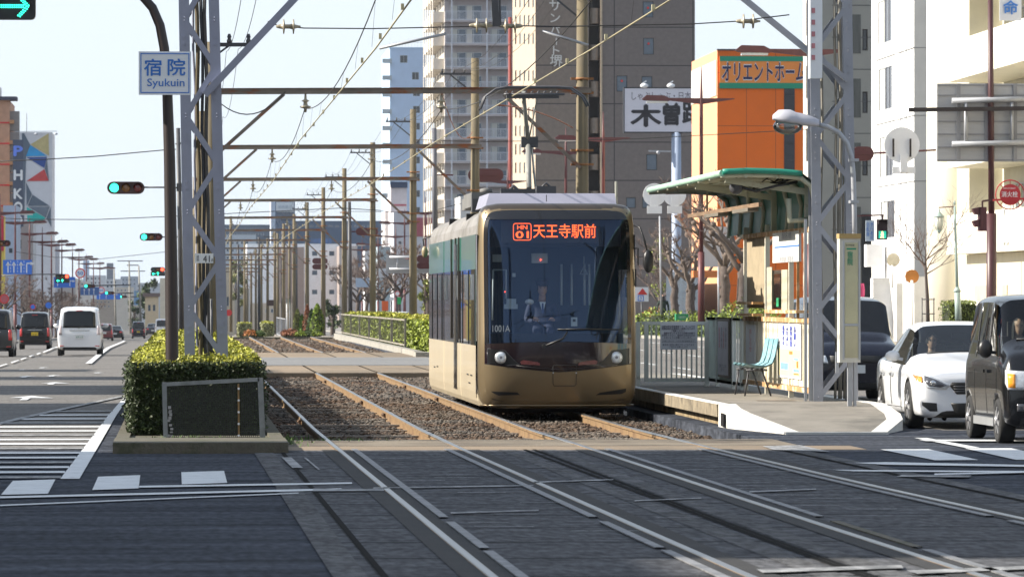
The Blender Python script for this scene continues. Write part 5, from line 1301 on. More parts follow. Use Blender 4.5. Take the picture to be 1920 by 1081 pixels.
hedge('hedge', 'clipped golden hedge, second block behind the lattice mast',hx0+.05,hx1-.02,80.3,93.0,.0,.98,8000,2500,1500,.038,seed=4)
hedge('hedge', 'clipped golden hedge, third block from the corner',hx0+.05,hx1-.05,93.8,113,.0,.98,3800,900,500,.06,seed=5)
hedge('hedge', 'clipped golden hedge, farthest long block towards the first crossing',hx0+.05,hx1-.1,114,134,.0,.95,2600,600,500,.07,seed=6)
m_=MB();m_.box(-.78,1.22,60.9,63.2,-.1,.125);m_.box(-.78,-.62,63.2,134,-.1,.11);m_.box(1.06,1.22,63.2,134,-.3,.11);m_.box(-.62,1.06,63.2,134,-.1,.075)
struct(m_.build('median_kerb',conc_dark))
# wire mesh screen at the hedge's end
t=thing('mesh_screen', 'grey framed mesh screen standing before the hedge end', 'screen',(XY(400,64.3),64.3,.12));YF=64.3
def fr(px0,py0,px1,py1,w_,nm_='frame_bar',mt=None): b=MB();b.bar(P(px0,py0,YF),P(px1,py1,YF),w_,.04,up=(0,1,0));return b.build(nm_,mt or M('screen_frame',(.20,.215,.22),.6,var=.2,sc=4,col2=(.12,.13,.12),f2=(.5,.65)),t)
fr(308,716,311,840,.055);fr(488,708,493,834,.065);fr(312,720,486,711,.045);fr(316,834,486,828,.03)
fr(447,719,448,824,.022, 'slotted_bar',M('slotted_rust',(.22,.14,.06),.8,var=.3));
b=MB()
for k in range(5): b.lathe(P(447.5,728+22*k,YF-.03),[(.014,-.006),(.014,.006)],8,0, 'y')
b.build('slot_hole',sign_white,t)
m_=MB();a_,b_=P(312,834,YF+.01),P(487,715,YF+.01);n_=46
for i in range(n_): x=lerp(a_.x,b_.x,i/n_);m_.box(x-.004,x+.004,YF+.01,YF+.014,a_.z,b_.z)
for i in range(32): z=lerp(a_.z,b_.z,i/32);m_.box(a_.x,b_.x,YF+.006,YF+.010,z-.004,z+.004)
m_.build('mesh',M('mesh_wire',(.03,.033,.03),.7),t)
b=MB();rnd=random.Random(2)
for i in range(14):
    c=P(rnd.uniform(316,322),rnd.uniform(752,828),YF-.006);b.box(c.x-.018,c.x+.018,c.y-.003,c.y,c.z-rnd.uniform(.01,.035),c.z+.012)
b.build('torn_sticker',M('sticker_grey',(.34,.34,.34),.8),t)
# fenced hedge on the far right of the tracks
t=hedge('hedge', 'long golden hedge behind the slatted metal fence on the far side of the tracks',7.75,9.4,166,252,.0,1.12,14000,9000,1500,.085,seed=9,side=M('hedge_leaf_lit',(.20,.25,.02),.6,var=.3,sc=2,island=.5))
m_=MB();m_.box(7.25,7.5,166,254,-.3,.16);struct(m_.build('kerb',conc))
def railfence(name,label,x,y0,y1,z0,h,n,mat,every=8,cat='fence',tk=.03):
    t=thing(name,label,cat,(x,y0,z0));b=MB();b.box(x-.02,x+.02,y0,y1,z0+h-.05,z0+h);b.box(x-.02,x+.02,y0,y1,z0+.10,z0+.15);b.build('rail_bar',mat,t)
    b=MB()
    for i in range(n+1):
        y=lerp(y0,y1,i/n)
        if i % every: b.box(x-.008,x+.008,y-tk,y+tk,z0+.15,z0+h-.05)
    o=b.build('slats',mat,t);
    for i in range(0,n+1,every):
        y=lerp(y0,y1,i/n);b=MB();b.box(x-.035,x+.035,y-.05,y+.05,z0,z0+h+.03);b.build('post',mat,t)
    return t
railfence('slat_fence', 'long low metal slat fence in front of the golden hedge beyond the crossing',7.55,180,252,.1,1.0,62,M('fence_dark',(.30,.27,.22),.6,metal=.3,var=.3),10,tk=.02)
def boxframe(label,x0,x1,y,z0,z1,leafy=True):
    t=thing('mesh_screen',label, 'screen',((x0+x1)/2,y,z0));b=MB()
    for x in (x0,x1): b.box(x-.04,x+.04,y-.03,y+.03,z0,z1)
    b.box(x0,x1,y-.025,y+.025,z1-.06,z1+.01);b.box(x0,x1,y-.02,y+.02,z0+.05,z0+.1);b.build('frame',galv,t)
    b=MB();n_=int((x1-x0)/.06)
    for i in range(n_): x=lerp(x0,x1,i/n_);b.box(x-.004,x+.004,y,y+.006,z0+.1,z1-.06)
    b.build('mesh',MATS['mesh_wire'],t);return t
boxframe('grey framed mesh screen closing the end of the fenced hedge next to the tram',7.85,9.3,165.2,.05,1.12);
o=MB();o.box(7.2,9.6,164,166,-.1,.14);struct(o.build('kerb',conc))
# fence and flowers by the right kerb: shrubs along the opposite pavement
rnd=random.Random(31)
sh_g=M('shrub_leaf',(.17,.22,.02),.6,var=.3,sc=.8,island=.5);sh_d=M('shrub_leaf_dark',(.06,.10,.018),.6,var=.3,sc=.8,island=.5);sh_o=M('shrub_leaf_orange',(.34,.13,.03),.6,var=.3,island=.5)
def bush(label,c,r,h,n,mt,size=.07,name='shrub',group=None,cat='shrub',cone=False,seed=1):
    t=thing(name,label,cat,c,group);rr=random.Random(seed);m_=MB();core=MB()
    def pt():
        q=rr.uniform(0,6.283);v=rr.random()**.7 if cone else rr.random();k=rr.uniform(.8,1.06)*(1+.1*sin(q*3+v*7+seed))
        if cone: rad=(1-v**1.8)**.75*(.75+.25*min(1,v*5));return (c[0]+cos(q)*r*rad*k,c[1]+sin(q)*r*rad*k,c[2]+.03+v*h)
        ph=math.acos(1-v);return (c[0]+cos(q)*r*sin(ph)*k,c[1]+sin(q)*r*1.6*sin(ph)*k,c[2]+.02+h*cos(ph)*k)
    leaves(m_,n,pt,size,rr,0,.3);m_.build('leaves',mt,t)
    if cone: core.lathe(c,[(r*.6,.02),(r*.8,h*.15),(r*.78,h*.4),(r*.6,h*.65),(r*.3,h*.88),(.02,h*.97)],10)
    else: core.ball((c[0],c[1],c[2]),1,12,0,(r*.82,r*1.3,h*.82))
    core.build('branches',leaf_core,t);return t
for i,(px_,Y,r,h,mt,lab) in enumerate(((1205,268,.9,.95,sh_d, 'dark green shrub at the tram edge behind the white fence'),(1232,262,1.5,1.25,MATS['shrub_leaf'], 'bright yellow-green shrub mound behind the white notice fence'),(1262,258,1.3,.9,sh_d, 'dull green shrub between two pollarded trunks'),(1300,250,1.6,1.1,sh_g, 'olive shrub mound beside the green planter box'),(1338,246,1.5,1.05,sh_g, 'yellow-green shrub in front of the brown lamp pole'),(1372,240,1.4,1.05,sh_d, 'green shrub at the foot of the thick pollarded tree'),(1398,234,1.6,1.5,sh_g, 'tall yellow-green shrub close to the shelter wall'),(1222,290,1.0,1.3,sh_o, 'orange flowering shrub beside the wheelchair sign'),(1420,228,1.2,1.2,sh_g, 'yellow shrub seen through the shelter frame'))):
    x=XY(px_,Y);bush(lab,(x,Y,gz(x,Y)+.12),r,h,1300,mt,.085,seed=i)
for i,(px_,w_,hh,mt,lab) in enumerate(((558,7,44, 'a', 'olive conical conifer, first in the row past the track end'),(566.5,4,34, 'b', 'slim green conifer in the gap between two larger ones'),(576,6,52, 'c', 'rust-brown dead conifer standing in the conifer row'),(584.5,7,44, 'd', 'dark green conifer right of the rust-brown dead one'),(595,10.5,54, 'e', 'largest bright green conifer beside the thick gantry pole'))):
    Y=300+(5-i)*5;x=XY(px_,Y);s=Y/F;base=P(px_,624,Y).z
    cm_={'a': M('conifer_olive',(.13,.15,.03),.7,var=.3,island=.5), 'b': M('conifer_green',(.10,.19,.02),.7,var=.3,island=.5), 'c': M('conifer_dead',(.24,.10,.05),.8,var=.3,island=.5), 'd': M('conifer_dark',(.035,.075,.018),.7,var=.3,island=.5), 'e': M('conifer_bright',(.17,.25,.02),.7,var=.3,island=.5)}[mt]
    bush(lab,(x,Y,base),w_*1.35*s,hh*s,1600,cm_,.06, 'conifer', 'conifers past the track end', 'conifer',True,i)
for i,(px_,w_,hh,mt) in enumerate(((470,14,10,sh_o),(486,10,9,sh_d),(563,16,8,sh_g),(578,14,9,MATS['shrub_leaf_dark']),(592,14,8,sh_g),(546,14,12,MATS['conifer_dead']),(536,10,10,M('conifer_dead',(.24,.10,.05))))):
    Y=290;x=XY(px_,Y);s=Y/F;lab=['orange low shrub near the far end of the tracks', 'dark low shrub next to the orange one at the far track end', 'yellow ground shrub under the conifer row', 'dark ground shrub under the brown conifer', 'pale low shrub under the largest conifer', 'reddish brush pile beside the conifer row', 'small reddish brush heap by the grey fence panel'][i]
    bush(lab,(x,Y,P(px_,629,Y).z),w_*s,hh*s,400,mt,.07,seed=40+i)
# low hedge boxes far down the line
for i,(x0,x1,yb,yt,Y,lab) in enumerate(((447,472,621,606,420, 'small hedge block with grey side near the far platform'),(492,514,625,605,380, 'hedge block with metal side panel down the line'))):
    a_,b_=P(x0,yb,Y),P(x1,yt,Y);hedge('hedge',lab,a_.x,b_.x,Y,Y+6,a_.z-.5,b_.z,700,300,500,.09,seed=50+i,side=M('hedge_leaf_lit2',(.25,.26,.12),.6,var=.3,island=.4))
railfence('slat_fence', 'pale lattice fence panel standing down the line past the crest',XY(525,360),340,372,P(525,622,350).z-.4,1.3,20,galv,10)
# ------------------------------------------------------------------ trees
def pollard(seed,H,knobs=7,twigs=True,thick=.24,spread=1.0,shoots=14,up=.75):
    """trunk, and the crown of knobbly cut-back limbs; two meshes"""
    r=random.Random(seed);tr=MB();cr=MB();p=Vector((0,0,0));pts=[p.copy()];rad=[thick*1.25]
    n=7;hb=H*.45
    for i in range(1,n+1):
        p=Vector((r.gauss(0,.05)*spread+p.x*.9,r.gauss(0,.05)+p.y*.9,hb*i/n));pts.append(p.copy());rad.append(thick*lerp(1.05,.72,i/n)*r.uniform(.93,1.1))
    tr.tube(pts,rad,10)
    for i in range(5): q=pts[r.randint(2,n)];a_=r.uniform(0,6.3);tr.ball(q+Vector((cos(a_),sin(a_),0))*thick*.7,thick*.38,8)
    def limb(p0,d,L,r0,depth):
        k=4;q=[p0];rr=[r0];c=p0.copy();dd=d.copy()
        for i in range(k):
            dd=(dd+Vector((r.gauss(0,.22),r.gauss(0,.22),r.gauss(.05,.14)))).normalized();c=c+dd*L/k;q.append(c.copy());rr.append(r0*lerp(1,.62,(i+1)/k)*r.uniform(.9,1.15))
        cr.tube(q,rr,7,0)
        cr.ball(c,rr[-1]*1.7,8,0,(1,1,.9))
        if depth > 0:
            for _ in range(r.randint(2,3)):
                nd=(dd+Vector((r.gauss(0,.7),r.gauss(0,.7),r.gauss(.15,.4)))).normalized();limb(q[-1 if r.random() < .6 else -2],nd,L*r.uniform(.45,.7),rr[-1]*.75,depth-1)
        if twigs:
            for _ in range(shoots if depth == 0 else shoots // 3):
                nd=(dd*.5+Vector((r.gauss(0,.6),r.gauss(0,.6),r.gauss(.4,.4)))).normalized();l=L*r.uniform(.15,.5);e_=c+nd*l+Vector((r.gauss(0,.05),r.gauss(0,.05),.05));cr.tube([c,c.lerp(e_,.5)+Vector((0,0,-.02)),e_],[.016,.012,.006],4,1,cap=False)
    for i in range(knobs):
        a_=2*pi*i/knobs+r.uniform(-.3,.3);z0=pts[-1] if i % 2 else pts[-2]
        limb(z0.copy(),Vector((cos(a_)*spread,sin(a_)*spread,up*r.uniform(.6,1.5))).normalized(),H*r.uniform(.22,.36),thick*.42,2)
    return tr,cr
PT=[]
for i,(sd_,H,kn,th,sp_,sh,up_) in enumerate(((1,6.2,6,.29,.9,8,1.0),(2,6.6,6,.26,.8,8,1.3),(3,5.4,9,.15,1.1,10,.8),(4,5.6,9,.14,1.2,12,.7))):
    tr,cr=pollard(sd_,H,kn,True,th,sp_,sh,up_);PT.append((tr.mesh('trunk',bark),cr.mesh('crown',[bark_l if i < 2 else bark,twig_m])))
def tree(k,x,y,z,sc,rz,label,group='pollarded street trees',name='pollarded_tree'):
    t=thing(name,label, 'tree',(x,y,z),group)
    for me,nn in zip(PT[k],('trunk', 'crown')): o=bpy.data.objects.new(nn,me);COL.objects.link(o);o.parent=t
    t.scale=(sc,)*3;t.rotation_euler=(0,0,rz);return t
for i,(px_,Y,k,sc,rz,lab) in enumerate(((1262,281,1,.93,.4, 'knobbly pollarded tree nearest the tram mirror'),(1297,268,0,.95,2.1, 'pollarded tree with a lumpy trunk behind the notice fence'),(1362,252,1,1.12,4.0, 'pollarded tree leaning beside the brown lamp pole'),(1394,240,0,1.2,1.0, 'thickest pollarded tree close to the shelter'),(1345,300,0,1.5,5.2, 'tall pollarded tree reaching above the green canopy'),(1240,330,2,.9,3.3, 'bare twiggy tree behind the round road sign back'))):
    x=XY(px_,Y);tree(k,x,Y,gz(x,Y)+.1,sc,rz,lab)
rnd=random.Random(77)
places=['behind the black boxy van', 'above the white minivan roof', 'below the first blue lane sign', 'under the red and arrow signal', 'below the round speed sign', 'beside the curved grey lamp pipe', 'close to the yellow shop front', 'near the far end of the tree row', 'between the first two lamp posts', 'between the second pair of lamp posts', 'behind the no parking disc', 'below the second blue sign', 'under the third blue sign', 'before the white far building', 'standing back from the kerb at the no parking disc', 'standing back from the kerb at the boxy black van', 'standing back from the kerb by the mural foot', 'standing back from the kerb behind the arrow signal', 'standing back from the kerb near the second blue sign', 'standing back from the kerb near the fifty speed sign']
for i in range(20):
    px_=(14,44,62,84,104,122,140,156,172,186,30,200,214,228,52,73,94,113,131,148)[i];Y=(135000 if i < 14 else 152000)/(340-px_)*(1 if i != 10 else 1.3);x=XY(px_,Y)
    tree(2+i % 2,x,Y,gz(x,Y)+.1,rnd.uniform(.85,1.15),rnd.uniform(0,6.28), 'bare pollarded street tree ' + places[i])
for i,(px_,Y) in enumerate(((668,420),(688,430),(704,415),(722,400),(800,340),(745,360))):
    x=XY(px_,Y);tree(2+i % 2,x,Y,gz(x,Y),1.2,i*1.3, 'bare street tree beyond the fenced hedge, ' + ['behind the thin gantry pole', 'left of the pale sign board', 'below the pale sign board', 'under the signal backs', 'with green leaves left beside the tram', 'near the orange shop banner'][i])
# leafy trees
def leafy(label,px_,pyb,pyt,Y,wpx,mt,n=1500,name='leafy_tree',size=.22):
    x=XY(px_,Y);s=Y/F;zb,zt=P(px_,pyb,Y).z,P(px_,pyt,Y).z;t=thing(name,label, 'tree',(x,Y,zb));r=random.Random(int(px_));H=zt-zb;w_=wpx*s/2
    b=MB();b.tube([(x,Y,zb-3),(x+.1,Y,zb+H*.3),(x-.1,Y,zb+H*.7)],[.25,.2,.08],8)
    for k in range(5): a_=r.uniform(0,6.3);b.tube([(x,Y,zb+H*.3),(x+cos(a_)*w_*.6,Y+sin(a_)*w_*.6,zb+H*r.uniform(.5,.85))],[.1,.03],6)
    b.build('trunk',bark,t);m_=MB();cl=[(Vector((x+r.uniform(-.75,.75)*w_,Y+r.uniform(-.75,.75)*w_,zb+H*r.uniform(.25,.9))),w_*r.uniform(.25,.5)) for _ in range(14)]
    def pt():
        c,q=r.choice(cl);return c+Vector((r.gauss(0,.5),r.gauss(0,.5),r.gauss(0,.5)))*q
    leaves(m_,n,pt,size,r,0,.3);m_.build('crown',mt,t);return t
dkg=M('evergreen_leaf',(.05,.075,.025),.6,var=.4,sc=.6,island=.5)
leafy('dark evergreen tree at the far end of the road near the cream house',276,620,512,760,34,dkg,2600,size=.25)
leafy('second dark evergreen tree behind the utility poles',252,625,560,800,22,dkg,1200,size=.25)
leafy('pale green tree seen beside the lattice mast',446,600,480,620,34,M('olive_leaf',(.16,.17,.07),.6,var=.3,island=.5),1500)
leafy('sparse light green tree next to the tram rear',800,600,520,300,30,M('spring_leaf',(.25,.28,.06),.6,var=.3,island=.5),900,size=.09)
leafy('loose green tree behind the wheelchair sign',1236,590,430,420,40,MATS['spring_leaf'],1300,size=.10)
leafy('brownish bare-looking tree between tram and sign pole',1215,600,420,450,60,M('brown_twigs',(.22,.15,.12),.8,var=.3,island=.5),2600,size=.07)
leafy('dark green garden tree behind the conifers',622,625,560,420,30,dkg,900,size=.16)
# ------------------------------------------------------------------ platform
plat_top=M('platform_surface',(.21,.19,.16),.9,var=.2,sc=1.5,bump=.3,col2=(.13,.12,.10),f2=(.5,.65),sc2=.8)
PZ=.30
m_=MB();rows=[]
def pe(y):    # track-side edge, outer edge, height
    h=PZ*min(1,max(0,(y-69.3)/4.2));xl=7.42 if y > 72.5 else lerp(7.85,7.42,(y-69.3)/3.2)
    xr=9.75-max(0,71.5-y)*.25;return xl,xr,h
yy=[69.3,69.8,70.4,71.2,72.0,72.8,73.5,76,80,90,104]
m_.grid([[(pe(y)[0]+.22,y,pe(y)[2]+.012),(pe(y)[1]-.2,y,pe(y)[2]+.012)] for y in yy],0,False);struct(m_.build('platform',plat_top))
m_=MB();m_.grid([[(pe(y)[0],y,-.3),(pe(y)[0],y,pe(y)[2]+.016),(pe(y)[0]+.24,y,pe(y)[2]+.016),(pe(y)[0]+.24,y,-.3)] for y in yy[:7]],0,False);m_.face([(pe(73.5)[0],73.5,-.3),(pe(73.5)[0],73.5,.316),(pe(73.5)[0]+.24,73.5,.316),(pe(73.5)[0]+.24,73.5,-.3)])
struct(m_.build('platform_kerb',kerb_white))
m_=MB();m_.grid([[(pe(y)[1]-.22,y,pe(y)[2]+.016),(pe(y)[1],y,pe(y)[2]+.016),(pe(y)[1],y,-.3)] for y in yy],0,False);struct(m_.build('platform_kerb',kerb_white))
m_=MB();m_.box(7.85,9.2,69.05,69.3,-.1,.03);struct(m_.build('platform_kerb',kerb_white))
m_=MB();m_.box(7.40,7.66,73.5,104,.135,.308);struct(m_.build('platform_edge',M('edge_block',(.23,.19,.13),.9,var=.3,sc=4,bump=.6,col2=(.12,.1,.07),f2=(.5,.65),sc2=3)))
m_=MB();m_.box(7.41,7.56,73.5,104,.308,.318);struct(m_.build('edge_line',paint))
m_=MB();m_.box(7.56,7.7,73.5,104,-.34,.135);struct(m_.build('platform_wall',M('platform_wall',(.30,.23,.13),.9,var=.35,sc=3,bump=.5,col2=(.16,.11,.06),f2=(.45,.6),sc2=2)))
m_=MB();m_.face([(8.2,75.6,.3165),(8.75,75.6,.3165),(8.75,75.95,.3165),(8.2,75.95,.3165)]);struct(m_.build('drain_cover',M('drain_rust',(.12,.08,.06),.8,var=.3)))
m_=MB();c=PX(1377,790,7.40);m_.box(7.395,7.41,72.6,72.95,.02,.2);struct(m_.build('drain_opening',black_pl))
# ------------------------------------------------------------------ shelter
XW=8.97
shw=M('shelter_paint',(.68,.64,.52),.6,var=.12,sc=2,col2=(.42,.26,.12),f2=(.62,.74),sc2=2.2)
shr=M('shelter_rust',(.45,.26,.11),.8,var=.3,sc=4,col2=(.6,.5,.36),f2=(.5,.62),sc2=4)
shg=M('shelter_green',(.012,.15,.09),.45,var=.15,sc=2)
ivory=M('canopy_ivory',(.50,.50,.38),.6,var=.15,sc=2,col2=(.28,.22,.12),f2=(.6,.72),sc2=3)
sh=thing('tram_shelter', 'ivory and green platform shelter with cantilever canopy and rusty panels', 'shelter',(XW,76,PZ))
def W(px_,py_,x=None): return PX(px_,py_,x or XW)
def wallbox(name,px0,px1,py0,py1,mat,x=XW,t_=.03,par=None,pyref=None):
    """box on the wall plane between two pixel columns; heights taken at the near column"""
    a_=PX(px0,py1,x);b_=PX(px1,py1,x);zt=PX(px1,py0,x).z;zb=b_.z
    m_=MB();m_.box(x-t_,x+t_,b_.y,a_.y,zb,zt);return m_.build(name,mat,par or sh)
Y0s,Y1s=75.55,84.6
for y in (75.6,78.2,81.4,84.5): m_=MB();m_.box(XW-.035,XW+.035,y-.04,y+.04,PZ,2.9);m_.build('frame_post',shw,sh)
m_=MB()
for z in (.42,1.42,2.72): m_.box(XW-.045,XW+.045,Y0s,Y1s,z,z+.07)
m_.box(XW-.046,XW+.046,78.3,81.4,1.55,1.6);m_.build('frame_rail',shr,sh)
m_=MB();m_.box(XW-.01,XW+.01,Y0s,Y1s,.50,1.42);m_.build('lower_panel',shw,sh)
m_=MB()
for i in range(14): y=Y0s+.3+i*.66;m_.box(XW-.022,XW-.0105,y,y+.03,.50,1.42)
m_.build('panel_rib',shw,sh)
m_=MB();m_.box(XW-.05,XW+.05,Y0s-.05,Y0s+.03,PZ,2.95);m_.box(XW-.12,XW-.08,75.5,75.54,PZ,2.9);m_.build('end_post',alu,sh)
# upper part: corrugated sheet, timetable board, panes
m_=MB()
n_=26
m_.grid([[(XW+.02+(.015 if i % 2 else -.015),lerp(81.5,84.4,i/n_),z) for i in range(n_+1)] for z in (1.62,2.72)],0,False);m_.build('corrugated_sheet',M('corrugated_tan',(.33,.27,.18),.7,var=.2,sc=2),sh)
tb=wallbox('timetable_board',1451,1500,432,490,M('board_white',(.62,.62,.58),.6,var=.1),XW-.03,.02)
b=MB();a_,b_=W(1498,452,XW-.055),W(1452,452,XW-.055);b.box(XW-.0555,XW-.051,a_.y,b_.y,a_.z-.07,a_.z-.05);b.build('blue_line',ink_blue,tb)
text('駅名標',tb,M('faint_ink',(.25,.26,.3),.7),(XW-.054,(a_.y+b_.y)/2,a_.z+.1),1.2,.1,-pi/2)
text('時刻表 運賃表',tb,MATS['faint_ink'],(XW-.054,(a_.y+b_.y)/2,a_.z-.25),1.8,.09,-pi/2)
m_=MB();m_.box(XW-.004,XW+.004,78.3,81.3,1.62,2.2);m_.build('window_pane',GL('shelter_pane',(.72,.7,.6),1.45),sh)
m_=MB();m_.box(XW-.02,XW-.008,78.5,79.3,1.6,2.2);m_.box(XW-.02,XW-.008,80.6,81.3,1.6,2.25);m_.build('old_notice',M('notice_tan',(.42,.38,.28),.8,var=.2),sh)
m_=MB();m_.box(XW-.03,XW-.021,79.6,79.9,1.65,1.78);m_.build('green_sticker',M('sticker_green',(.02,.3,.12),.6),sh)
m_=MB();
for y in (76.4,77.3): m_.box(XW-.02,XW+.02,y,y+.03,1.49,2.72)
m_.box(XW-.18,XW+.02,76.0,77.8,1.56,1.60);m_.box(XW-.18,XW-.02,81.8,84.2,1.5,1.54);m_.box(XW-.18,XW-.02,81.8,84.2,1.68,1.72);m_.build('rusty_shelf',shr,sh)
# poster with timetable text
po=thing('poster', 'yellow and white poster with blue vertical writing on the shelter panel', 'poster',tuple(W(1480,660,XW-.035)))
a_,b_=W(1460,700,XW-.03),W(1502,711,XW-.03);zt=W(1460,612,XW-.03).z;zb=0.62
y0,y1=b_.y,a_.y;zt,zb,zm=1.40,.60,1.03
m_=MB();m_.box(XW-.034,XW-.024,y0,y1,zb,zt);m_.build('sheet',M('paper_white',(.66,.67,.68),.7,var=.05),po)
m_=MB();m_.box(XW-.0365,XW-.0345,y0+.05,y1-.05,zb+.03,zm);m_.build('yellow_field',M('paper_yellow',(.68,.62,.34),.7,var=.08),po)
yc=(y0+y1)/2;L_=y1-y0
for i,s in enumerate(('電車の中', 'ふれあい', '乗車位置', 'お願い')): text('\n'.join(s),po,M('poster_blue',(.05,.08,.5),.6),(XW-.0372,yc+L_*(.26-i*.17),1.22),.26,.30,-pi/2,bold=.02)
m_=MB();m_.box(XW-.038,XW-.0368,y0+L_*.35,y0+L_*.5,.95,1.0);m_.box(XW-.038,XW-.0368,y0+L_*.08,y0+L_*.3,.66,.68);m_.box(XW-.038,XW-.0368,y0+L_*.1,y0+L_*.18,.76,.86);m_.build('red_mark',M('poster_orange',(.75,.18,.04),.6),po)
m_=MB();m_.box(XW-.0382,XW-.0368,y0+L_*.06,y0+L_*.32,.7,.74);m_.box(XW-.038,XW-.0368,y0+L_*.08,y0+L_*.3,.87,.90);m_.box(XW-.0378,XW-.0368,y0+L_*.55,y0+L_*.9,.72,.82);m_.build('blue_mark',M('poster_lightblue',(.2,.35,.7),.6),po)
o=thing('poster', 'narrow poster with red print on the corner panel behind the seats', 'poster',(XW,83.6,1));m_=MB();m_.box(XW-.034,XW-.012,82.9,84.2,.72,1.36);m_.build('sheet',MATS['paper_white'],o);text('お\nし\nら\nせ',o,M('poster_red',(.6,.1,.1),.6),(XW-.036,83.5,1.12),.35,.36,-pi/2)
# canopy: flat part rising to the track, bending down into the wall
CZ=3.62
def canopy_pt(k,y):      # k 0 at the track-side edge .. 1 at the wall head
    pts=[(7.70,3.555),(8.05,3.57),(8.5,3.56),(8.84,3.53),(8.99,3.42),(9.06,3.15),(9.03,2.8)]
    t_=k*(len(pts)-1);i=min(int(t_),len(pts)-2);return (lerp(pts[i][0],pts[i+1][0],t_-i),y,lerp(pts[i][1],pts[i+1][1],t_-i))
m_=MB();YC0,YC1=75.7,87.6
m_.grid([[canopy_pt(i/24,y) for i in range(25)] for y in (YC0,79,83,YC1)],lambda i,j: 1 if j < 11 else 0,True)
m_.grid([[(lambda p: (p[0],p[1],p[2]+.03))(canopy_pt(i/24,y)) for i in range(25)] for y in (YC0,79,83,YC1)],0,True);m_.build('canopy_sheet',[shg,ivory],sh)
for j in range(8):
    y=lerp(YC0+.05,YC1-.05,j/7);m_=MB();m_.tube([Vector(canopy_pt(i/24,y))-Vector((0.02,0,.035)) for i in range(25)],.038,6);m_.build('canopy_rib',ivory,sh)
for k,r_ in ((.0,.05),(.16,.03),(.33,.03),(.5,.03)):
    p=Vector(canopy_pt(k,0));m_=MB();m_.tube([(p.x,YC0,p.z-(.0 if k == 0 else .05)),(p.x,YC1,p.z-(.0 if k == 0 else .05))],r_,8);m_.build('canopy_purlin',M('edge_pale_green',(.36,.55,.42),.5,var=.15) if k == 0 else ivory,sh)
m_=MB()
m_.tube([Vector(canopy_pt(i/24,YC0-.03))+Vector((0,0,.02)) for i in range(13)],.045,8);m_.build('front_edge',M('edge_green',(.015,.22,.15),.4,var=.1),sh)
m_=MB();m_.bar((8.97,76.1,2.75),(8.97,76.1,3.5),.09);m_.bar((8.95,76.1,3.30),(7.78,76.1,3.47),.06,.09);m_.bar((8.97,80.5,2.75),(8.97,80.5,3.5),.08);m_.bar((8.95,80.5,3.30),(7.78,80.5,3.47),.06,.09);m_.bar((8.3,78,3.1),(8.3,78,3.55),.03);m_.bar((8.3,84,3.1),(8.3,84,3.55),.03);m_.tube([(8.97,76.0,2.9),(8.7,76.0,2.88),(8.68,76.0,3.2)],.045,8);m_.build('canopy_arm',ivory,sh)
m_=MB();m_.bar((8.3,76.2,3.12),(8.3,87,3.12),.05,.06);m_.build('lamp_rail',M('rail_rusty',(.2,.13,.08),.8,var=.3),sh)
for y in (77.2,81.5): m_=MB();m_.box(8.22,8.38,y,y+2.2,3.04,3.09);m_.build('strip_lamp',M('strip_lamp',(.16,.14,.11),.6,var=.3),sh)
m_=MB();m_.lathe((7.95,76.2,3.36),[(.03,-.1),(.09,-.09),(.085,0),(.10,.04)][::-1],14,0, 'y');m_.bar((7.95,76.2,3.42),(7.95,76.2,3.56),.03);sl=m_.build('spot_lamp',steel_dk,sh);m_=MB();m_.lathe((7.95,76.155,3.36),[(.07,-.002),(.07,.002)],14,0, 'y');m_.build('lamp_lens',lens_d,sl)
m_=MB();rr=random.Random(5)
for i in range(5): m_.tube([(rr.uniform(7.7,8.9),76+rr.random(),3.5),(rr.uniform(8,8.8),76.3,3.3+rr.random()*.1),(rr.uniform(8.2,8.9),76.4,3.5)],.010,5)
m_.tube([(8.0,75.9,3.36),(8.2,75.9,3.30),(8.5,75.9,3.38),(8.8,75.9,3.44)],.02,6);m_.build('loose_cable',black_pl,sh)
# seats
teal=M('seat_teal',(.22,.42,.48),.45,var=.15,sc=3,coat=.2)
be=thing('platform_bench', 'row of three pale teal shell seats on thin dark legs', 'bench',(8.55,80,PZ))
for i in range(3):
    y=79.6+i*.62;m_=MB();rows=[]
    pr=[(-.02,.015),(.05,.0),(.18,-.02),(.30,-.02),(.38,.02),(.42,.12),(.45,.26),(.47,.38),(.465,.40)]
    for dx,dz in pr: rows.append([(8.40+dx+.02*(1-cos(v*3)) ,y+v*.22,.76+dz+.03*v*v) for v in (-1,-.6,-.2,.2,.6,1)])
    m_.grid(rows,0,True);m_.grid([[(x+.012,y_,z-.012) for x,y_,z in r] for r in rows],0,True);m_.build('seat',teal,be)
for y in (79.5,80.9):
    m_=MB();m_.tube([(8.42,y,PZ),(8.48,y,.70)],.014,6);m_.tube([(8.82,y,PZ),(8.68,y,.70)],.014,6);m_.tube([(8.44,y,.70),(8.76,y,.70)],.014,6);m_.build('leg',steel_dk,be)
m_=MB();m_.tube([(8.55,79.3,.71),(8.55,81.1,.71)],.015,6);m_.tube([(8.7,79.3,.71),(8.7,81.1,.71)],.015,6);m_.build('seat_frame',steel_dk,be)
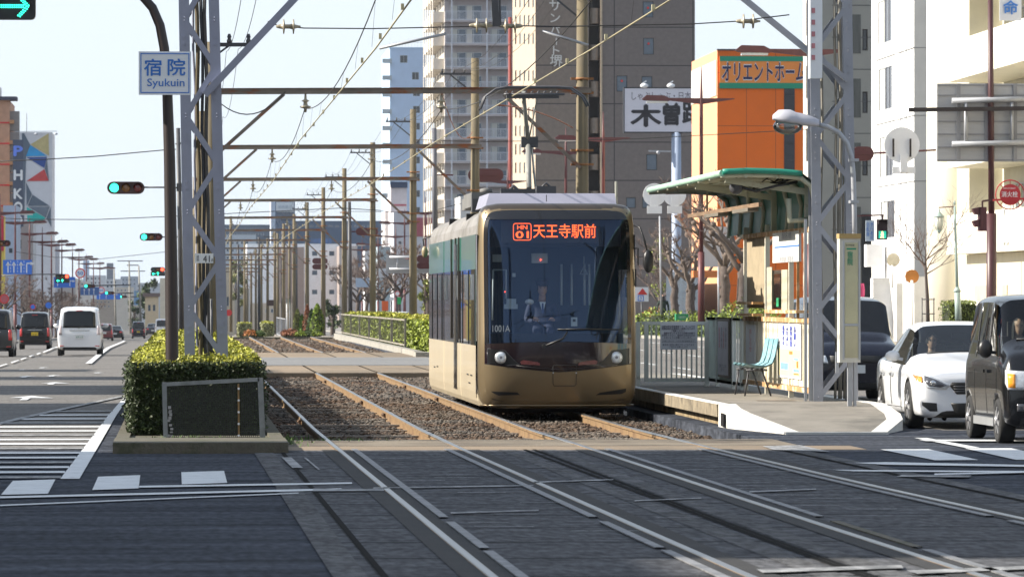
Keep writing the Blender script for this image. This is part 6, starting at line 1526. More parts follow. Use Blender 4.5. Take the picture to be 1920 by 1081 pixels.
# fences round the platform
fence_p=M('fence_paint',(.74,.76,.70),.6,var=.12,sc=3,col2=(.28,.25,.16),f2=(.62,.74),sc2=4)
YFN=89.0
ff=thing('platform_fence', 'pale green railing across the far end of the platform behind the notice', 'fence',(8.3,YFN,PZ))
x0,x1=XY(1204,YFN),XY(1325,YFN);z1=P(1260,603,YFN).z;zb=.38
for x in (x0-.07,x0+.07,x1): m_=MB();m_.box(x-.035,x+.035,YFN-.03,YFN+.03,PZ if x != x0+.07 else zb,z1);m_.build('post',fence_p,ff)
m_=MB();m_.box(x0,x1,YFN-.02,YFN+.02,z1-.05,z1+.005);m_.box(x0+.07,x1,YFN-.02,YFN+.02,zb,zb+.06);m_.build('rail',fence_p,ff)
for i in range(11): x=lerp(x0+.07,x1,(i+1)/12);m_=MB();m_.box(x-.014,x+.014,YFN-.012,YFN+.012,zb+.06,z1-.05);m_.build('bar',fence_p,ff)
nb=thing('notice_board', 'white notice board with many small lines of writing on the railing', 'notice',tuple(P(1272,655,YFN-.05)))
a_,b_=P(1238,655,YFN-.05),P(1307,606,YFN-.05);m_=MB();m_.box(a_.x,b_.x,YFN-.06,YFN-.04,a_.z,b_.z);m_.build('board',M('notice_paper',(.78,.78,.82),.6,var=.05),nb)
m_=MB();m_.box(a_.x+.02,b_.x-.02,YFN-.064,YFN-.0605,a_.z+.125,a_.z+.13);m_.box(a_.x+.02,b_.x-.02,YFN-.064,YFN-.0605,a_.z+.165,a_.z+.17);m_.build('ruled_line',MATS['faint_ink'],nb)
text('当駅は終日全面禁煙です。ホームでの\n喫煙は他のお客様のご迷惑になります\nご理解ください。\n　電車がまいりますので白線の内側で\nお待ちください。踏切内では立ち止ま\nらないようにお願いいたします。',nb,M('notice_ink',(.09,.09,.16),.6),P(1272,622,YFN-.062),62*YFN/F,25*YFN/F,bold=.01)
text('お問い合わせ・お忘れ物 駅務係まで',nb,MATS['notice_ink'],P(1272,639.5,YFN-.062),60*YFN/F,3*YFN/F);text('乗車券の発売は車内で行っております\nご協力をお願いします',nb,MATS['notice_ink'],P(1272,648,YFN-.062),60*YFN/F,8*YFN/F)
gf=thing('platform_fence', 'green-grey sheet fence along the back of the platform up to the shelter', 'fence',(8.93,86,PZ));XF=8.93
tealp=M('fence_sheet',(.56,.68,.62),.6,var=.15,sc=2,col2=(.2,.22,.16),f2=(.55,.7))
m_=MB();m_.box(XF-.01,XF+.01,86.0,90.2,.42,1.42);m_.build('sheet',tealp,gf)
for y in (84.7,86.0,88.6,90.3): m_=MB();m_.box(XF-.03,XF+.03,y-.05,y+.05,PZ,1.46);m_.build('post',fence_p,gf);m_=MB();m_.box(XF-.022,XF+.022,84.6,90.3,1.42,1.46);m_.box(XF-.02,XF+.02,84.6,90.3,.38,.43);m_.build('rail',fence_p,gf)
m_=MB()
for y in (85.0,85.35,85.7): m_.box(XF-.012,XF+.012,y-.03,y+.03,.43,1.42)
m_.build('bar',fence_p,gf)
nb2=thing('notice_board', 'narrow dark-framed notice board fixed to the green sheet fence', 'notice',(XF-.05,87,1));m_=MB();m_.box(XF-.05,XF-.02,86.3,88.1,.48,1.44);m_.build('frame',M('board_frame_dark',(.16,.13,.10),.6,var=.2),nb2)
m_=MB();m_.box(XF-.056,XF-.051,86.4,88.0,.52,1.40);m_.build('sheet',M('faded_sheet',(.62,.60,.63),.7,var=.1),nb2)
for i,s in enumerate(('路面電車', '運行時刻', 'ご利用案', '停留場名')): text('\n'.join(s),nb2,MATS['notice_ink'] if i % 2 else MATS['poster_red'],(XF-.058,87.75-i*.35,1.13),.18,.34,-pi/2)
text('ご乗車ありがとうございます\nお気をつけて',nb2,MATS['notice_ink'],(XF-.058,87.2,.64),1.2,.12,-pi/2)
# station light box
YB=73.2
lb=thing('light_box', 'tall cream station light box with rusty cap beside the lattice mast', 'sign',(XY(1592,YB),YB,PZ))
def lbb(nm_,x0,x1,y0_,y1_,mat,d0=-.14,d1=.14): m_=MB();a_,b_=P(x0,y1_,YB),P(x1,y0_,YB);m_.box(a_.x,b_.x,YB+d0,YB+d1,a_.z,b_.z);return m_.build(nm_,mat,lb)
lbb('case',1572,1611,447,679,M('case_cream',(.56,.54,.47),.6,var=.1,col2=(.34,.22,.1),f2=(.66,.78),sc2=3))
lbb('cap',1571,1612,438,447,M('cap_rust',(.36,.25,.10),.8,var=.3),-.16,.16)
lbb('diffuser',1582,1606,455,606,M('diffuser_yellow',(.48,.45,.28),.4,var=.12,sc=2),-.147,-.141);lbb('diffuser',1582,1606,611,670,M('diffuser_stained',(.46,.42,.27),.4,var=.15,sc=2,col2=(.3,.22,.12),f2=(.58,.7),sc2=4),-.147,-.141)
for px_ in (1579,1609): lbb('edge_trim',px_-1.5,px_+1.5,452,674,alu,-.152,-.141)
lbb('edge_trim',1580,1608,606.5,610.5,alu,-.151,-.142)
lbb('green_bar',1585,1603,465,468,M('green_ink',(.02,.26,.14),.5),-.151,-.148);text('宿\n院',lb,MATS['green_ink'],P(1594,484,YB-.149),.075,.19,bold=.02);text('阪堺電車',lb,ink_black,P(1594,459.5,YB-.149),.12,.025)
for px0,px1 in ((1589,1597),(1600,1605)): m_=MB();a_,b_=P(px0,766,YB),P(px1,679,YB);m_.box(a_.x,b_.x,YB-.05,YB+.03,PZ-.02,b_.z);m_.build('post',galv,lb)
b=MB();b.box(*[v for v in (P(1566,0,74.9).x,P(1572,0,74.9).x)],74.85,74.9,P(0,700,74.9).z,P(0,660,74.9).z);o=tag(b.build('meter_box',galv), 'small grey box on the platform mast bracing', 'box')
# ------------------------------------------------------------------ signals
def signal(label,cx,cy_,wpx,Y,on,pole=None,arm=None,back_=False,arrows=False,hpx=None):
    s=Y/F;w_=wpx*s;h_=(hpx or wpx*.33)*s;c=P(cx,cy_,Y);t=thing('traffic_signal',label, 'traffic light',tuple(c))
    m_=MB();pl=[]
    for x_,q0 in ((c.x+w_/2-h_/2,-90),(c.x-w_/2+h_/2,90)):
        for k in range(9): q=R(q0+k*22.5);pl.append((x_+h_/2*cos(q),c.y,c.z+h_/2*sin(q)))
    m_.prism(pl,(0,.16,0));hs=m_.build('housing',red_brown if back_ else M('signal_dark',(.05,.018,.015),.45,var=.1),t)
    if back_:
        m_=MB();m_.prism([(c.x+(x-c.x)*.86,c.y-.03,c.z+(z-c.z)*.7) for x,y,z in pl],(0,.03,0));m_.build('back_cover',red_brown,t);m_=MB();m_.bar((c.x-w_*.45,c.y-.06,c.z),(c.x+w_*.45,c.y-.06,c.z),.04);m_.build('mount_bar',red_brown,t)
    else:
        for i,(mo,mf) in enumerate(((grn_on,grn_off),(None,amber_off),(red_on,red_off))):
            x_=c.x+(i-1)*w_*.31;r_=h_*.36;lit=(on == 'g' and i == 0) or (on == 'r' and i == 2)
            m_=MB();m_.lathe((x_,c.y-.02,c.z),[(r_*.3,-.02),(r_*.8,-.012),(r_,0.01)],16,0, 'y');m_.build('lens',mo if lit else mf,t)
            m_=MB();arc=[(x_+r_*1.12*cos(R(q)),c.y,c.z+r_*1.12*sin(R(q))) for q in range(0,181,15)];m_.grid([arc,[(x,y-.18,z+.0) for x,y,z in arc]],0,True);m_.build('visor',MATS['signal_dark'],t)
    if arrows:
        m_=MB();m_.box(c.x-w_*.5,c.x+w_*.5,c.y,c.y+.16,c.z-h_*1.35,c.z-h_*.45);m_.build('arrow_box',black_pl,t)
        for dx,d in ((-.28,(-1,0)),(.0,(0,1))):
            m_=MB();x_,z_=c.x+dx*w_,c.z-h_*.9;u=h_*.33;w2=u*.22
            if d[0]: m_.box(x_-u,x_+u,c.y-.02,c.y-.004,z_-w2/1.5,z_+w2/1.5);m_.prism([(x_-u,c.y-.02,z_),(x_-u*.2,c.y-.02,z_+u*.8),(x_-u*.05,c.y-.02,z_+u*.6),(x_-u*.55,c.y-.02,z_),(x_-u*.05,c.y-.02,z_-u*.6),(x_-u*.2,c.y-.02,z_-u*.8)],(0,.012,0))
            else: m_.box(x_-w2/1.5,x_+w2/1.5,c.y-.02,c.y-.004,z_-u,z_+u);m_.prism([(x_,c.y-.02,z_+u),(x_-u*.8,c.y-.02,z_+u*.2),(x_-u*.6,c.y-.02,z_+.05*u),(x_,c.y-.02,z_+u*.55),(x_+u*.6,c.y-.02,z_+.05*u),(x_+u*.8,c.y-.02,z_+u*.2)],(0,.012,0))
            m_.build('arrow_lamp',grn_on,t)
    if arm:
        m_=MB();m_.tube([P(x,y,Y)+Vector((0,.1,0)) for x,y in arm],.028*max(1,Y/250),6);m_.build('arm',red_brown if back_ else steel_dk,t)
    return t
signal('large horizontal traffic light lit green on an arm beside the curved pole',236,352,70,176, 'g',arm=((270,351),(306,351),(336,352)))
signal('smaller horizontal traffic light lit green under the large green one',283.5,444,43,290, 'g',arm=((303,444),(345,444)))
signal('red traffic light with two cyan arrows next to the curved pole',296,505,27,440, 'r',arrows=True,arm=((305,505),(345,505)))
signal('red traffic light with two cyan arrows above the blue lane sign',117,518,27,430, 'r',arrows=True,arm=((117,514),(70,514),(0,517)))
signal('traffic light at the picture edge with dark red lens',2,456,36,330, '',arm=((-10,456),(8,456)))
signal('small green traffic light below the fifty speed disc',168,536,22,545, 'g',arm=((178,535),(245,534)))
signal('small green traffic light left of the last blue sign',205.5,549,18,660, 'g',arm=((213,549),(250,549)))
signal('smallest green traffic light at the right end of the last blue sign',231,556,14,800, 'g',arm=((237,556),(262,556)))
signal('red-brown back of a traffic light on the grey pole left of the hotel',911,328,67,190, '',back_=True,arm=((850,328),(815,328)),hpx=24)
signal('red-brown back of a traffic light right of the fifth gantry pole',688,434,42,300, '',back_=True,arm=((668,434),(655,434)),hpx=14)
signal('red-brown back of a double traffic light at the thin gantry pole',600,489,29,400, '',back_=True,arm=((582,489),(570,489)),hpx=11)
signal('dark back of a traffic light hanging under the brown double one',600,500,29,402, '',back_=True,hpx=10)
signal('red-brown back of a traffic light next to the grey sign back near the tram',795,485,28,250, '',back_=True,hpx=14,arm=((782,485),(760,485)))
signal('dark back of a traffic light just below the one by the grey sign back',795,498,28,251, '',back_=True,hpx=12)
signal('red-brown back of a traffic light on the long arm behind the platform mast',1618,288,42,150, '',back_=True,arm=((1600,288),(1640,287),(1700,284),(1756,281)),hpx=27)
def pole(name,label,px0,pyb,px1,pyt,Y,r0,r1,mat,n=10):
    b=MB();b.tube([P(px0,pyb,Y),P(px1,pyt,Y)],[r0,r1],n);return tag(b.build(name,mat),label, 'pole')
pole('signal_pole', 'slender dark steel pole behind the curved pole carrying the green traffic light',341,640,334,240,176,.10,.07,steel_dk)
b=MB();b.bar(P(329,270,176),P(345,268,176),.05);b.box(*[P(331,0,175.8).x,P(341,0,175.8).x,175.7,175.9,P(0,358,175.8).z,P(0,343,175.8).z]);tag(b.build('pole_clamp',steel_dk), 'dark clamp fittings on the slender pole behind the curved pole', 'clamp')
pole('signal_pole', 'grey steel pole carrying the signal back left of the hotel',816,470,814,240,190,.11,.09,M('pole_grey_dark',(.13,.13,.15),.5))
pole('signal_pole', 'dark slim pole left of the fifth gantry pole',657,600,655,378,300,.13,.10,steel_dk)
pole('utility_pole', 'pale concrete pole near the dark evergreens, left one',245,625,242,490,700,.17,.1,conc);pole('utility_pole', 'pale concrete pole in front of the dark evergreens',265,620,260,498,690,.17,.1,conc)
pole('utility_pole', 'thin concrete pole close to the blue lane signs at the road end',217,610,214,505,760,.15,.1,conc)
for i,px_ in enumerate((433,447,459,486,521,530,543,556)):
    Y=520+(i*37 % 90);pole('utility_pole', 'dark slim pole in the distant pole group, ' + ['beside the pale green tree', 'left of the small hedge block', 'right of the pale green tree', 'over the dark low shrub', 'behind the lattice fence panel', 'right of the lattice fence panel', 'left of the conifer row', 'at the first conifer'][i],px_,622,px_-.5,405+(i*53) % 60,Y,.17,.12,steel_dk if i % 2 else pole_c,8)
b=MB()
for y_,x0,x1 in ((489,452,496),(508,458,500),(497,470,488)): b.bar(P(x0-232,y_-0,700),P(x1-228,y_,700),.12)
tag(b.build('cross_arm',steel_dk), 'cross arms on the concrete poles at the end of the road', 'cross arm')
# ------------------------------------------------------------------ street lamps
def make_lamp(mat):
    t=thing('street_lamp', 'x', 'street lamp',(0,0,0));H=11.6
    b=MB();b.tube([(0,0,0),(0,0,3.2)],[.16,.15],12);b.tube([(0,0,3.2),(0,0,10),(0,0,H)],[.095,.08,.02],10);b.build('post',mat,t)
    b=MB();b.prism([(-1.5,-.05,10.12),(-.08,-.05,9.9),(.08,-.05,9.9),(1.9,-.05,10.1),(1.9,-.05,10.18),(-1.5,-.05,10.16)],(0,.1,0));b.build('arm',mat,t)
    b=MB();b.prism([(1.35,-.2,10.10),(1.5,-.2,10.02),(2.6,-.2,10.06),(2.72,-.2,10.12),(2.5,-.2,10.30),(1.7,-.2,10.28)],(0,.4,0));hd=b.build('lamp_head',mat,t)
    b=MB();b.box(1.55,2.5,-.16,.16,9.94,10.03);b.build('diffuser',M('lamp_diffuser',(.6,.6,.58),.3,coat=.5),hd);return t
LMP=make_lamp(red_brown)
lampY=(415,452,495,540,578,628,690,733,791,854,921)
lamp_bar=(399,417,438,453,459,469,482,486,494,502,503)
for i,(Y,yb) in enumerate(zip(lampY,lamp_bar)):
    x=-14.0*1.0;px_=340-140000/Y;zb=P(px_,yb,Y).z-10.1;lab=f'dark double-armed street lamp beside the wide road, {NTH[i]} from the picture edge'
    if i == 0: LMP.location=(x,Y,zb);LMP['label'] = lab;LMP['group'] = 'street lamps along the road with the minivans'
    else: dup(LMP,(x,Y,zb),lab)
for i,(px_,yb,Y) in enumerate(((1315,187,241),(1131,260,297),(1061,285,326),(952,340,384),(798,399,513),(758.6,418,562),(742,443,600),(709,458,650),(679,468,720))):
    zb=P(px_,yb,Y).z-10.1;dup(LMP,(XY(px_,Y),Y,zb), 'brown double-armed street lamp, ' + ['in front of the orange building', 'in front of the grey hotel, just left of its stair shaft', 'in front of the grey hotel behind the pantograph', 'before the balconied tower', 'in front of the dark red wall panel', 'just left of the dark red wall panel', 'behind the fourth gantry pole', 'between the fourth and fifth gantry poles', 'beyond the slim pole near the fifth gantry'][i],rz=pi,group='street lamps on the hotel side of the road')
# overhead arm end that reaches in front of the orange building
q=dup(LMP,(XY(1520,190),190,P(1510,96,190).z-10.1), 'brown street lamp whose head shows above the orange building at the platform mast',rz=pi,group='street lamps on the hotel side of the road')
# ------------------------------------------------------------------ signs
def plate(name,label,x0,y0_,x1,y1_,Y,mat,cat='sign',th=.04,frame=None):
    a_,b_=P(x0,y1_,Y),P(x1,y0_,Y);t=thing(name,label,cat,tuple(P((x0+x1)/2,y1_,Y)));m_=MB();m_.box(a_.x,b_.x,Y-th,Y,a_.z,b_.z);m_.build('panel',mat,t)
    if frame: m_=MB();w_=.05;m_.box(a_.x,b_.x,Y-th-.01,Y-th-.002,a_.z,a_.z+w_);m_.box(a_.x,b_.x,Y-th-.01,Y-th-.002,b_.z-w_,b_.z);m_.box(a_.x,a_.x+w_,Y-th-.01,Y-th-.002,a_.z+w_,b_.z-w_);m_.box(b_.x-w_,b_.x,Y-th-.01,Y-th-.002,a_.z+w_,b_.z-w_);m_.build('border',frame,t)
    return t
def arrow_up(t,px_,y0_,y1_,Y,s=1.0,turn=0):
    m_=MB();a_,b_=P(px_,y1_,Y),P(px_,y0_,Y);w_=.09*s;hh=.32*s;yy_=Y-.055
    m_.box(a_.x-w_/2,a_.x+w_/2,yy_,yy_+.01,a_.z,b_.z-hh*.6)
    if turn == 0: m_.prism([(a_.x,yy_,b_.z),(a_.x-hh*.55,yy_,b_.z-hh),(a_.x+hh*.55,yy_,b_.z-hh)],(0,.01,0))
    else: m_.box(a_.x,a_.x+turn*.35*s,yy_ ,yy_+.01,b_.z-hh*.6,b_.z-hh*.6+w_);m_.prism([(a_.x+turn*.65*s,yy_,b_.z-hh*.52),(a_.x+turn*.3*s,yy_,b_.z-hh*.1),(a_.x+turn*.3*s,yy_,b_.z-hh*.95)],(0,.01,0))
    m_.build('arrow',sign_white,t)
t=plate('lane_sign', 'large blue overhead sign with four white lane arrows',5.5,487,60,514,430,sign_blue)
for px_,tr_ in ((15,0),(26,0),(39.5,0),(50,1)): arrow_up(t,px_,490,511,430,1.0,tr_)
m_=MB();
for px_ in (20,33,45): 
    for k in range(4): a_=P(px_,510-k*6,430);m_.box(a_.x-.02,a_.x+.02,430-.052,430-.045,a_.z,a_.z+.14)
m_.build('dash',sign_white,t)
t=plate('lane_sign', 'second blue lane sign half hidden by the red and arrow signal',101,519,141,539,560,sign_blue);arrow_up(t,131,524,536,560,.9,1);arrow_up(t,108,522,536,560,.9)
t=plate('lane_sign', 'third blue lane sign with three arrows behind the small green light',151,538,186,553,620,M('sign_blue_grey',(.05,.13,.35),.5));
for px_ in (158,167,176): arrow_up(t,px_,540,552,620,.7)
t=plate('lane_sign', 'last and farthest blue lane sign at the road end',181,548,226,561,780,sign_blue)
for px_,tr_ in ((187,0),(199,1),(215,1)): arrow_up(t,px_,550,560,780,.8,tr_)
def disc_sign(label,cx,cy_,r,Y,txt,rim=ink_red,face=sign_white,ink=ink_blue,name='speed_sign',post=None,bold=.03):
    s=Y/F;c=P(cx,cy_,Y);t=thing(name,label, 'sign',tuple(c));m_=MB();m_.lathe(c,[(r*s,-.02),(r*s,.02)],24,0, 'y');m_.build('disc',rim,t);m_=MB();m_.lathe(c+Vector((0,-.03,0)),[(r*s*.76,-.005),(r*s*.76,.005)],24,0, 'y');m_.build('face',face,t)
    if txt: text(txt,t,ink,c+Vector((0,-.04,0)),r*s*1.1,r*s*.7,bold=bold)
    if post: m_=MB();m_.tube([P(*post[0],Y+.05),P(*post[1],Y+.05)],.05,6);m_.build('post',steel_dk,t)
    return t
disc_sign('round fifty speed limit sign above the white minivan',150.5,512,9.5,520, '50',post=((150,525),(150,560)))
disc_sign('smaller fifty speed limit sign beside the last blue sign',190,544,6.5,680, '50');disc_sign('blue round no parking sign with red rim by the tree row',61.5,575,5.5,330,None,face=sign_blue,name='no_parking_sign',post=((61,580),(61,640)))
disc_sign('blue round direction sign on a post beside the tree row',91,572,5.8,330,None,rim=sign_blue,face=sign_blue,name='direction_sign',post=((92,575),(93,640)))
disc_sign('faded red round sign at the picture edge behind the trees',8,560,9,300,None,face=M('faded_hydrant',(.42,.1,.12),.6),name='round_sign',post=((8,570),(8,660)))
disc_sign('round red sign far behind the lattice mast, seen low',429,586,6,480,None,face=ink_red,name='round_sign',post=((426,590),(426,620))) 
# overhead sign back and its brown mast
OB=thing('sign_gantry', 'grey ribbed back of a large overhead road sign on a tall brown mast', 'sign',(XY(1860,171),171,0));Y=140
a_,b_=P(1757,303,Y),P(1960,157,Y);m_=MB();m_.box(a_.x,b_.x,Y,Y+.05,a_.z,b_.z);m_.build('panel_back',M('sign_back_grey',(.38,.38,.385),.6,var=.15,sc=1,st=(.3,1,3)),OB)
m_=MB()
for px_ in (1797,1850,1903): c=P(px_,0,Y);m_.box(c.x-.05,c.x+.05,Y-.05,Y,a_.z,b_.z)
for py_ in (160,179,203,228,252,276,300): c=P(1800,py_,Y);m_.box(a_.x,b_.x,Y-.03,Y-.002,c.z-.015,c.z+.02)
m_.build('rib',M('rib_grey',(.24,.24,.25),.6,var=.1),OB)
m_=MB()
for py_ in (189,270): m_.tube([P(1785,py_,Y-.15),P(1960,py_-4,Y-.15)],.075,10)
for px_ in (1811,1897): m_.tube([P(px_,192,Y-.15),P(px_,268,Y-.15)],.05,8)
m_.build('tube_frame',galv,OB)
m_=MB();m_.bar(P(1704,206,Y-.3),P(1960,203,Y-.3),.11,.11);m_.build('arm',brown_st,OB)
b=MB();b.tube([P(1859,720,Y-.1),P(1859,400,Y-.1)],.135,14);b.tube([P(1859,400,Y-.1),P(1857,-30,Y-.1)],[.085,.07],12);o=b.build('mast',M('mast_brown',(.06,.018,.02),.45,var=.15),OB)
disc=thing('round_sign', 'white round back of a road sign on the long red-brown arm', 'sign',tuple(P(1690,270,148)));m_=MB();m_.lathe(P(1691,272,148),[(.50,-.02),(.50,.02)],32,0, 'y');m_.build('disc',M('disc_grey_white',(.82,.82,.83),.5,var=.06),disc)
m_=MB();c=P(1694,316,148);m_.box(c.x-.32,c.x+.32,147.9,147.94,c.z-.14,c.z+.05);m_.box(c.x-.1,c.x+.1,147.85,147.9,c.z-.1,c.z+.4);m_.build('lower_plate',MATS['disc_grey_white'],disc)
m_=MB()
for px_ in (1675,1707): m_.bar(P(px_,260,147.9),P(px_,294,147.9),.05)
m_.build('clamp',brown_st,disc)
for i,(cx,lab) in enumerate(((1224, 'white round sign back with lower plate left of the canopy'),(1262, 'second white round sign back partly behind the canopy edge'))):
    t=thing('round_sign',lab, 'sign',tuple(P(cx,370,150+i)));m_=MB();m_.lathe(P(cx+3,365,150+i),[(.325,-.02),(.325,.02)],28,0, 'y');m_.build('disc',MATS['disc_grey_white'],t);c=P(cx+3,393,149.9+i);m_=MB();m_.box(c.x-.21,c.x+.21,c.y-.03,c.y,c.z-.11,c.z+.11);m_.box(c.x-.11,c.x+.11,c.y-.02,c.y+.01,c.z+.11,c.z+.4);m_.build('lower_plate',MATS['disc_grey_white'],t)
    m_=MB();m_.bar(P(cx-7,364,150.2+i),P(1318,361,150.2+i),.05);m_.build('arm',red_brown,t)
# pedestrian signal, banner, side signal
Y=120
t=thing('pedestrian_signal', 'pedestrian light with lit green walking figure on a thin arm', 'traffic light',tuple(P(1655,450,Y)));m_=MB();a_,b_=P(1645,449,Y),P(1664,411,Y);m_.box(a_.x,b_.x,Y,Y+.15,a_.z,b_.z);m_.build('housing',M('ped_housing',(.03,.012,.014),.5),t)
m_=MB();a_,b_=P(1647.5,446.5,Y-.01),P(1661.5,433,Y-.01);m_.box(a_.x,b_.x,Y-.02,Y,a_.z,b_.z);m_.build('lit_face',E('walk_green',(.02,.42,.30),.7),t)
m_=MB();c=P(1654.5,440,Y-.03);fe_=E('walk_figure',(1,.75,.25),1.5)
m_.prism([(c.x-.012,c.y,c.z+.045),(c.x+.012,c.y,c.z+.045),(c.x+.035,c.y,c.z-.0),(c.x+.012,c.y,c.z-.01),(c.x+.035,c.y,c.z-.075),(c.x+.012,c.y,c.z-.075),(c.x-.002,c.y,c.z-.03),(c.x-.025,c.y,c.z-.075),(c.x-.045,c.y,c.z-.07),(c.x-.018,c.y,c.z-.01),(c.x-.04,c.y,c.z+.0)],(0,.01,0));m_.lathe((c.x,c.y,c.z+.062),[(.018,0),(.018,.01)],10,0, 'y');m_.build('walking_figure',fe_,t)
m_=MB();arc=[P(1646,420,Y),P(1646,413,Y),P(1663,413,Y),P(1663,420,Y)];m_.grid([arc,[p+Vector((0,-.15,0)) for p in arc]],0,False);arc=[P(1646,440,Y),P(1646,432,Y),P(1663,432,Y),P(1663,440,Y)];m_.grid([arc,[p+Vector((0,-.15,0)) for p in arc]],0,False);m_.build('visor',MATS['ped_housing'],t)
m_=MB();m_.bar(P(1596,405,Y+.1),P(1657,403,Y+.1),.035);m_.bar(P(1655,403,Y+.1),P(1655,412,Y+.1),.03);m_.build('arm',red_brown,t)
t=plate('crossing_sign', 'small pale blue sign with vertical writing next to the pedestrian light',1623,413,1639,452,120,M('sign_pale',(.52,.60,.68),.5));text('自\n転\n車',t,ink_blue,P(1627.5,430,119.95),.075,.32);text('歩\n行\n者\n用',t,ink_blue,P(1634.5,433,119.95),.075,.40)
Y=134
t=thing('traffic_signal', 'dark red two-lamp pedestrian signal seen edge-on at the brown mast', 'traffic light',tuple(P(1838,410,Y)));m_=MB();a_,b_=P(1836,433,Y),P(1850,388,Y);m_.box(a_.x,b_.x,Y,Y+.3,a_.z,b_.z)
m_.prism([P(1824,391,Y),P(1838,388,Y),P(1838,402,Y),P(1829,402,Y)],(0,.3,0));m_.prism([P(1824,414,Y),P(1838,411,Y),P(1838,425,Y),P(1829,425,Y)],(0,.3,0));m_.build('housing',M('ped_side',(.07,.015,.02),.5),t);m_=MB();m_.bar(P(1842,388,Y+.1),P(1842,377,Y+.1),.04);m_.bar(P(1842,377,Y+.1),P(1858,375,Y+.1),.05);m_.build('bracket',MATS['mast_brown'],t)
t=thing('hydrant_sign', 'round red fire hydrant sign in a ring frame on the brown mast', 'sign',tuple(P(1893,364,130)));m_=MB();m_.lathe(P(1894,365,130),[(.26,-.02),(.26,.02)],28,0, 'y');m_.build('disc',M('hydrant_red',(.45,.02,.03),.5,var=.08),t)
c=P(1894,365,130);m_=MB();m_.tube([c+Vector((.36*cos(R(q)),0,.36*sin(R(q)))) for q in range(0,361,15)],.016,6)
for q in (45,90,135,225,270,315): m_.tube([c+Vector((.26*cos(R(q)),0,.26*sin(R(q)))),c+Vector((.36*cos(R(q)),0,.36*sin(R(q))))],.01,5)
m_.bar(P(1862,375,129.9),P(1930,372,129.9),.05);m_.build('ring_frame',MATS['hydrant_red'],t);text('消火栓',t,sign_white,P(1893,364,129.96),.40,.14,bold=.02);text('FIRE HYDRANT',t,sign_white,P(1893,353,129.96),.3,.04)
# top right sign
t=plate('clinic_sign', 'white hanging sign with blue writing at the upper corner',1874,-45,1915,39,175,M('clinic_white',(.6,.63,.7),.5),frame=None);text('命',t,ink_blue,P(1895,14,174.9),.48,.46,bold=.03)
# lantern lamp
Y=175
t=thing('lantern_lamp', 'pale green old-style lantern lamp hanging from a bracket post', 'street lamp',(XY(1795,Y),Y,0));m_=MB();m_.tube([P(1797,600,Y),P(1795,545,Y)],[.11,.1],12);m_.tube([P(1795,545,Y),P(1790,386,Y)],[.055,.04],10);m_.lathe(P(1795,545,Y),[(.11,-.04),(.13,0),(.09,.06),(.07,.12)],12);m_.lathe(P(1790,384,Y),[(.05,0),(.03,.06),(.045,.08),(.01,.14)],8);lg=M('lantern_green',(.30,.38,.35),.5,var=.1);m_.build('post',lg,t)
m_=MB();m_.bar(P(1760,389,Y),P(1792,387,Y),.035);m_.build('bracket',red_brown,t)
m_=MB();c=P(1761,408,Y);m_.lathe(c,[(.02,.30),(.03,.2),(.12,.10),(.175,.05),(.175,.02),(.02,.02)][::-1],12);m_.lathe(c,[(.02,-.52),(.06,-.46),(.10,-.42),(.02,-.4)][::1],12)
for k in range(6): q=2*pi*k/6;m_.tube([c+Vector((cos(q)*.16,sin(q)*.16,.02)),c+Vector((cos(q)*.165,sin(q)*.165,-.25)),c+Vector((cos(q)*.09,sin(q)*.09,-.42))],.010,5)
m_.build('lantern_cage',lg,t);m_=MB();m_.lathe(c,[(.08,-.41),(.145,-.25),(.15,.02)],14);m_.build('lantern_glass',M('lantern_frost',(.62,.61,.52),.3,var=.08,coat=.4),t)
# slender bare tree with a support frame
t=thing('young_tree', 'slender leafless young tree in an iron guard before the white building', 'tree',(XY(1740,185),185,0));r=random.Random(9);m_=MB();b0=P(1741,640,185);m_.tube([b0,P(1739,560,185),P(1736,510,185),P(1735,490,185)],[.075,.065,.05,.045],8);m_.build('trunk',M('bark_dark',(.07,.055,.05),.9,var=.3),t);m_=MB()
def br(p,d,L,r0,dep):
    q=[p];c=p.copy();dd=d.copy()
    for i in range(4): dd=(dd+Vector((r.gauss(0,.16),r.gauss(0,.16),r.gauss(.04,.08)))).normalized();c=c+dd*L/4;q.append(c.copy())
    m_.tube(q,[r0,r0*.8,r0*.6,r0*.45,r0*.3],5,cap=False)
    if dep:
        for i in range(4): br(q[r.randint(1,4)],(dd+Vector((r.gauss(0,.55),r.gauss(0,.55),r.gauss(.1,.3)))).normalized(),L*r.uniform(.5,.75),r0*.5,dep-1)
for i in range(8): a_=i*.9;br(P(1735+r.uniform(-1,1),lerp(515,488,i/7),185),Vector((cos(a_),sin(a_),.55+.1*i)).normalized(),r.uniform(1.1,1.7),.028,3)
m_.build('crown',twig_m,t);m_=MB()
for px_ in (1729,1751): m_.tube([P(px_,640,184.8),P(px_,558,184.8)],.02,6)
for py_ in (561,588): m_.tube([P(1728,py_,184.8),P(1753,py_,184.8)],.018,6)
m_.build('guard',steel_dk,t)
x=XY(1795,178);hedge('hedge', 'small clipped green hedge at the foot of the lantern lamp',XY(1778,180),XY(1835,180),180,182,.1,P(0,566,180).z,500,300,1500,.045,seed=77,top=M('hedge_mid',(.13,.17,.03),.6,var=.3,island=.5),side=M('hedge_mid',(.13,.17,.03)))
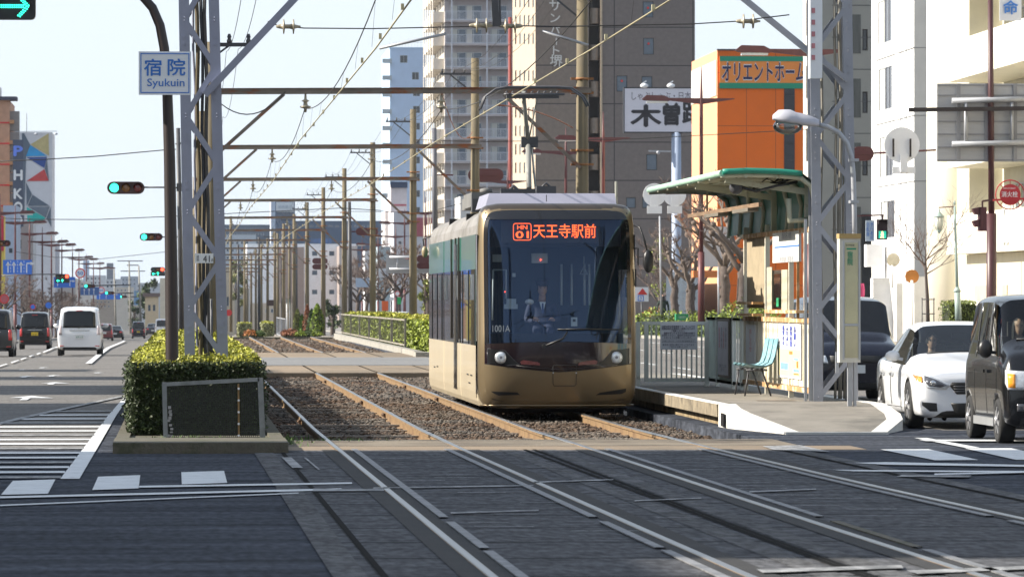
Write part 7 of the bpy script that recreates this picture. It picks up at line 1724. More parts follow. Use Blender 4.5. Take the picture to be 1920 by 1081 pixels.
# person walking behind the shrubs, wheelchair sign
pc_=Vector((XY(1243,262),262,gz(24,262)+.45));t=thing('person', 'person with long dark hair walking away in a dark green coat behind the shrubs', 'person',tuple(pc_))
coat_m=M('coat_dark_green',(.03,.045,.035),.9,var=.3,sc=6)
body('body',[((0,0,.92),(.15,.12),None),((0,-.01,1.15),(.15,.115),0),((0,-.02,1.34),(.18,.11),1),((0,-.02,1.43),.075,2),((-.2,-.02,1.36),.065,2),((-.27,.02,1.12),.055,4),((-.26,-.1,.90),.04,5),((.2,-.02,1.36),.065,2),((.27,0,1.12),.055,7),((.29,.08,.88),.04,8),((-.09,0,.8),.10,0),((-.10,-.12,.46),.065,10),((-.10,-.02,.08),.045,11),((-.10,-.14,.04),.035,12),((.09,0,.8),.10,0),((.10,.06,.46),.065,14),((.10,.22,.10),.045,15),((.10,.12,.04),.035,16)],coat_m,t)
head(t,(0,-.02,1.57),.235,pi*.85, 'long');hand(t,(-.26,-.15,.86),flip=1);hand(t,(.29,.05,.82),flip=-1)
m_=MB();m_.box(-.44,-.26,-.06,.12,.62,.88);o=bpy.data.objects.new('shoulder_bag',m_.mesh('shoulder_bag',M('bag_blue',(.25,.3,.4),.7)));COL.objects.link(o);o.parent=t
t=plate('access_sign', 'square red, white and blue wheelchair sign beside the tram edge',1191,538,1216,565,270,sign_white);m_=MB();m_.prism([P(1195,552,269.94),P(1205,540,269.94),P(1214,552,269.94)],(0,.01,0));m_.build('red_roof',ink_red,t);m_=MB();a_,b_=P(1196,564,269.94),P(1207,553,269.94);m_.box(a_.x,b_.x,269.94,269.95,a_.z,b_.z);q=m_.build('blue_square',sign_blue,t);text('♿',q,sign_white,P(1201.5,558.5,269.93),.22,.22)
m_=MB();m_.tube([P(1203,565,270.05),P(1203,610,270.05)],.04,6);m_.build('post',steel_dk,t)
t=thing('planter', 'bright green planter box among the shrubs', 'planter',tuple(P(1279,594,247)));m_=MB();a_,b_=P(1267,600,247),P(1291,588,247);m_.box(a_.x,b_.x,247,247.5,a_.z,b_.z);m_.build('box',M('planter_green',(.015,.25,.09),.5,var=.1),t);text('GREEN',t,M('planter_text',(.5,.6,.5),.6),P(1279,594,246.98),.35,.12)
pole('sign_post', 'thin grey pole rising between the shrubs right of the tram',1240,590,1237,405,258,.05,.045,galv);pole('sign_post', 'thin pale post in front of the leaning pollarded tree',1347.5,600,1347,500,240,.045,.045,galv)
pole('flag_pole', 'thin grey post standing behind the tram roof near its mirror',1156,420,1155,340,150,.04,.04,M('post_olive',(.2,.2,.17),.6))
# ------------------------------------------------------------------ buildings
def bx_building(name,label,px_far,px_c,px_r,yt,Xs,mat,side_mat=None,zb=None,rects_f=(),rects_s=(),dr=.2,ds=.05,frame=alu,glass=glass_dk,group=None,parapet=True,yc=None,left=False,mull=1,curt=None):
    """block on the street line x = Xs. px_far/px_c: pixel columns of the far and near end of its street wall; px_r: other end of the wall
    that faces the camera; yt: pixel row of its roof at the near corner. rects in pixels: (px centre, py centre, w px, h px)"""
    Yn=PX(px_c,562,Xs).y;Yf=PX(px_far,562,Xs).y;top=P(px_c,yt,Yn).z;Xe=XY(px_r,Yn);g=gz(Xs,Yn)-3 if zb is None else zb
    t=thing(name,label, 'building',(Xs,Yn,g),group);s=Yn/F;H=top-g
    x0,x1=min(Xs,Xe),max(Xs,Xe)
    # camera-facing wall with openings
    rf=[]
    for (px_,py_,w_,h_) in rects_f:
        a_=P(px_-w_/2,py_+h_/2,Yn);b_=P(px_+w_/2,py_-h_/2,Yn);rf.append((a_.x-x0,b_.x-x0,a_.z-g,b_.z-g))
    m_=MB();wall_holes(m_,(x0,Yn,g),(1,0,0),(0,-1,0),x1-x0,H,rf,dr);m_.build('front_wall',mat,t)
    wm={}
    for (a_,b_,c_,d_) in rf:
        k=(round(b_-a_,2),round(d_-c_,2));
        if k not in wm: wm[k] = window_mesh(k[0],k[1],frame,glass,mull,curtain=curt)
        put_window(t,wm[k],(x0+(a_+b_)/2,Yn+dr*.6,g+c_))
    rs=[]
    for (px_,py_,w_,h_) in rects_s:      # on the street wall, in pixels too
        p0=PX(px_-w_/2,py_,Xs);p1=PX(px_+w_/2,py_,Xs);yy0,yy1=sorted((p0.y,p1.y));pc=PX(px_,py_,Xs);sc_=pc.y/F
        rs.append((yy0-min(Yn,Yf),yy1-min(Yn,Yf),pc.z-h_/2*sc_-g,pc.z+h_/2*sc_-g))
    m_=MB();nrm=(1,0,0) if left else (-1,0,0);wall_holes(m_,(Xs,min(Yn,Yf),g),(0,1,0),nrm,abs(Yf-Yn),H,rs,ds);m_.build('street_wall',side_mat or mat,t)
    for (a_,b_,c_,d_) in rs:
        k=(round(b_-a_,2),round(d_-c_,2), 's')
        if k not in wm: wm[k] = window_mesh(k[0],k[1],frame,glass,mull,t=.03,curtain=curt)
        put_window(t,wm[k],(Xs+(ds*.8 if not left else -ds*.8),min(Yn,Yf)+(a_+b_)/2,g+c_),-pi/2 if not left else pi/2)
    y0,y1=min(Yn,Yf),max(Yn,Yf);m_=MB();XO=x1 if not left else x0
    m_.face([(x0,y0+.01,top-.3),(x1,y0+.01,top-.3),(x1,y1,top-.3),(x0,y1,top-.3)]);m_.face([(x0,y1,g),(x0,y1,top),(x1,y1,top),(x1,y1,g)]);m_.face([(XO,y0,g),(XO,y1,g),(XO,y1,top),(XO,y0,top)]);m_.build('roof',side_mat or mat,t)
    if parapet: m_=MB();m_.box(x0-.08,x1+.08,y0-.08,y0+.2,top-.02,top+.22);m_.box(x0-.08,x0+.2,y0+.2,y1,top-.02,top+.22);m_.build('parapet',side_mat or mat,t)
    return t,Yn,Yf,top,g
# grey hotel
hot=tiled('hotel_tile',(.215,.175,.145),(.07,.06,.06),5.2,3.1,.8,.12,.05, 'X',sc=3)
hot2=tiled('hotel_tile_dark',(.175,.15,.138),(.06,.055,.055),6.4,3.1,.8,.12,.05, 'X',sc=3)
hots=M('hotel_side_lit',(.44,.36,.27),.8,var=.08,sc=1)  # street side lighter than the front: its sunlight is put into the cream
wn=[(1215,18,20,30),(1216,87,20,31),(1166,157,20,30),(1213,157,20,28),(1222,304,20,30),(1183,380,18,20),(1211,380,14,20)]
rs=[]
for r_ in range(10):
    for c_ in range(5):
        if r_ not in (3,): rs.append((967+c_*8.2,4+r_*34.5,2.6,20))
HX=28.6
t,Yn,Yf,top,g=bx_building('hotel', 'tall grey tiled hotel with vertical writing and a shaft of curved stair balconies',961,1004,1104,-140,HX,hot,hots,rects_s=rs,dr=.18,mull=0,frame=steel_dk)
s=Yn/F
# second, slightly darker wing on the other side of the stair shaft
xa,xb=XY(1128,Yn),XY(1303,Yn);rf=[]
for (px_,py_,w_,h_) in wn: a_=P(px_-w_/2,py_+h_/2,Yn);b_=P(px_+w_/2,py_-h_/2,Yn);rf.append((a_.x-xa,b_.x-xa,a_.z-g,b_.z-g))
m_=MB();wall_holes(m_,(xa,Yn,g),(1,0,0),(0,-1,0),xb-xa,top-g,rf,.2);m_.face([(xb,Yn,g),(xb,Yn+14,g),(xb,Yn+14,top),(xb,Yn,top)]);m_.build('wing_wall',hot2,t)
wm=window_mesh(.9,1.32,black_pl,glass_bl,0)
for (a_,b_,c_,d_) in rf: put_window(t,window_mesh(b_-a_,d_-c_,black_pl,glass_bl,0),(xa+(a_+b_)/2,Yn+.1,g+c_))
m_=MB()
for px_,py_ in ((1215,15),(1216,82),(1166,152)): m_.lathe(P(px_,py_,Yn+.05),[(.1,-.01),(.1,.01)],8,0, 'y')
m_.build('rescue_mark',ink_red,t)
# stair shaft: dark recess with curved balcony fronts
xc0,xc1=XY(1104,Yn),XY(1128,Yn);m_=MB();m_.box(xc0,xc1,Yn+1.4,Yn+1.5,g,top);m_.box(xc1-.15,xc1-.002,Yn+.003,Yn+1.4,g,top);m_.build('shaft_wall',M('shaft_dark',(.07,.06,.055),.9,var=.1),t)
stm=M('stair_front',(.20,.165,.135),.8,var=.12,sc=3);m_=MB()
for k in range(12):
    zc=P(1116,10+68.5*(k-1)+18,Yn).z;cx=(xc0+xc1)/2;rr_=(xc1-xc0)/2-.08
    arc=[(cx+rr_*cos(R(180+q)),Yn+.75+.7*sin(R(180+q)),0) for q in range(0,181,18)]
    for z0,z1 in ((zc-.7,zc+.55),): m_.grid([[(x,y,z0) for x,y,z in arc],[(x,y,z1) for x,y,z in arc]],0,True);m_.face([(x,y,z1) for x,y,z in arc]+[(xc1-.1,Yn+1.4,z1),(xc0+.02,Yn+1.4,z1)]);m_.face([(x,y,z0) for x,y,z in arc]+[(xc1-.1,Yn+1.4,z0),(xc0+.02,Yn+1.4,z0)])
m_.build('stair_balcony',stm,t)
m_=MB();a_=P(1125.5,0,Yn-.05);m_.box(a_.x,a_.x+.16,Yn-.12,Yn-.003,g,top);m_.build('light_edge',M('edge_light',(.48,.38,.27),.8),t)
txt_g=M('hotel_letter',(.62,.60,.56),.5,metal=.2,var=.1)
for i,(ch,yc_,h_,w_) in enumerate((('サ',14,20,22),('ン',38,16,18),('パ',60,14,18),('ー',82,16,3),('ト',99,17,12),('堺',118,22,23))):
    c=P(1041+(0 if i < 3 else 2),yc_-4,Yn-.12)
    if ch == 'ー': m_=MB();m_.box(c.x-.05,c.x+.05,c.y-.05,c.y,c.z-.28,c.z+.28);m_.build('lettering',txt_g,t)
    else: text(ch,t,txt_g,c,w_*s,h_*s,bold=.015)
m_=MB();c=P(963.5,0,Yf-3);m_.tube([(HX-.25,Yf-.4,g),(HX-.25,Yf-.4,P(0,30,Yf).z)],.16,8);m_.build('red_pipe',M('pipe_red',(.2,.035,.03),.6),t)
# apartment tower with balconies
ap_w=M('apartment_wall',(.42,.385,.385),.8,var=.08,sc=1);ap_s=M('apartment_side_lit',(.52,.48,.42),.8,var=.1,sc=1)  # sunlight on the street side and shade on the front are in these colours
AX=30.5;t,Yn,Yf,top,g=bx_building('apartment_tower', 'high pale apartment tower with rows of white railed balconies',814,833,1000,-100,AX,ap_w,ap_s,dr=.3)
s=Yn/F;wmesh=window_mesh(1.9*1.0,1.7,alu,glass_bl,1,curtain=curtain);rail_w=M('railing_white',(.55,.57,.62),.5,var=.06);lit_b=M('balcony_wall_lit',(.60,.55,.48),.8,var=.1)
slabm=MB();slabm.box(0,XY(962,Yn)-AX,-1.4,-.003,-.22,.0);slabm.box(0,.12,-1.4,-.003,0,1.0);slabm=slabm.mesh('balcony_slab',ap_w)
rl_=MB();x1_=XY(962,Yn)-AX;rl_.box(.12,x1_,-1.4,-1.34,1.0,1.06);rl_.box(.12,x1_,-1.4,-1.36,.02,.10)
for i in range(90): x=.12+(x1_-.12)*i/90;rl_.box(x,x+(.05 if i % 9 == 0 else .022),-1.385,-1.36,.1,1.0)
rl_=rl_.mesh('railing',rail_w);pn_=MB();pn_.box(.14,x1_,-1.352,-1.348,.12,.98);pn_=pn_.mesh('railing_panel',GL('rail_glass',(.75,.78,.82),1.3))
sidem=MB();L_=Yf-Yn
for k in range(4): yA=L_*k/4+.4;sidem.box(-1.25,-.003,yA,yA+L_/4-.8,-.18,.0);sidem.box(-1.25,-1.17,yA,yA+L_/4-.8,0,1.05);sidem.box(-1.17,-.003,yA,yA+.1,0,1.05)
sidem=sidem.mesh('side_balcony',lit_b)
for i in range(16):
    z=P(900,27+44*(i-2)+12,Yn).z
    if z < g+2: break
    for me,nn in ((slabm, 'balcony_slab'),(rl_, 'railing'),(sidem, 'side_balcony')): o=bpy.data.objects.new(nn,me);COL.objects.link(o);o.parent=t;o.location=(0,0,z-g)
    for px_ in (860,888,935):
        put_window(t,wmesh,(XY(px_,Yn),Yn-.06,z+.05))
m_=MB();
for px_ in (846,912): c=P(px_,0,Yn-1.42);m_.box(c.x,c.x+.14,Yn-1.45,Yn-1.41,g,top)
m_.build('drain_pipe',rail_w,t);m_=MB()
for k in range(5): y=Yn+1+(L_-2)*k/4;m_.tube([(AX-1.3,y,g),(AX-1.3,y,top)],.07,6)
m_.build('side_pipe',lit_b,t)
# light blue tower
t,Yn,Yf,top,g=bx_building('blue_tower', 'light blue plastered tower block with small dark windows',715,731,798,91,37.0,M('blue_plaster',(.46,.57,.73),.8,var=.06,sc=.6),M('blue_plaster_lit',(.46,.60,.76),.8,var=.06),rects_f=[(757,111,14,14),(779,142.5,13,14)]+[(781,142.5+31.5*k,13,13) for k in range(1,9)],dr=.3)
s=Yn/F;m_=MB()
for k in range(9): c=P(726,113+31.5*k,Yn);m_.box(c.x-.9,c.x+.8,Yn-.9,Yn-.003,c.z-.55,c.z-.45);m_.box(c.x-.9,c.x+.8,Yn-.9,Yn-.84,c.z-.45,c.z+.25)
m_.build('balcony',M('blue_balcony',(.42,.46,.48),.7,var=.2),t);m_=MB()
for i in range(12): x=lerp(37,XY(795,Yn),i/11);m_.tube([(x,Yn+.2,top),(x,Yn+.2,top+(1.2 if i % 3 else 1.9))],.03,4)
m_.tube([(37,Yn+.2,top+1.1),(XY(795,Yn),Yn+.2,top+1.1)],.03,4);m_.build('roof_railing',galv,t)
# orange building
orm=tiled('orange_panel',(.76,.15,.008),(.36,.08,.02),1.6,2.9,.5,.05,.02, 'X');ors=M('orange_side_lit',(.76,.37,.19),.55,var=.06)  # the side's paler orange carries the wash of the sun in its colour
OX=29.2;t,Yn,Yf,top,g=bx_building('orange_building', 'bright orange panelled building with a green-banded shop sign',1297,1345,1515,94,OX,orm,ors,parapet=False)
s=Yn/F;YO=Yn-.06
def ob(nm_,x0,y0_,x1,y1_,mt,d=.06,par=t,Y_=None): a_,b_=P(x0,y1_,Yn),P(x1,y0_,Yn);m_=MB();m_.box(a_.x,b_.x,Yn-d,Yn-.003,a_.z,b_.z);return m_.build(nm_,mt,par)
gb=M('sign_green',(.012,.26,.15),.5,var=.05)
ob('shop_sign',1349,106,1520,166,M('sign_orange',(.78,.26,.05),.5,var=.04),.08);ob('green_band',1349,106,1520,115,gb,.10);ob('green_band',1349,156,1520,166,gb,.10)
text('オリエントホーム',t,sign_white,P(1432,135,Yn-.09),158*s,36*s,bold=.045,name='lettering_outline');text('オリエントホーム',t,M('sign_navy',(.02,.02,.08),.5),P(1432,135,Yn-.10),157*s,34*s,bold=.022)
ob('dark_strip',1470,166,1490,330,M('strip_glass',(.02,.02,.026),.15,var=.3,sc=2),.03)
m_=MB()
for z_ in (180,216,268,300): c=P(1480,z_,Yn-.05);m_.box(c.x-10*s,c.x+10*s,c.y-.02,c.y,c.z-.02,c.z+.02)
m_.build('strip_bar',black_pl,t);ob('top_trim',1344,92.5,1516,95,M('trim_dark',(.08,.07,.07),.5),.1)
m_=MB();m_.box(OX-.05,OX-.003,Yn+.3,Yf-.3,P(1320,185,Yn+5).z,P(1320,120,Yn+5).z);m_.build('side_sign',M('side_sign_pale',(.74,.66,.56),.6,var=.05),t)
# its ground floor: shop glass
sg=MB();a_,b_=P(1345,600,Yn),P(1420,500,Yn);sg.box(OX-1.2,OX-1.1,Yn-2,Yf+3,gz(OX,Yn),P(0,508,Yn).z);sh_t=tag(sg.build('shop_window',glass_bl), 'pale glazed shop front behind the pollarded trunks', 'shop front')
for i,(x0,y0_,x1,y1_,mt,lab) in enumerate(((1318,425,1372,500,M('white_fascia',(.62,.58,.55),.6,var=.1), 'white and pink shop fascia behind the pollarded trees'),(1300,507,1345,520,M('fascia_orange',(.6,.2,.06),.6), 'orange strip awning of the shop behind the trees'),(1384,380,1420,440,M('fascia_grey',(.25,.24,.25),.6), 'grey shop canopy seen beside the shelter'),(1394,510,1432,600,M('poster_wall',(.68,.55,.52),.6,var=.2), 'pale poster wall with red print beside the shelter'))):
    a_,b_=P(x0,y1_,262-i*3),P(x1,y0_,262-i*3);m_=MB();m_.box(a_.x,b_.x,262-i*3,263-i*3,a_.z,b_.z);tag(m_.build('shop_fascia',mt),lab, 'shop front')
# restaurant sign on its column
Y=330;t=thing('billboard', 'white restaurant billboard with black brush lettering on a thick blue-grey column', 'billboard',(XY(1268,Y),Y,0));a_,b_=P(1171,247,Y),P(1300,166,Y);s=Y/F
m_=MB();m_.box(a_.x,b_.x,Y,Y+.5,a_.z,b_.z);m_.build('panel',M('billboard_white',(.62,.62,.68),.5,var=.04,sc=3),t);m_=MB();m_.box(a_.x-.05,b_.x,Y-.02,Y+.52,b_.z,b_.z+.07);m_.box(a_.x-.05,b_.x,Y-.02,Y+.52,a_.z-.07,a_.z);m_.box(a_.x-.06,a_.x,Y-.02,Y+.52,a_.z,b_.z);m_.build('frame',ink_black,t)
text('しゃぶしゃぶ・日本',t,M('sign_ink',(.10,.09,.12),.6),P(1240,180,Y-.01),112*s,16*s);text('木',t,ink_black,P(1211,217,Y-.01),56*s,40*s,bold=.045);text('曽',t,ink_black,P(1259,214,Y-.01),30*s,40*s,bold=.05);text('路',t,ink_black,P(1297,211,Y-.01),34*s,42*s,bold=.045)
m_=MB()
for px_ in (1208,1258): m_.ball(P(px_,161,Y),.22,12,0,(1.2,.8,.7));m_.bar(P(px_-5,158,Y),P(px_+4,152,Y),.08)
m_.build('flood_lamp',white_pl,t);m_=MB();m_.tube([P(1269,700,Y+.25),P(1268,248,Y+.25)],.30,16);m_.build('column',M('column_bluegrey',(.33,.39,.50),.5,var=.08),t);m_=MB();m_.bar(P(1216,283,Y),P(1258,284,Y),.1);m_.ball(P(1234,286,Y),.13,10);m_.build('side_lamp',galv,t)
# narrow building behind the platform mast; its front's shade is put into the grey
gbm=M('office_front_shaded',(.30,.29,.255),.7,var=.1,sc=.4);t,Yn,Yf,top,g=bx_building('office_building', 'narrow beige-grey office building seen behind the platform mast',1506,1531,1640,-120,29.4,gbm,M('office_side',(.62,.57,.48),.7,var=.08),rects_s=[(1516,35+118*k,9,62) for k in range(4)],rects_f=[(1622,75+117*k,10,40) for k in range(4)] ,dr=.2,mull=0,frame=brown_st)
for k in range(4): c=P(1597,62+120*k,Yn);m_=MB();m_.box(c.x-.42,c.x+.42,Yn-.02,Yn-.003,c.z-.95,c.z+.85);m_.build('dark_glazing',M('dull_glass',(.085,.085,.075),.25,var=.3,sc=1.5,st=(4,1,.3)),t)
m_=MB()
for k in range(8): c=P(1597,10+60*k,Yn);m_.box(XY(1560,Yn),XY(1640,Yn),Yn-.012,Yn-.004,c.z-.02,c.z+.01)
m_.build('joint',steel_dk,t);m_=MB();a_=P(1615,445,Yn);m_.box(a_.x,a_.x+.5,Yn-.1,Yn-.003,gz(29,Yn),P(0,400,Yn).z);m_.build('door_recess',black_pl,t)
# white building with rounded pillars
whb=M('white_render',(.80,.79,.77),.6,var=.04,sc=.8);whs=M('white_render_shaded',(.55,.54,.52),.65,var=.08,sc=.8)  # camera-facing wall gets a greyer copy of the white, with its shade painted in
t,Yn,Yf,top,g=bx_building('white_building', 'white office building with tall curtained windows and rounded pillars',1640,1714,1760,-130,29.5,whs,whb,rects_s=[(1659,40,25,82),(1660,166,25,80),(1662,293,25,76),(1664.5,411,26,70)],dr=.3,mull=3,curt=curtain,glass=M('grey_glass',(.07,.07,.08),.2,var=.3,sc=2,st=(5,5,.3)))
m_=MB();m_.tube([(29.95,Yf-.3,g),(29.95,Yf-.3,top)],.62,20);m_.tube([(29.93,PX(1682,300,29.5).y,g),(29.93,PX(1682,300,29.5).y,top)],.5,16);m_.build('round_pillar',whb,t);m_=MB()
for py_ in (90,217,340): a_=P(1714,py_,Yn);m_.box(29.46,29.497,Yn,Yf,a_.z,a_.z+.03);m_.box(29.5,XY(1760,Yn),Yn-.02,Yn-.003,a_.z,a_.z+.03)
for px_ in (1690,1700): p=PX(px_,300,29.5);m_.box(29.47,29.497,p.y,p.y+.05,g,top)
m_.build('joint',M('joint_grey',(.25,.25,.25),.8),t)
# cream building with deep horizontal bands
crm=M('cream_render',(.84,.79,.66),.6,var=.04,sc=.6);Xc=29.5
t=thing('cream_building', 'cream office building with deep plain balcony bands and a thick rounded corner pillar', 'building',(Xc,178,0));Ya,Yb=PX(1745,300,Xc).y,168
zt=P(1775,-160,Ya).z;m_=MB();m_.tube([(Xc+.9,Ya,-.5),(Xc+.9,Ya,zt)],1.05,28);m_.build('corner_pillar',crm,t)
yB=PX(1776,300,Xc).y
m_=MB();m_.box(Xc+2.2,Xc+2.4,Yb-60,Ya-.5,-.5,zt);m_.box(Xc+.9,Xc+2.2,yB+.3,Ya-.9,-.5,zt);m_.build('back_wall',M('cream_recess',(.66,.63,.52),.7,var=.06),t)
for k in range(-1,4):
    z1=P(1776,82+161*k,yB).z;z0=P(1776,155+161*k,yB).z;m_=MB();m_.box(Xc,Xc+.25,Yb-60,yB,z0,z1);m_.box(Xc+.25,Xc+2.2,Yb-60,yB,z0,z0+.2);m_.box(Xc-.04,Xc-.003,Yb-60,yB,z0,z0+.12);m_.build('balcony_band',crm,t)
wm=window_mesh(1.25,1.55,alu,glass_bl,0,curtain=M('pale_blind',(.55,.55,.42),.8,var=.15))
for k in range(-1,3):
    z0=P(1776,244+161*k,yB).z+.0
    for i in range(9): put_window(t,wm,(Xc+2.18,yB-3.2-i*1.35,z0-.35),-pi/2)
m_=MB();m_.box(Xc+.6,Xc+.8,Yb-60,yB-1,-.3,P(1776,478,yB).z);m_.build('ground_wall',M('ground_cream',(.60,.55,.42),.7,var=.08),t)
for i,(px_,py0,py1,w_) in enumerate(((1840,500,560,3.0),(1885,515,575,1.2))): p=PX(px_,540,Xc+.6);m_=MB();m_.box(Xc+.56,Xc+.597,p.y-w_/2,p.y+w_/2,.4,2.3);m_.build('service_door',M('service_panel',(.44,.40,.3),.6),t)
text('かわ囲',t,steel_dk,(Xc-.01,PX(1886,457,Xc).y,PX(1886,457,Xc).z),1.6,.14,-pi/2)
# entrance clutter in front of the white building
for i,(x0,y0_,x1,y1_,Y,mt,lab) in enumerate(((1625,458,1656,500,222,M('box_white',(.68,.68,.68),.6,var=.1), 'white boxy bay with grey top on the white building'),(1637,521,1680,640,205,MATS['box_white'], 'white sloping stair wall beside the car park entrance'),(1681,531,1693,640,204,MATS['box_white'], 'narrow white wall pier next to the stair wall'),(1714,518,1736,640,200,MATS['box_white'], 'white garden wall behind the young tree'))):
    a_,b_=P(x0,y1_,Y),P(x1,y0_,Y);m_=MB();m_.prism([(a_.x,Y,a_.z),(b_.x,Y,a_.z),(b_.x-(0 if i != 1 else .25),Y,b_.z),(a_.x,Y,b_.z)],(0,.8,0));tag(m_.build('wall_piece',mt),lab, 'wall')
t=thing('street_mirror', 'round traffic mirror on a short post before the white building', 'mirror',tuple(P(1675,487,200)));m_=MB();m_.lathe(P(1675,487,200),[(.24,-.02),(.26,.04),(.2,.06)],24,0, 'y');m_.build('mirror',M('mirror_face',(.5,.48,.42),.1,metal=.6,var=.3,sc=3),t);m_=MB();m_.tube([P(1673,497,200),P(1673,540,200)],.05,8);m_.build('post',white_pl,t)
t=thing('round_sign', 'rusty orange round sign back beside the young tree', 'sign',tuple(P(1710,518,198)));m_=MB();m_.lathe(P(1710,518,198),[(.26,-.02),(.26,.02)],24,0, 'y');m_.build('disc',M('rust_orange',(.45,.18,.04),.8,var=.3),t);m_=MB();m_.tube([P(1710,525,197.9),P(1710,640,197.9)],.05,8);m_.build('post',white_pl,t)
t=thing('banner', 'pink pennant hanging beside the dark doorway', 'banner',tuple(P(1616,560,215)));a_,b_=P(1611,556,215),P(1621,531,215);m_=MB();m_.grid([[(lerp(a_.x,b_.x,u/4)+.02*sin(v),215+.05*sin(u*2),lerp(a_.z,b_.z,v/4)) for u in range(5)] for v in range(5)],0,True);m_.build('cloth',M('banner_pink',(.55,.06,.16),.8,var=.2),t);m_=MB();m_.tube([P(1611,600,215.1),P(1611,530,215.1)],.02,6);m_.build('banner_pole',white_pl,t)
# ------------------------------------------------------------------ buildings on the other side (left) and far away
LX=-18.0
Yn=525;pin=tiled('pink_tile',(.50,.27,.17),(.42,.05,.05),60,2.05,.8,.05,.07, 'X')
def salmon():
    t=thing('apartment_block', 'salmon-brown apartment block with red floor lines at the picture edge', 'building',(XY(0,Yn),Yn,-3));a_,b_=P(-70,600,Yn),P(18,188,Yn);m_=MB();m_.box(a_.x,b_.x,Yn,Yn+16,-4,b_.z);m_.build('wall',M('pink_plain',(.50,.28,.18),.8),t)
    for k in range(6): m_=MB();z=P(0,230+39.0*k,Yn).z;m_.box(a_.x,b_.x+.03,Yn-.06,Yn-.003,z-.07,z+.07);m_.build('red_line',ink_red,t)
    m_=MB();m_.box(a_.x,b_.x+.72,Yn-.5,Yn+3,b_.z+.003,b_.z+.35);m_.build('roof_edge',M('roof_edge_dark',(.06,.06,.09),.7),t)
    m_=MB();m_.box(a_.x,b_.x-.9,Yn+1,Yn+4,b_.z+.35,b_.z+1.3);m_.build('roof_unit',alu,t)
    for k in range(6):
        z=P(0,226+38.5*k,Yn).z;m_=MB();m_.box(b_.x,b_.x+.90,Yn+.8,Yn+3,z-.95,z+.95);m_.build('balcony',M('balcony_grey',(.27,.26,.26),.8,var=.12),t)
        m_=MB();m_.box(b_.x,b_.x+.42,Yn-.3,Yn+.78,z-.30,z+.05);m_.build('planter_ledge',M('balcony_tan',(.46,.24,.12),.8,var=.1),t)
salmon()
# building with the faceted mural
Y=600;t=thing('mural_building', 'tall building side with faceted coloured triangle mural and vertical lettering', 'building',(XY(70,Y),Y,-3));s=Y/F
m_=MB();a_,b_=P(37,640,Y),P(98,248,Y);m_.box(a_.x,b_.x,Y,Y+12,-4,b_.z);m_.build('body_wall',M('mural_grey',(.60,.61,.65),.7,var=.05),t)
def tri(pts,mt): m_=MB();m_.prism([P(x,y,Y-.06) for x,y in pts],(0,.05,0));m_.build('mural_facet',mt,t)
slate=M('facet_slate',(.10,.135,.18),.7,var=.05);slate2=M('facet_slate_light',(.14,.175,.22),.7)
for pts,mt in (([(45,250),(57,272),(49,292),(45,420),(41,420),(41,250)],slate),([(57,271),(91,250),(92,292)],M('facet_sand',(.50,.42,.20),.7)),([(48,293),(57,272),(88,292.5)],M('facet_cyan',(.02,.30,.62),.7)),([(50,295),(88,294),(83,315)],M('facet_navy',(.02,.07,.28),.7)),([(88,296),(92,340),(84,316)],slate2),([(50,339.5),(83,317),(91.5,339)],M('facet_red',(.55,.06,.06),.7)),([(49,342),(60,364),(50,386)],slate),([(61,365),(93,386),(52,386)],slate),([(53,387.5),(93,387.5),(86,408)],slate2),([(95,388),(96,425),(87,409)],slate),([(50,388),(85,408),(82,412),(66,420),(52,420)],M('facet_teal',(.01,.42,.38),.7))): tri(pts,mt)
t=thing('letter_sign', 'dark upright sign strip with big white letters between the salmon block and the mural', 'sign',tuple(P(33,425,515)));m_=MB();a_,b_=P(24,425,515),P(44,262,515);m_.box(a_.x,b_.x,515,515.4,a_.z,b_.z);m_.build('sign_strip',M('strip_darkblue',(.07,.09,.14),.6),t);s=.0515
for ch,yc_,mt in (('P',283,M('letter_blue',(.14,.25,.8),.5)),('A',303,sign_white),('C',314,sign_white),('H',328,sign_white),('I',343,sign_white),('N',352,sign_white),('K',363,sign_white),('O',388,sign_white),('O',413,sign_white)):
    if yc_ not in (303,314,343,352): text(ch,t,mt,P(34,yc_,514.9),15*s,18*s,bold=.05)
t=bpy.data.objects['mural_building'];m_=MB()
for px_ in (28,68,105): m_.ball(P(px_,251,Y-.6),.16,8,0,(1.4,1,.8))
m_.bar(P(20,247,Y-.4),P(107,246,Y-.4),.07);m_.build('flood_lamp',M('lamp_pale',(.4,.42,.46),.5),t);m_=MB();m_.tube([P(50,248,Y),P(50,212,Y)],.04,4);m_.build('antenna',steel_dk,t)
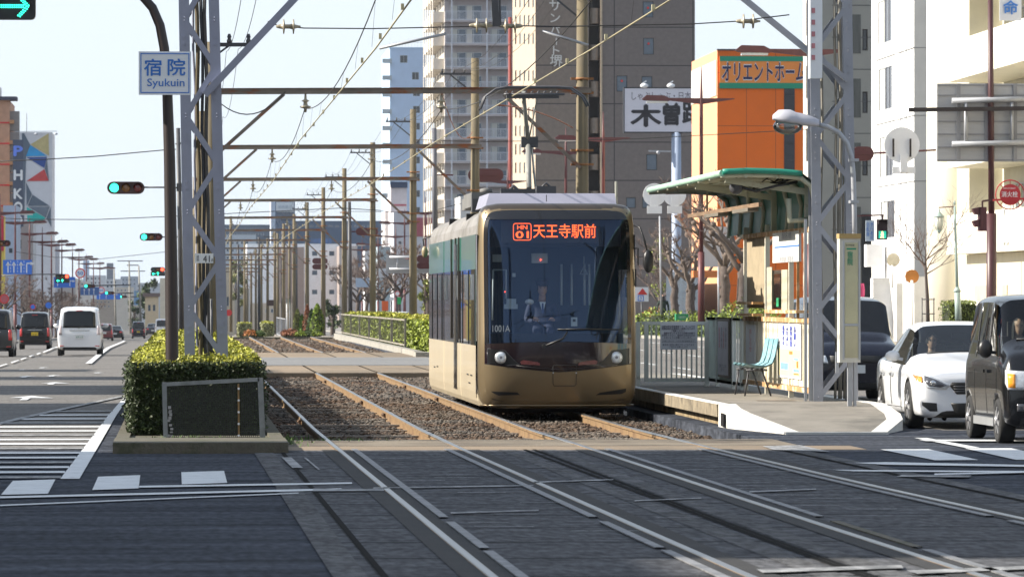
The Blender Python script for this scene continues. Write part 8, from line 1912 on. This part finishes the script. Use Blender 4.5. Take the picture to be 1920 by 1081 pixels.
def blk(name,label,x0,y0_,x1,y1_,Y,mat,D=12,wins=(),roof=None,cat='building',frame=alu):
    a_,b_=P(x0,y1_,Y),P(x1,y0_,Y);zb=min(a_.z,gz(a_.x,Y))-1;t=thing(name,label,cat,((a_.x+b_.x)/2,Y,zb));rf=[]
    for (px_,py_,w_,h_) in wins: c0,c1=P(px_-w_/2,py_+h_/2,Y),P(px_+w_/2,py_-h_/2,Y);rf.append((c0.x-a_.x,c1.x-a_.x,c0.z-zb,c1.z-zb))
    m_=MB();wall_holes(m_,(a_.x,Y,zb),(1,0,0),(0,-1,0),b_.x-a_.x,b_.z-zb,rf,.25);m_.face([(a_.x,Y,b_.z),(b_.x,Y,b_.z),(b_.x,Y+D,b_.z),(a_.x,Y+D,b_.z)]);m_.face([(a_.x,Y,zb),(a_.x,Y,b_.z),(a_.x,Y+D,b_.z),(a_.x,Y+D,zb)]);m_.face([(b_.x,Y,zb),(b_.x,Y+D,zb),(b_.x,Y+D,b_.z),(b_.x,Y,b_.z)]);m_.build('wall',mat,t)
    ws={}
    for r_ in rf:
        k=(round(r_[1]-r_[0],1),round(r_[3]-r_[2],1));ws.setdefault(k,window_mesh(k[0],k[1],frame,glass_bl,1 if k[0] > 1.2 else 0));put_window(t,ws[k],(a_.x+(r_[0]+r_[1])/2,Y+.15,zb+r_[2]))
    if roof: m_=MB();m_.box(a_.x-.3,b_.x+.3,Y-.3,Y+D,b_.z+.003,b_.z+.5);m_.build('roof',roof,t)
    return t
def MM(n,c,**k): return M(n,c,.75,var=.08,**k)
blk('low_building', 'light blue building below the salmon block behind the first lamp',6,385,31,535,470,MM('lb1',(.34,.42,.55)),wins=[(20,470,8,10)])
blk('sign_tower', 'yellow and red sign tower at the picture edge',-30,405,8,600,440,MM('lb2',(.62,.50,.10)),3);m_=MB();a_,b_=P(-30,470,439.9),P(7,405,439.9);m_.box(a_.x,b_.x,439.7,439.95,a_.z,b_.z);tag(m_.build('sign_board',MM('red_board',(.5,.03,.06))), 'crimson sign board on the yellow sign tower', 'sign')
blk('low_building', 'grey-white building with two dark windows left of the mural edge',30,415,62,600,540,MM('lb3',(.50,.50,.52)),wins=[(37,420,8,18),(37,458,8,18)])
blk('low_building', 'narrow brown-striped building right behind the lamps',62,448,84,600,620,MM('lb4',(.36,.34,.36)),wins=[(77,485,6,30)])
blk('low_building', 'white building with a red sign and coloured emblem below the mural',84,452,99,600,640,MM('lb5',(.62,.62,.64)));m_=MB();a_,b_=P(88,498,639),P(97,484,639);m_.box(a_.x,b_.x,638.9,639.2,b_.z-.25,b_.z);m_.box(b_.x-.2,b_.x,638.9,639.2,a_.z,b_.z-.25);tag(m_.build('sign_board',ink_red), 'red corner-shaped sign on the white building below the mural', 'sign')
blk('low_building', 'slim grey slab building behind the third pair of lamps',99,455,108,600,680,MM('lb6',(.40,.42,.48)))
blk('far_tower', 'faint blue tower far behind the fifty speed sign',156,488,166,600,2600,MM('lb7',(.45,.55,.68)),20);blk('far_tower', 'faint grey rooftop tank tower behind the last lamps',200,493,212,560,1500,MM('lb8',(.22,.24,.28)),10)
for i,(x0,y0_,x1,c_,Y) in enumerate(((100,522,142,(.40,.38,.37),700),(142,527,168,(.52,.50,.48),760),(160,516,198,(.55,.57,.60),1100),(176,523,228,(.48,.50,.53),1300),(226,518,262,(.34,.38,.44),1500),(216,538,250,(.50,.47,.42),900),(255,530,300,(.45,.47,.5),1400),(150,560,215,(.33,.29,.25),860),(206,572,262,(.30,.27,.24),1000))):
    wl=[(x0+5+7*j,y0_+6+8*k,3.5,3.5) for j in range(int((x1-x0-6)/7)) for k in range(2)]
    blk('distant_building', 'low pale building at the end of the road, ' + ['behind the row of bare trees', 'right of the signal with two arrows', 'below the rooftop tank', 'below the farthest lamps', 'behind the concrete poles', 'left of the dark evergreens', 'behind the dark evergreens', 'low and brown behind the white minivan', 'low and dark where the road ends'][i],x0,y0_,x1,625,Y,MM('db%d' % i,c_),10,wins=wl)
blk('house', 'cream house with two shuttered windows beside the curved pole',272,556,297,625,720,MM('hs1',(.58,.48,.33)),8,wins=[(280,577,5,12),(289,577,5,12)],roof=MM('hs_roof',(.16,.12,.11)));blk('house', 'tall cream wall end just behind the curved pole',300,521,330,625,700,MM('hs2',(.66,.60,.48)),8)
blk('distant_building', 'blue-tinted warehouse strip between the trees and the poles',226,545,262,580,1200,MM('db20',(.10,.22,.38)),10)
# centre distance
blk('distant_building', 'long dark blue-grey building on the horizon behind the wires',385,421,512,625,1700,MM('cb1',(.085,.12,.165)),30,wins=[(392+10*j,430+9*k,5,4) for j in range(11) for k in range(2)])
blk('distant_building', 'long dark blue building on the horizon behind the signal backs',552,414,722,625,1700,MM('cb2',(.045,.085,.155)),30,wins=[(560+12*j,424,7,3) for j in range(12)])
blk('distant_tower', 'dark glass tower with a pale sign top in the centre distance',516,378,553,625,1650,MM('cb3',(.06,.10,.17)),20);blk('distant_tower', 'pale slab attached to the dark glass tower',508,378,516.5,625,1655,MM('cb4',(.50,.54,.60)),20);m_=MB();a_,b_=P(518,397,1649),P(551,379,1649);m_.box(a_.x,b_.x,1648.5,1649.5,a_.z,b_.z);o=tag(m_.build('sign_board',MM('cbs',(.55,.60,.64))), 'pale sign board on top of the dark glass tower', 'sign');text('関西電力',o,MM('cbs_ink',(.25,.33,.42)),P(534.5,388,1648.3),4.2,.9)
t=blk('office_block', 'broad white office block with brown panels behind the gantry poles',463,457,668,600,1000,MM('cb5',(.66,.66,.68)),20,wins=[(x,475+36*k,10,9) for x in (590,622,650) for k in range(3)]);text('川崎衛生薬局',t,M('roof_letter',(.06,.14,.34),.6),P(602,451.5,999.5),3.9,.9,bold=.02);m_=MB()
for x0,y0_,x1,y1_ in ((520,463,570,590),(668,459,669,600)): a_,b_=P(x0,y1_,1000),P(x1,y0_,1000);m_.box(a_.x,b_.x,999.6,999.99,a_.z,b_.z)
m_.build('brown_panel',MM('cb6',(.26,.20,.175)),t)
blk('office_block', 'brown-grey office block right of the broad white one',636,461,670,600,985,MM('cb7',(.27,.22,.20)),20);blk('office_block', 'beige low front below the broad white office block',470,568,550,622,900,MM('cb8',(.50,.42,.33)),6,wins=[(480+10*j,582,5,8) for j in range(7)])
blk('distant_building', 'cream building with pale facade just right of the lattice mast',412,500,440,622,640,MM('cb9',(.48,.43,.34)),10,wins=[(427,565,5,18)]);blk('distant_building', 'grey building between the lattice mast and the white block',440,540,468,622,700,MM('cb10',(.36,.34,.31)),10,wins=[(452,560,6,5)]);blk('distant_building', 'pale grey building with green roof line behind the wires',392,440,480,540,1300,MM('cb11',(.42,.47,.52)),15,wins=[(400+9*j,455+14*k,5,5) for j in range(8) for k in range(3)])
for i,(x0,y0_,x1,y1_,Y,c_,lab,wl) in enumerate(((722,395,745,600,800,(.64,.62,.60), 'white narrow building left of the dark red wall panel',[(728,420+30*k,3,8) for k in range(4)]),(738,398,815,600,780,(.52,.52,.55), 'grey-white building carrying a dark red wall panel',[(750,455,6,6),(770,470,8,6)]),(733,345,763,400,790,(.50,.46,.47), 'grey plastered rooftop block with dark blue top',[]),(710,462,732,600,760,(.30,.38,.42), 'glassy grey-green small building',[(716,480,5,5)]),(684,470,712,600,860,(.58,.58,.60), 'pale small building behind the bare trees and the sign board',[(692,500,4,6),(702,500,4,6)]),(838,350,862,600,620,(.56,.55,.52), 'cream shop building with ribs left of the tram roof',[]),(863,368,905,600,600,(.55,.54,.52), 'pale low building right behind the tram roof',[]))):
    t=blk('middle_building',lab,x0,y0_,x1,y1_,Y,MM('mb%d' % i,c_),12,wins=wl)
    if i == 1: m_=MB();a_,b_=P(780,443,Y-.1),P(813,408,Y-.1);m_.box(a_.x,b_.x,Y-.2,Y-.003,a_.z,b_.z);m_.build('red_panel',MM('mb_red',(.34,.08,.10)),t)
    if i == 2: m_=MB();a_,b_=P(732,352,Y-.1),P(764,341,Y-.1);m_.box(a_.x,b_.x,Y-.4,Y-.003,a_.z,b_.z);m_.build('dark_top',MM('mb_top',(.03,.045,.09)),t);m_=MB();a_,b_=P(734,386,Y),P(762,383,Y);m_.box(a_.x,b_.x,Y-.1,Y-.003,a_.z,b_.z);m_.build('red_line',MM('mb_red',(.34,.08,.10)),t)
t=plate('road_sign', 'grey back of an overhead sign between the tram and the thick gantry pole',724,478,812,512,262,M('sign_back_grey',(.25,.25,.26)));q=MB();
for py_ in (482,504): q.tube([P(730,py_,261.7),P(820,py_,261.7)],.07,8)
q.tube([P(745,482,261.7),P(745,504,261.7)],.05,6);q.build('tube_frame',galv,t)
plate('road_sign', 'pale blue back of a smaller road sign beyond the fourth gantry pole',667,521,695,538,400,M('pale_blue_back',(.42,.52,.66),.5));plate('sign_board', 'white upright board under the overhead sign back',710,503,728,520,360,M('white_board_far',(.6,.63,.68),.5))
plate('sign_board', 'two dark square boards on the far poles, one bigger',501,562,513,573,430,M('board_brown_dark',(.06,.035,.03),.6))
t=plate('shop_banner', 'orange shop sign seen low behind the bare street trees',716,564,728,582,340,M('banner_orange',(.7,.13,.03),.6));t=plate('shop_banner', 'small green and yellow sign behind the fenced hedge',745,557,752,570,300,M('banner_green',(.02,.35,.1),.6))
disc_sign('small round red and white sign on a post behind the fenced hedge',745,550,5,300,None,name='round_sign',post=((745,556),(745,600)));disc_sign('pale round sign behind the bare trees near the tram',734,560,4,320,None,rim=sign_white,name='round_sign',post=((734,564),(734,600)))
# tiny green canopy of the far tram stop
t=thing('far_shelter', 'green curved canopy of the next tram stop down the line', 'shelter',tuple(P(530,560,460)));m_=MB();m_.grid([[P(x,y,Y_) for x,y in ((511,552),(525,553),(536,554),(543,558),(546,566))] for Y_ in (455,472)],0,True);m_.grid([[P(x,y+1.2,Y_) for x,y in ((511,552),(525,553),(536,554),(543,558),(546,566))] for Y_ in (455,472)],0,True);m_.build('canopy',M('far_green',(.02,.2,.13),.5),t);m_=MB()
for x in (543,538): m_.tube([P(x,560,460),P(x,622,460)],.06,6)
m_.build('post',white_pl,t)
# hills on the horizon
m_=MB();r=random.Random(4);pts=[]
for i in range(60): x=-2500+i*120;pts.append((x,7500,-8));
m_.grid([[(-3000+i*120,8200,-8) for i in range(80)],[(-3000+i*120,8300,30+25*sin(i*.4)+r.uniform(-8,8)) for i in range(80)]],0,False);struct(m_.build('hills',M('hill_green',(.06,.08,.06),.95,var=.2,sc=.01)))
# ------------------------------------------------------------------ the street corner on the sunny side, just outside the picture:
# unseen buildings, placed and sized for the shade they cast on the junction
def corner(name,label,x0,x1,y0,y1,h,mat):
    t=thing(name,label, 'building',((x0+x1)/2,(y0+y1)/2,0));m_=MB();m_.box(x0,x1,y0,y1,-.5,h);m_.build('walls',mat,t);m_=MB();m_.box(x0-.2,x1+.2,y0-.2,y1+.2,h+.003,h+.4);m_.build('roof',mat,t)
    m_=MB();k=0
    for i in range(int((y1-y0)/3.4)):
        for j in range(int(h/3.4)): m_.box(x1+.003,x1+.06,y0+1+i*3.4,y0+2.9+i*3.4,1.2+j*3.4,2.9+j*3.4)
    m_.build('window_glass',glass_dk,t);return t
cm1=M('corner_render',(.42,.36,.29),.8,var=.1);cm2=M('corner_tile',(.30,.26,.24),.7,var=.1)
SHX=-22.0
corner('shade_building', 'unseen broad corner building placed to shade the junction',SHX-14,SHX,36.0,61.3,21,cm1)
corner('shade_building', 'unseen lower building added for shade beside the broad corner one',SHX-10,SHX,27.5,36.0,14.6,cm2)
corner('shade_building', 'unseen narrow building added for a shade band past the junction',SHX-10,SHX,75,92.5,12.4,cm2)
corner('shade_building', 'unseen small house added for a shade band on the road',SHX-8,SHX,103,116.5,12.6,cm1)
corner('shade_building', 'unseen slim house added for a thin shade band',SHX-8,SHX,127,133.5,12,cm2)
corner('shade_building', 'unseen low house added for the farthest shade band',SHX-8,SHX,146,152,11,cm1)
# unseen buildings added opposite and behind the camera, for the windscreens to mirror
corner('unseen_building', 'unseen pale building added on the opposite corner for windscreen reflections',31,45,8,48,13,M('opposite_render',(.46,.42,.34),.8,var=.1))
corner('unseen_building', 'unseen brown building added behind the viewer for reflections',24,40,-70,-40,14,cm2)
corner('unseen_building', 'unseen long grey building added across the road for reflections',-50,-30,-80,-30,10,cm1)
# ------------------------------------------------------------------ air
mh=bpy.data.materials.new('haze_air');mh.use_nodes=True;th=mh.node_tree;th.nodes.remove(th.nodes['Principled BSDF']);pv=th.nodes.new('ShaderNodeVolumePrincipled')
pv.inputs['Color'].default_value=(.80,.88,1,1);pv.inputs['Density'].default_value=.00005;pv.inputs['Anisotropy'].default_value=.2;th.links.new(pv.outputs[0],th.nodes['Material Output'].inputs['Volume'])
m_=MB();m_.box(-2900,3900,-120,8800,-12,120);o=m_.build('haze',mh);o['kind'] = 'stuff';o['label'] = 'thin bluish winter haze filling the street';o['category'] = 'haze'
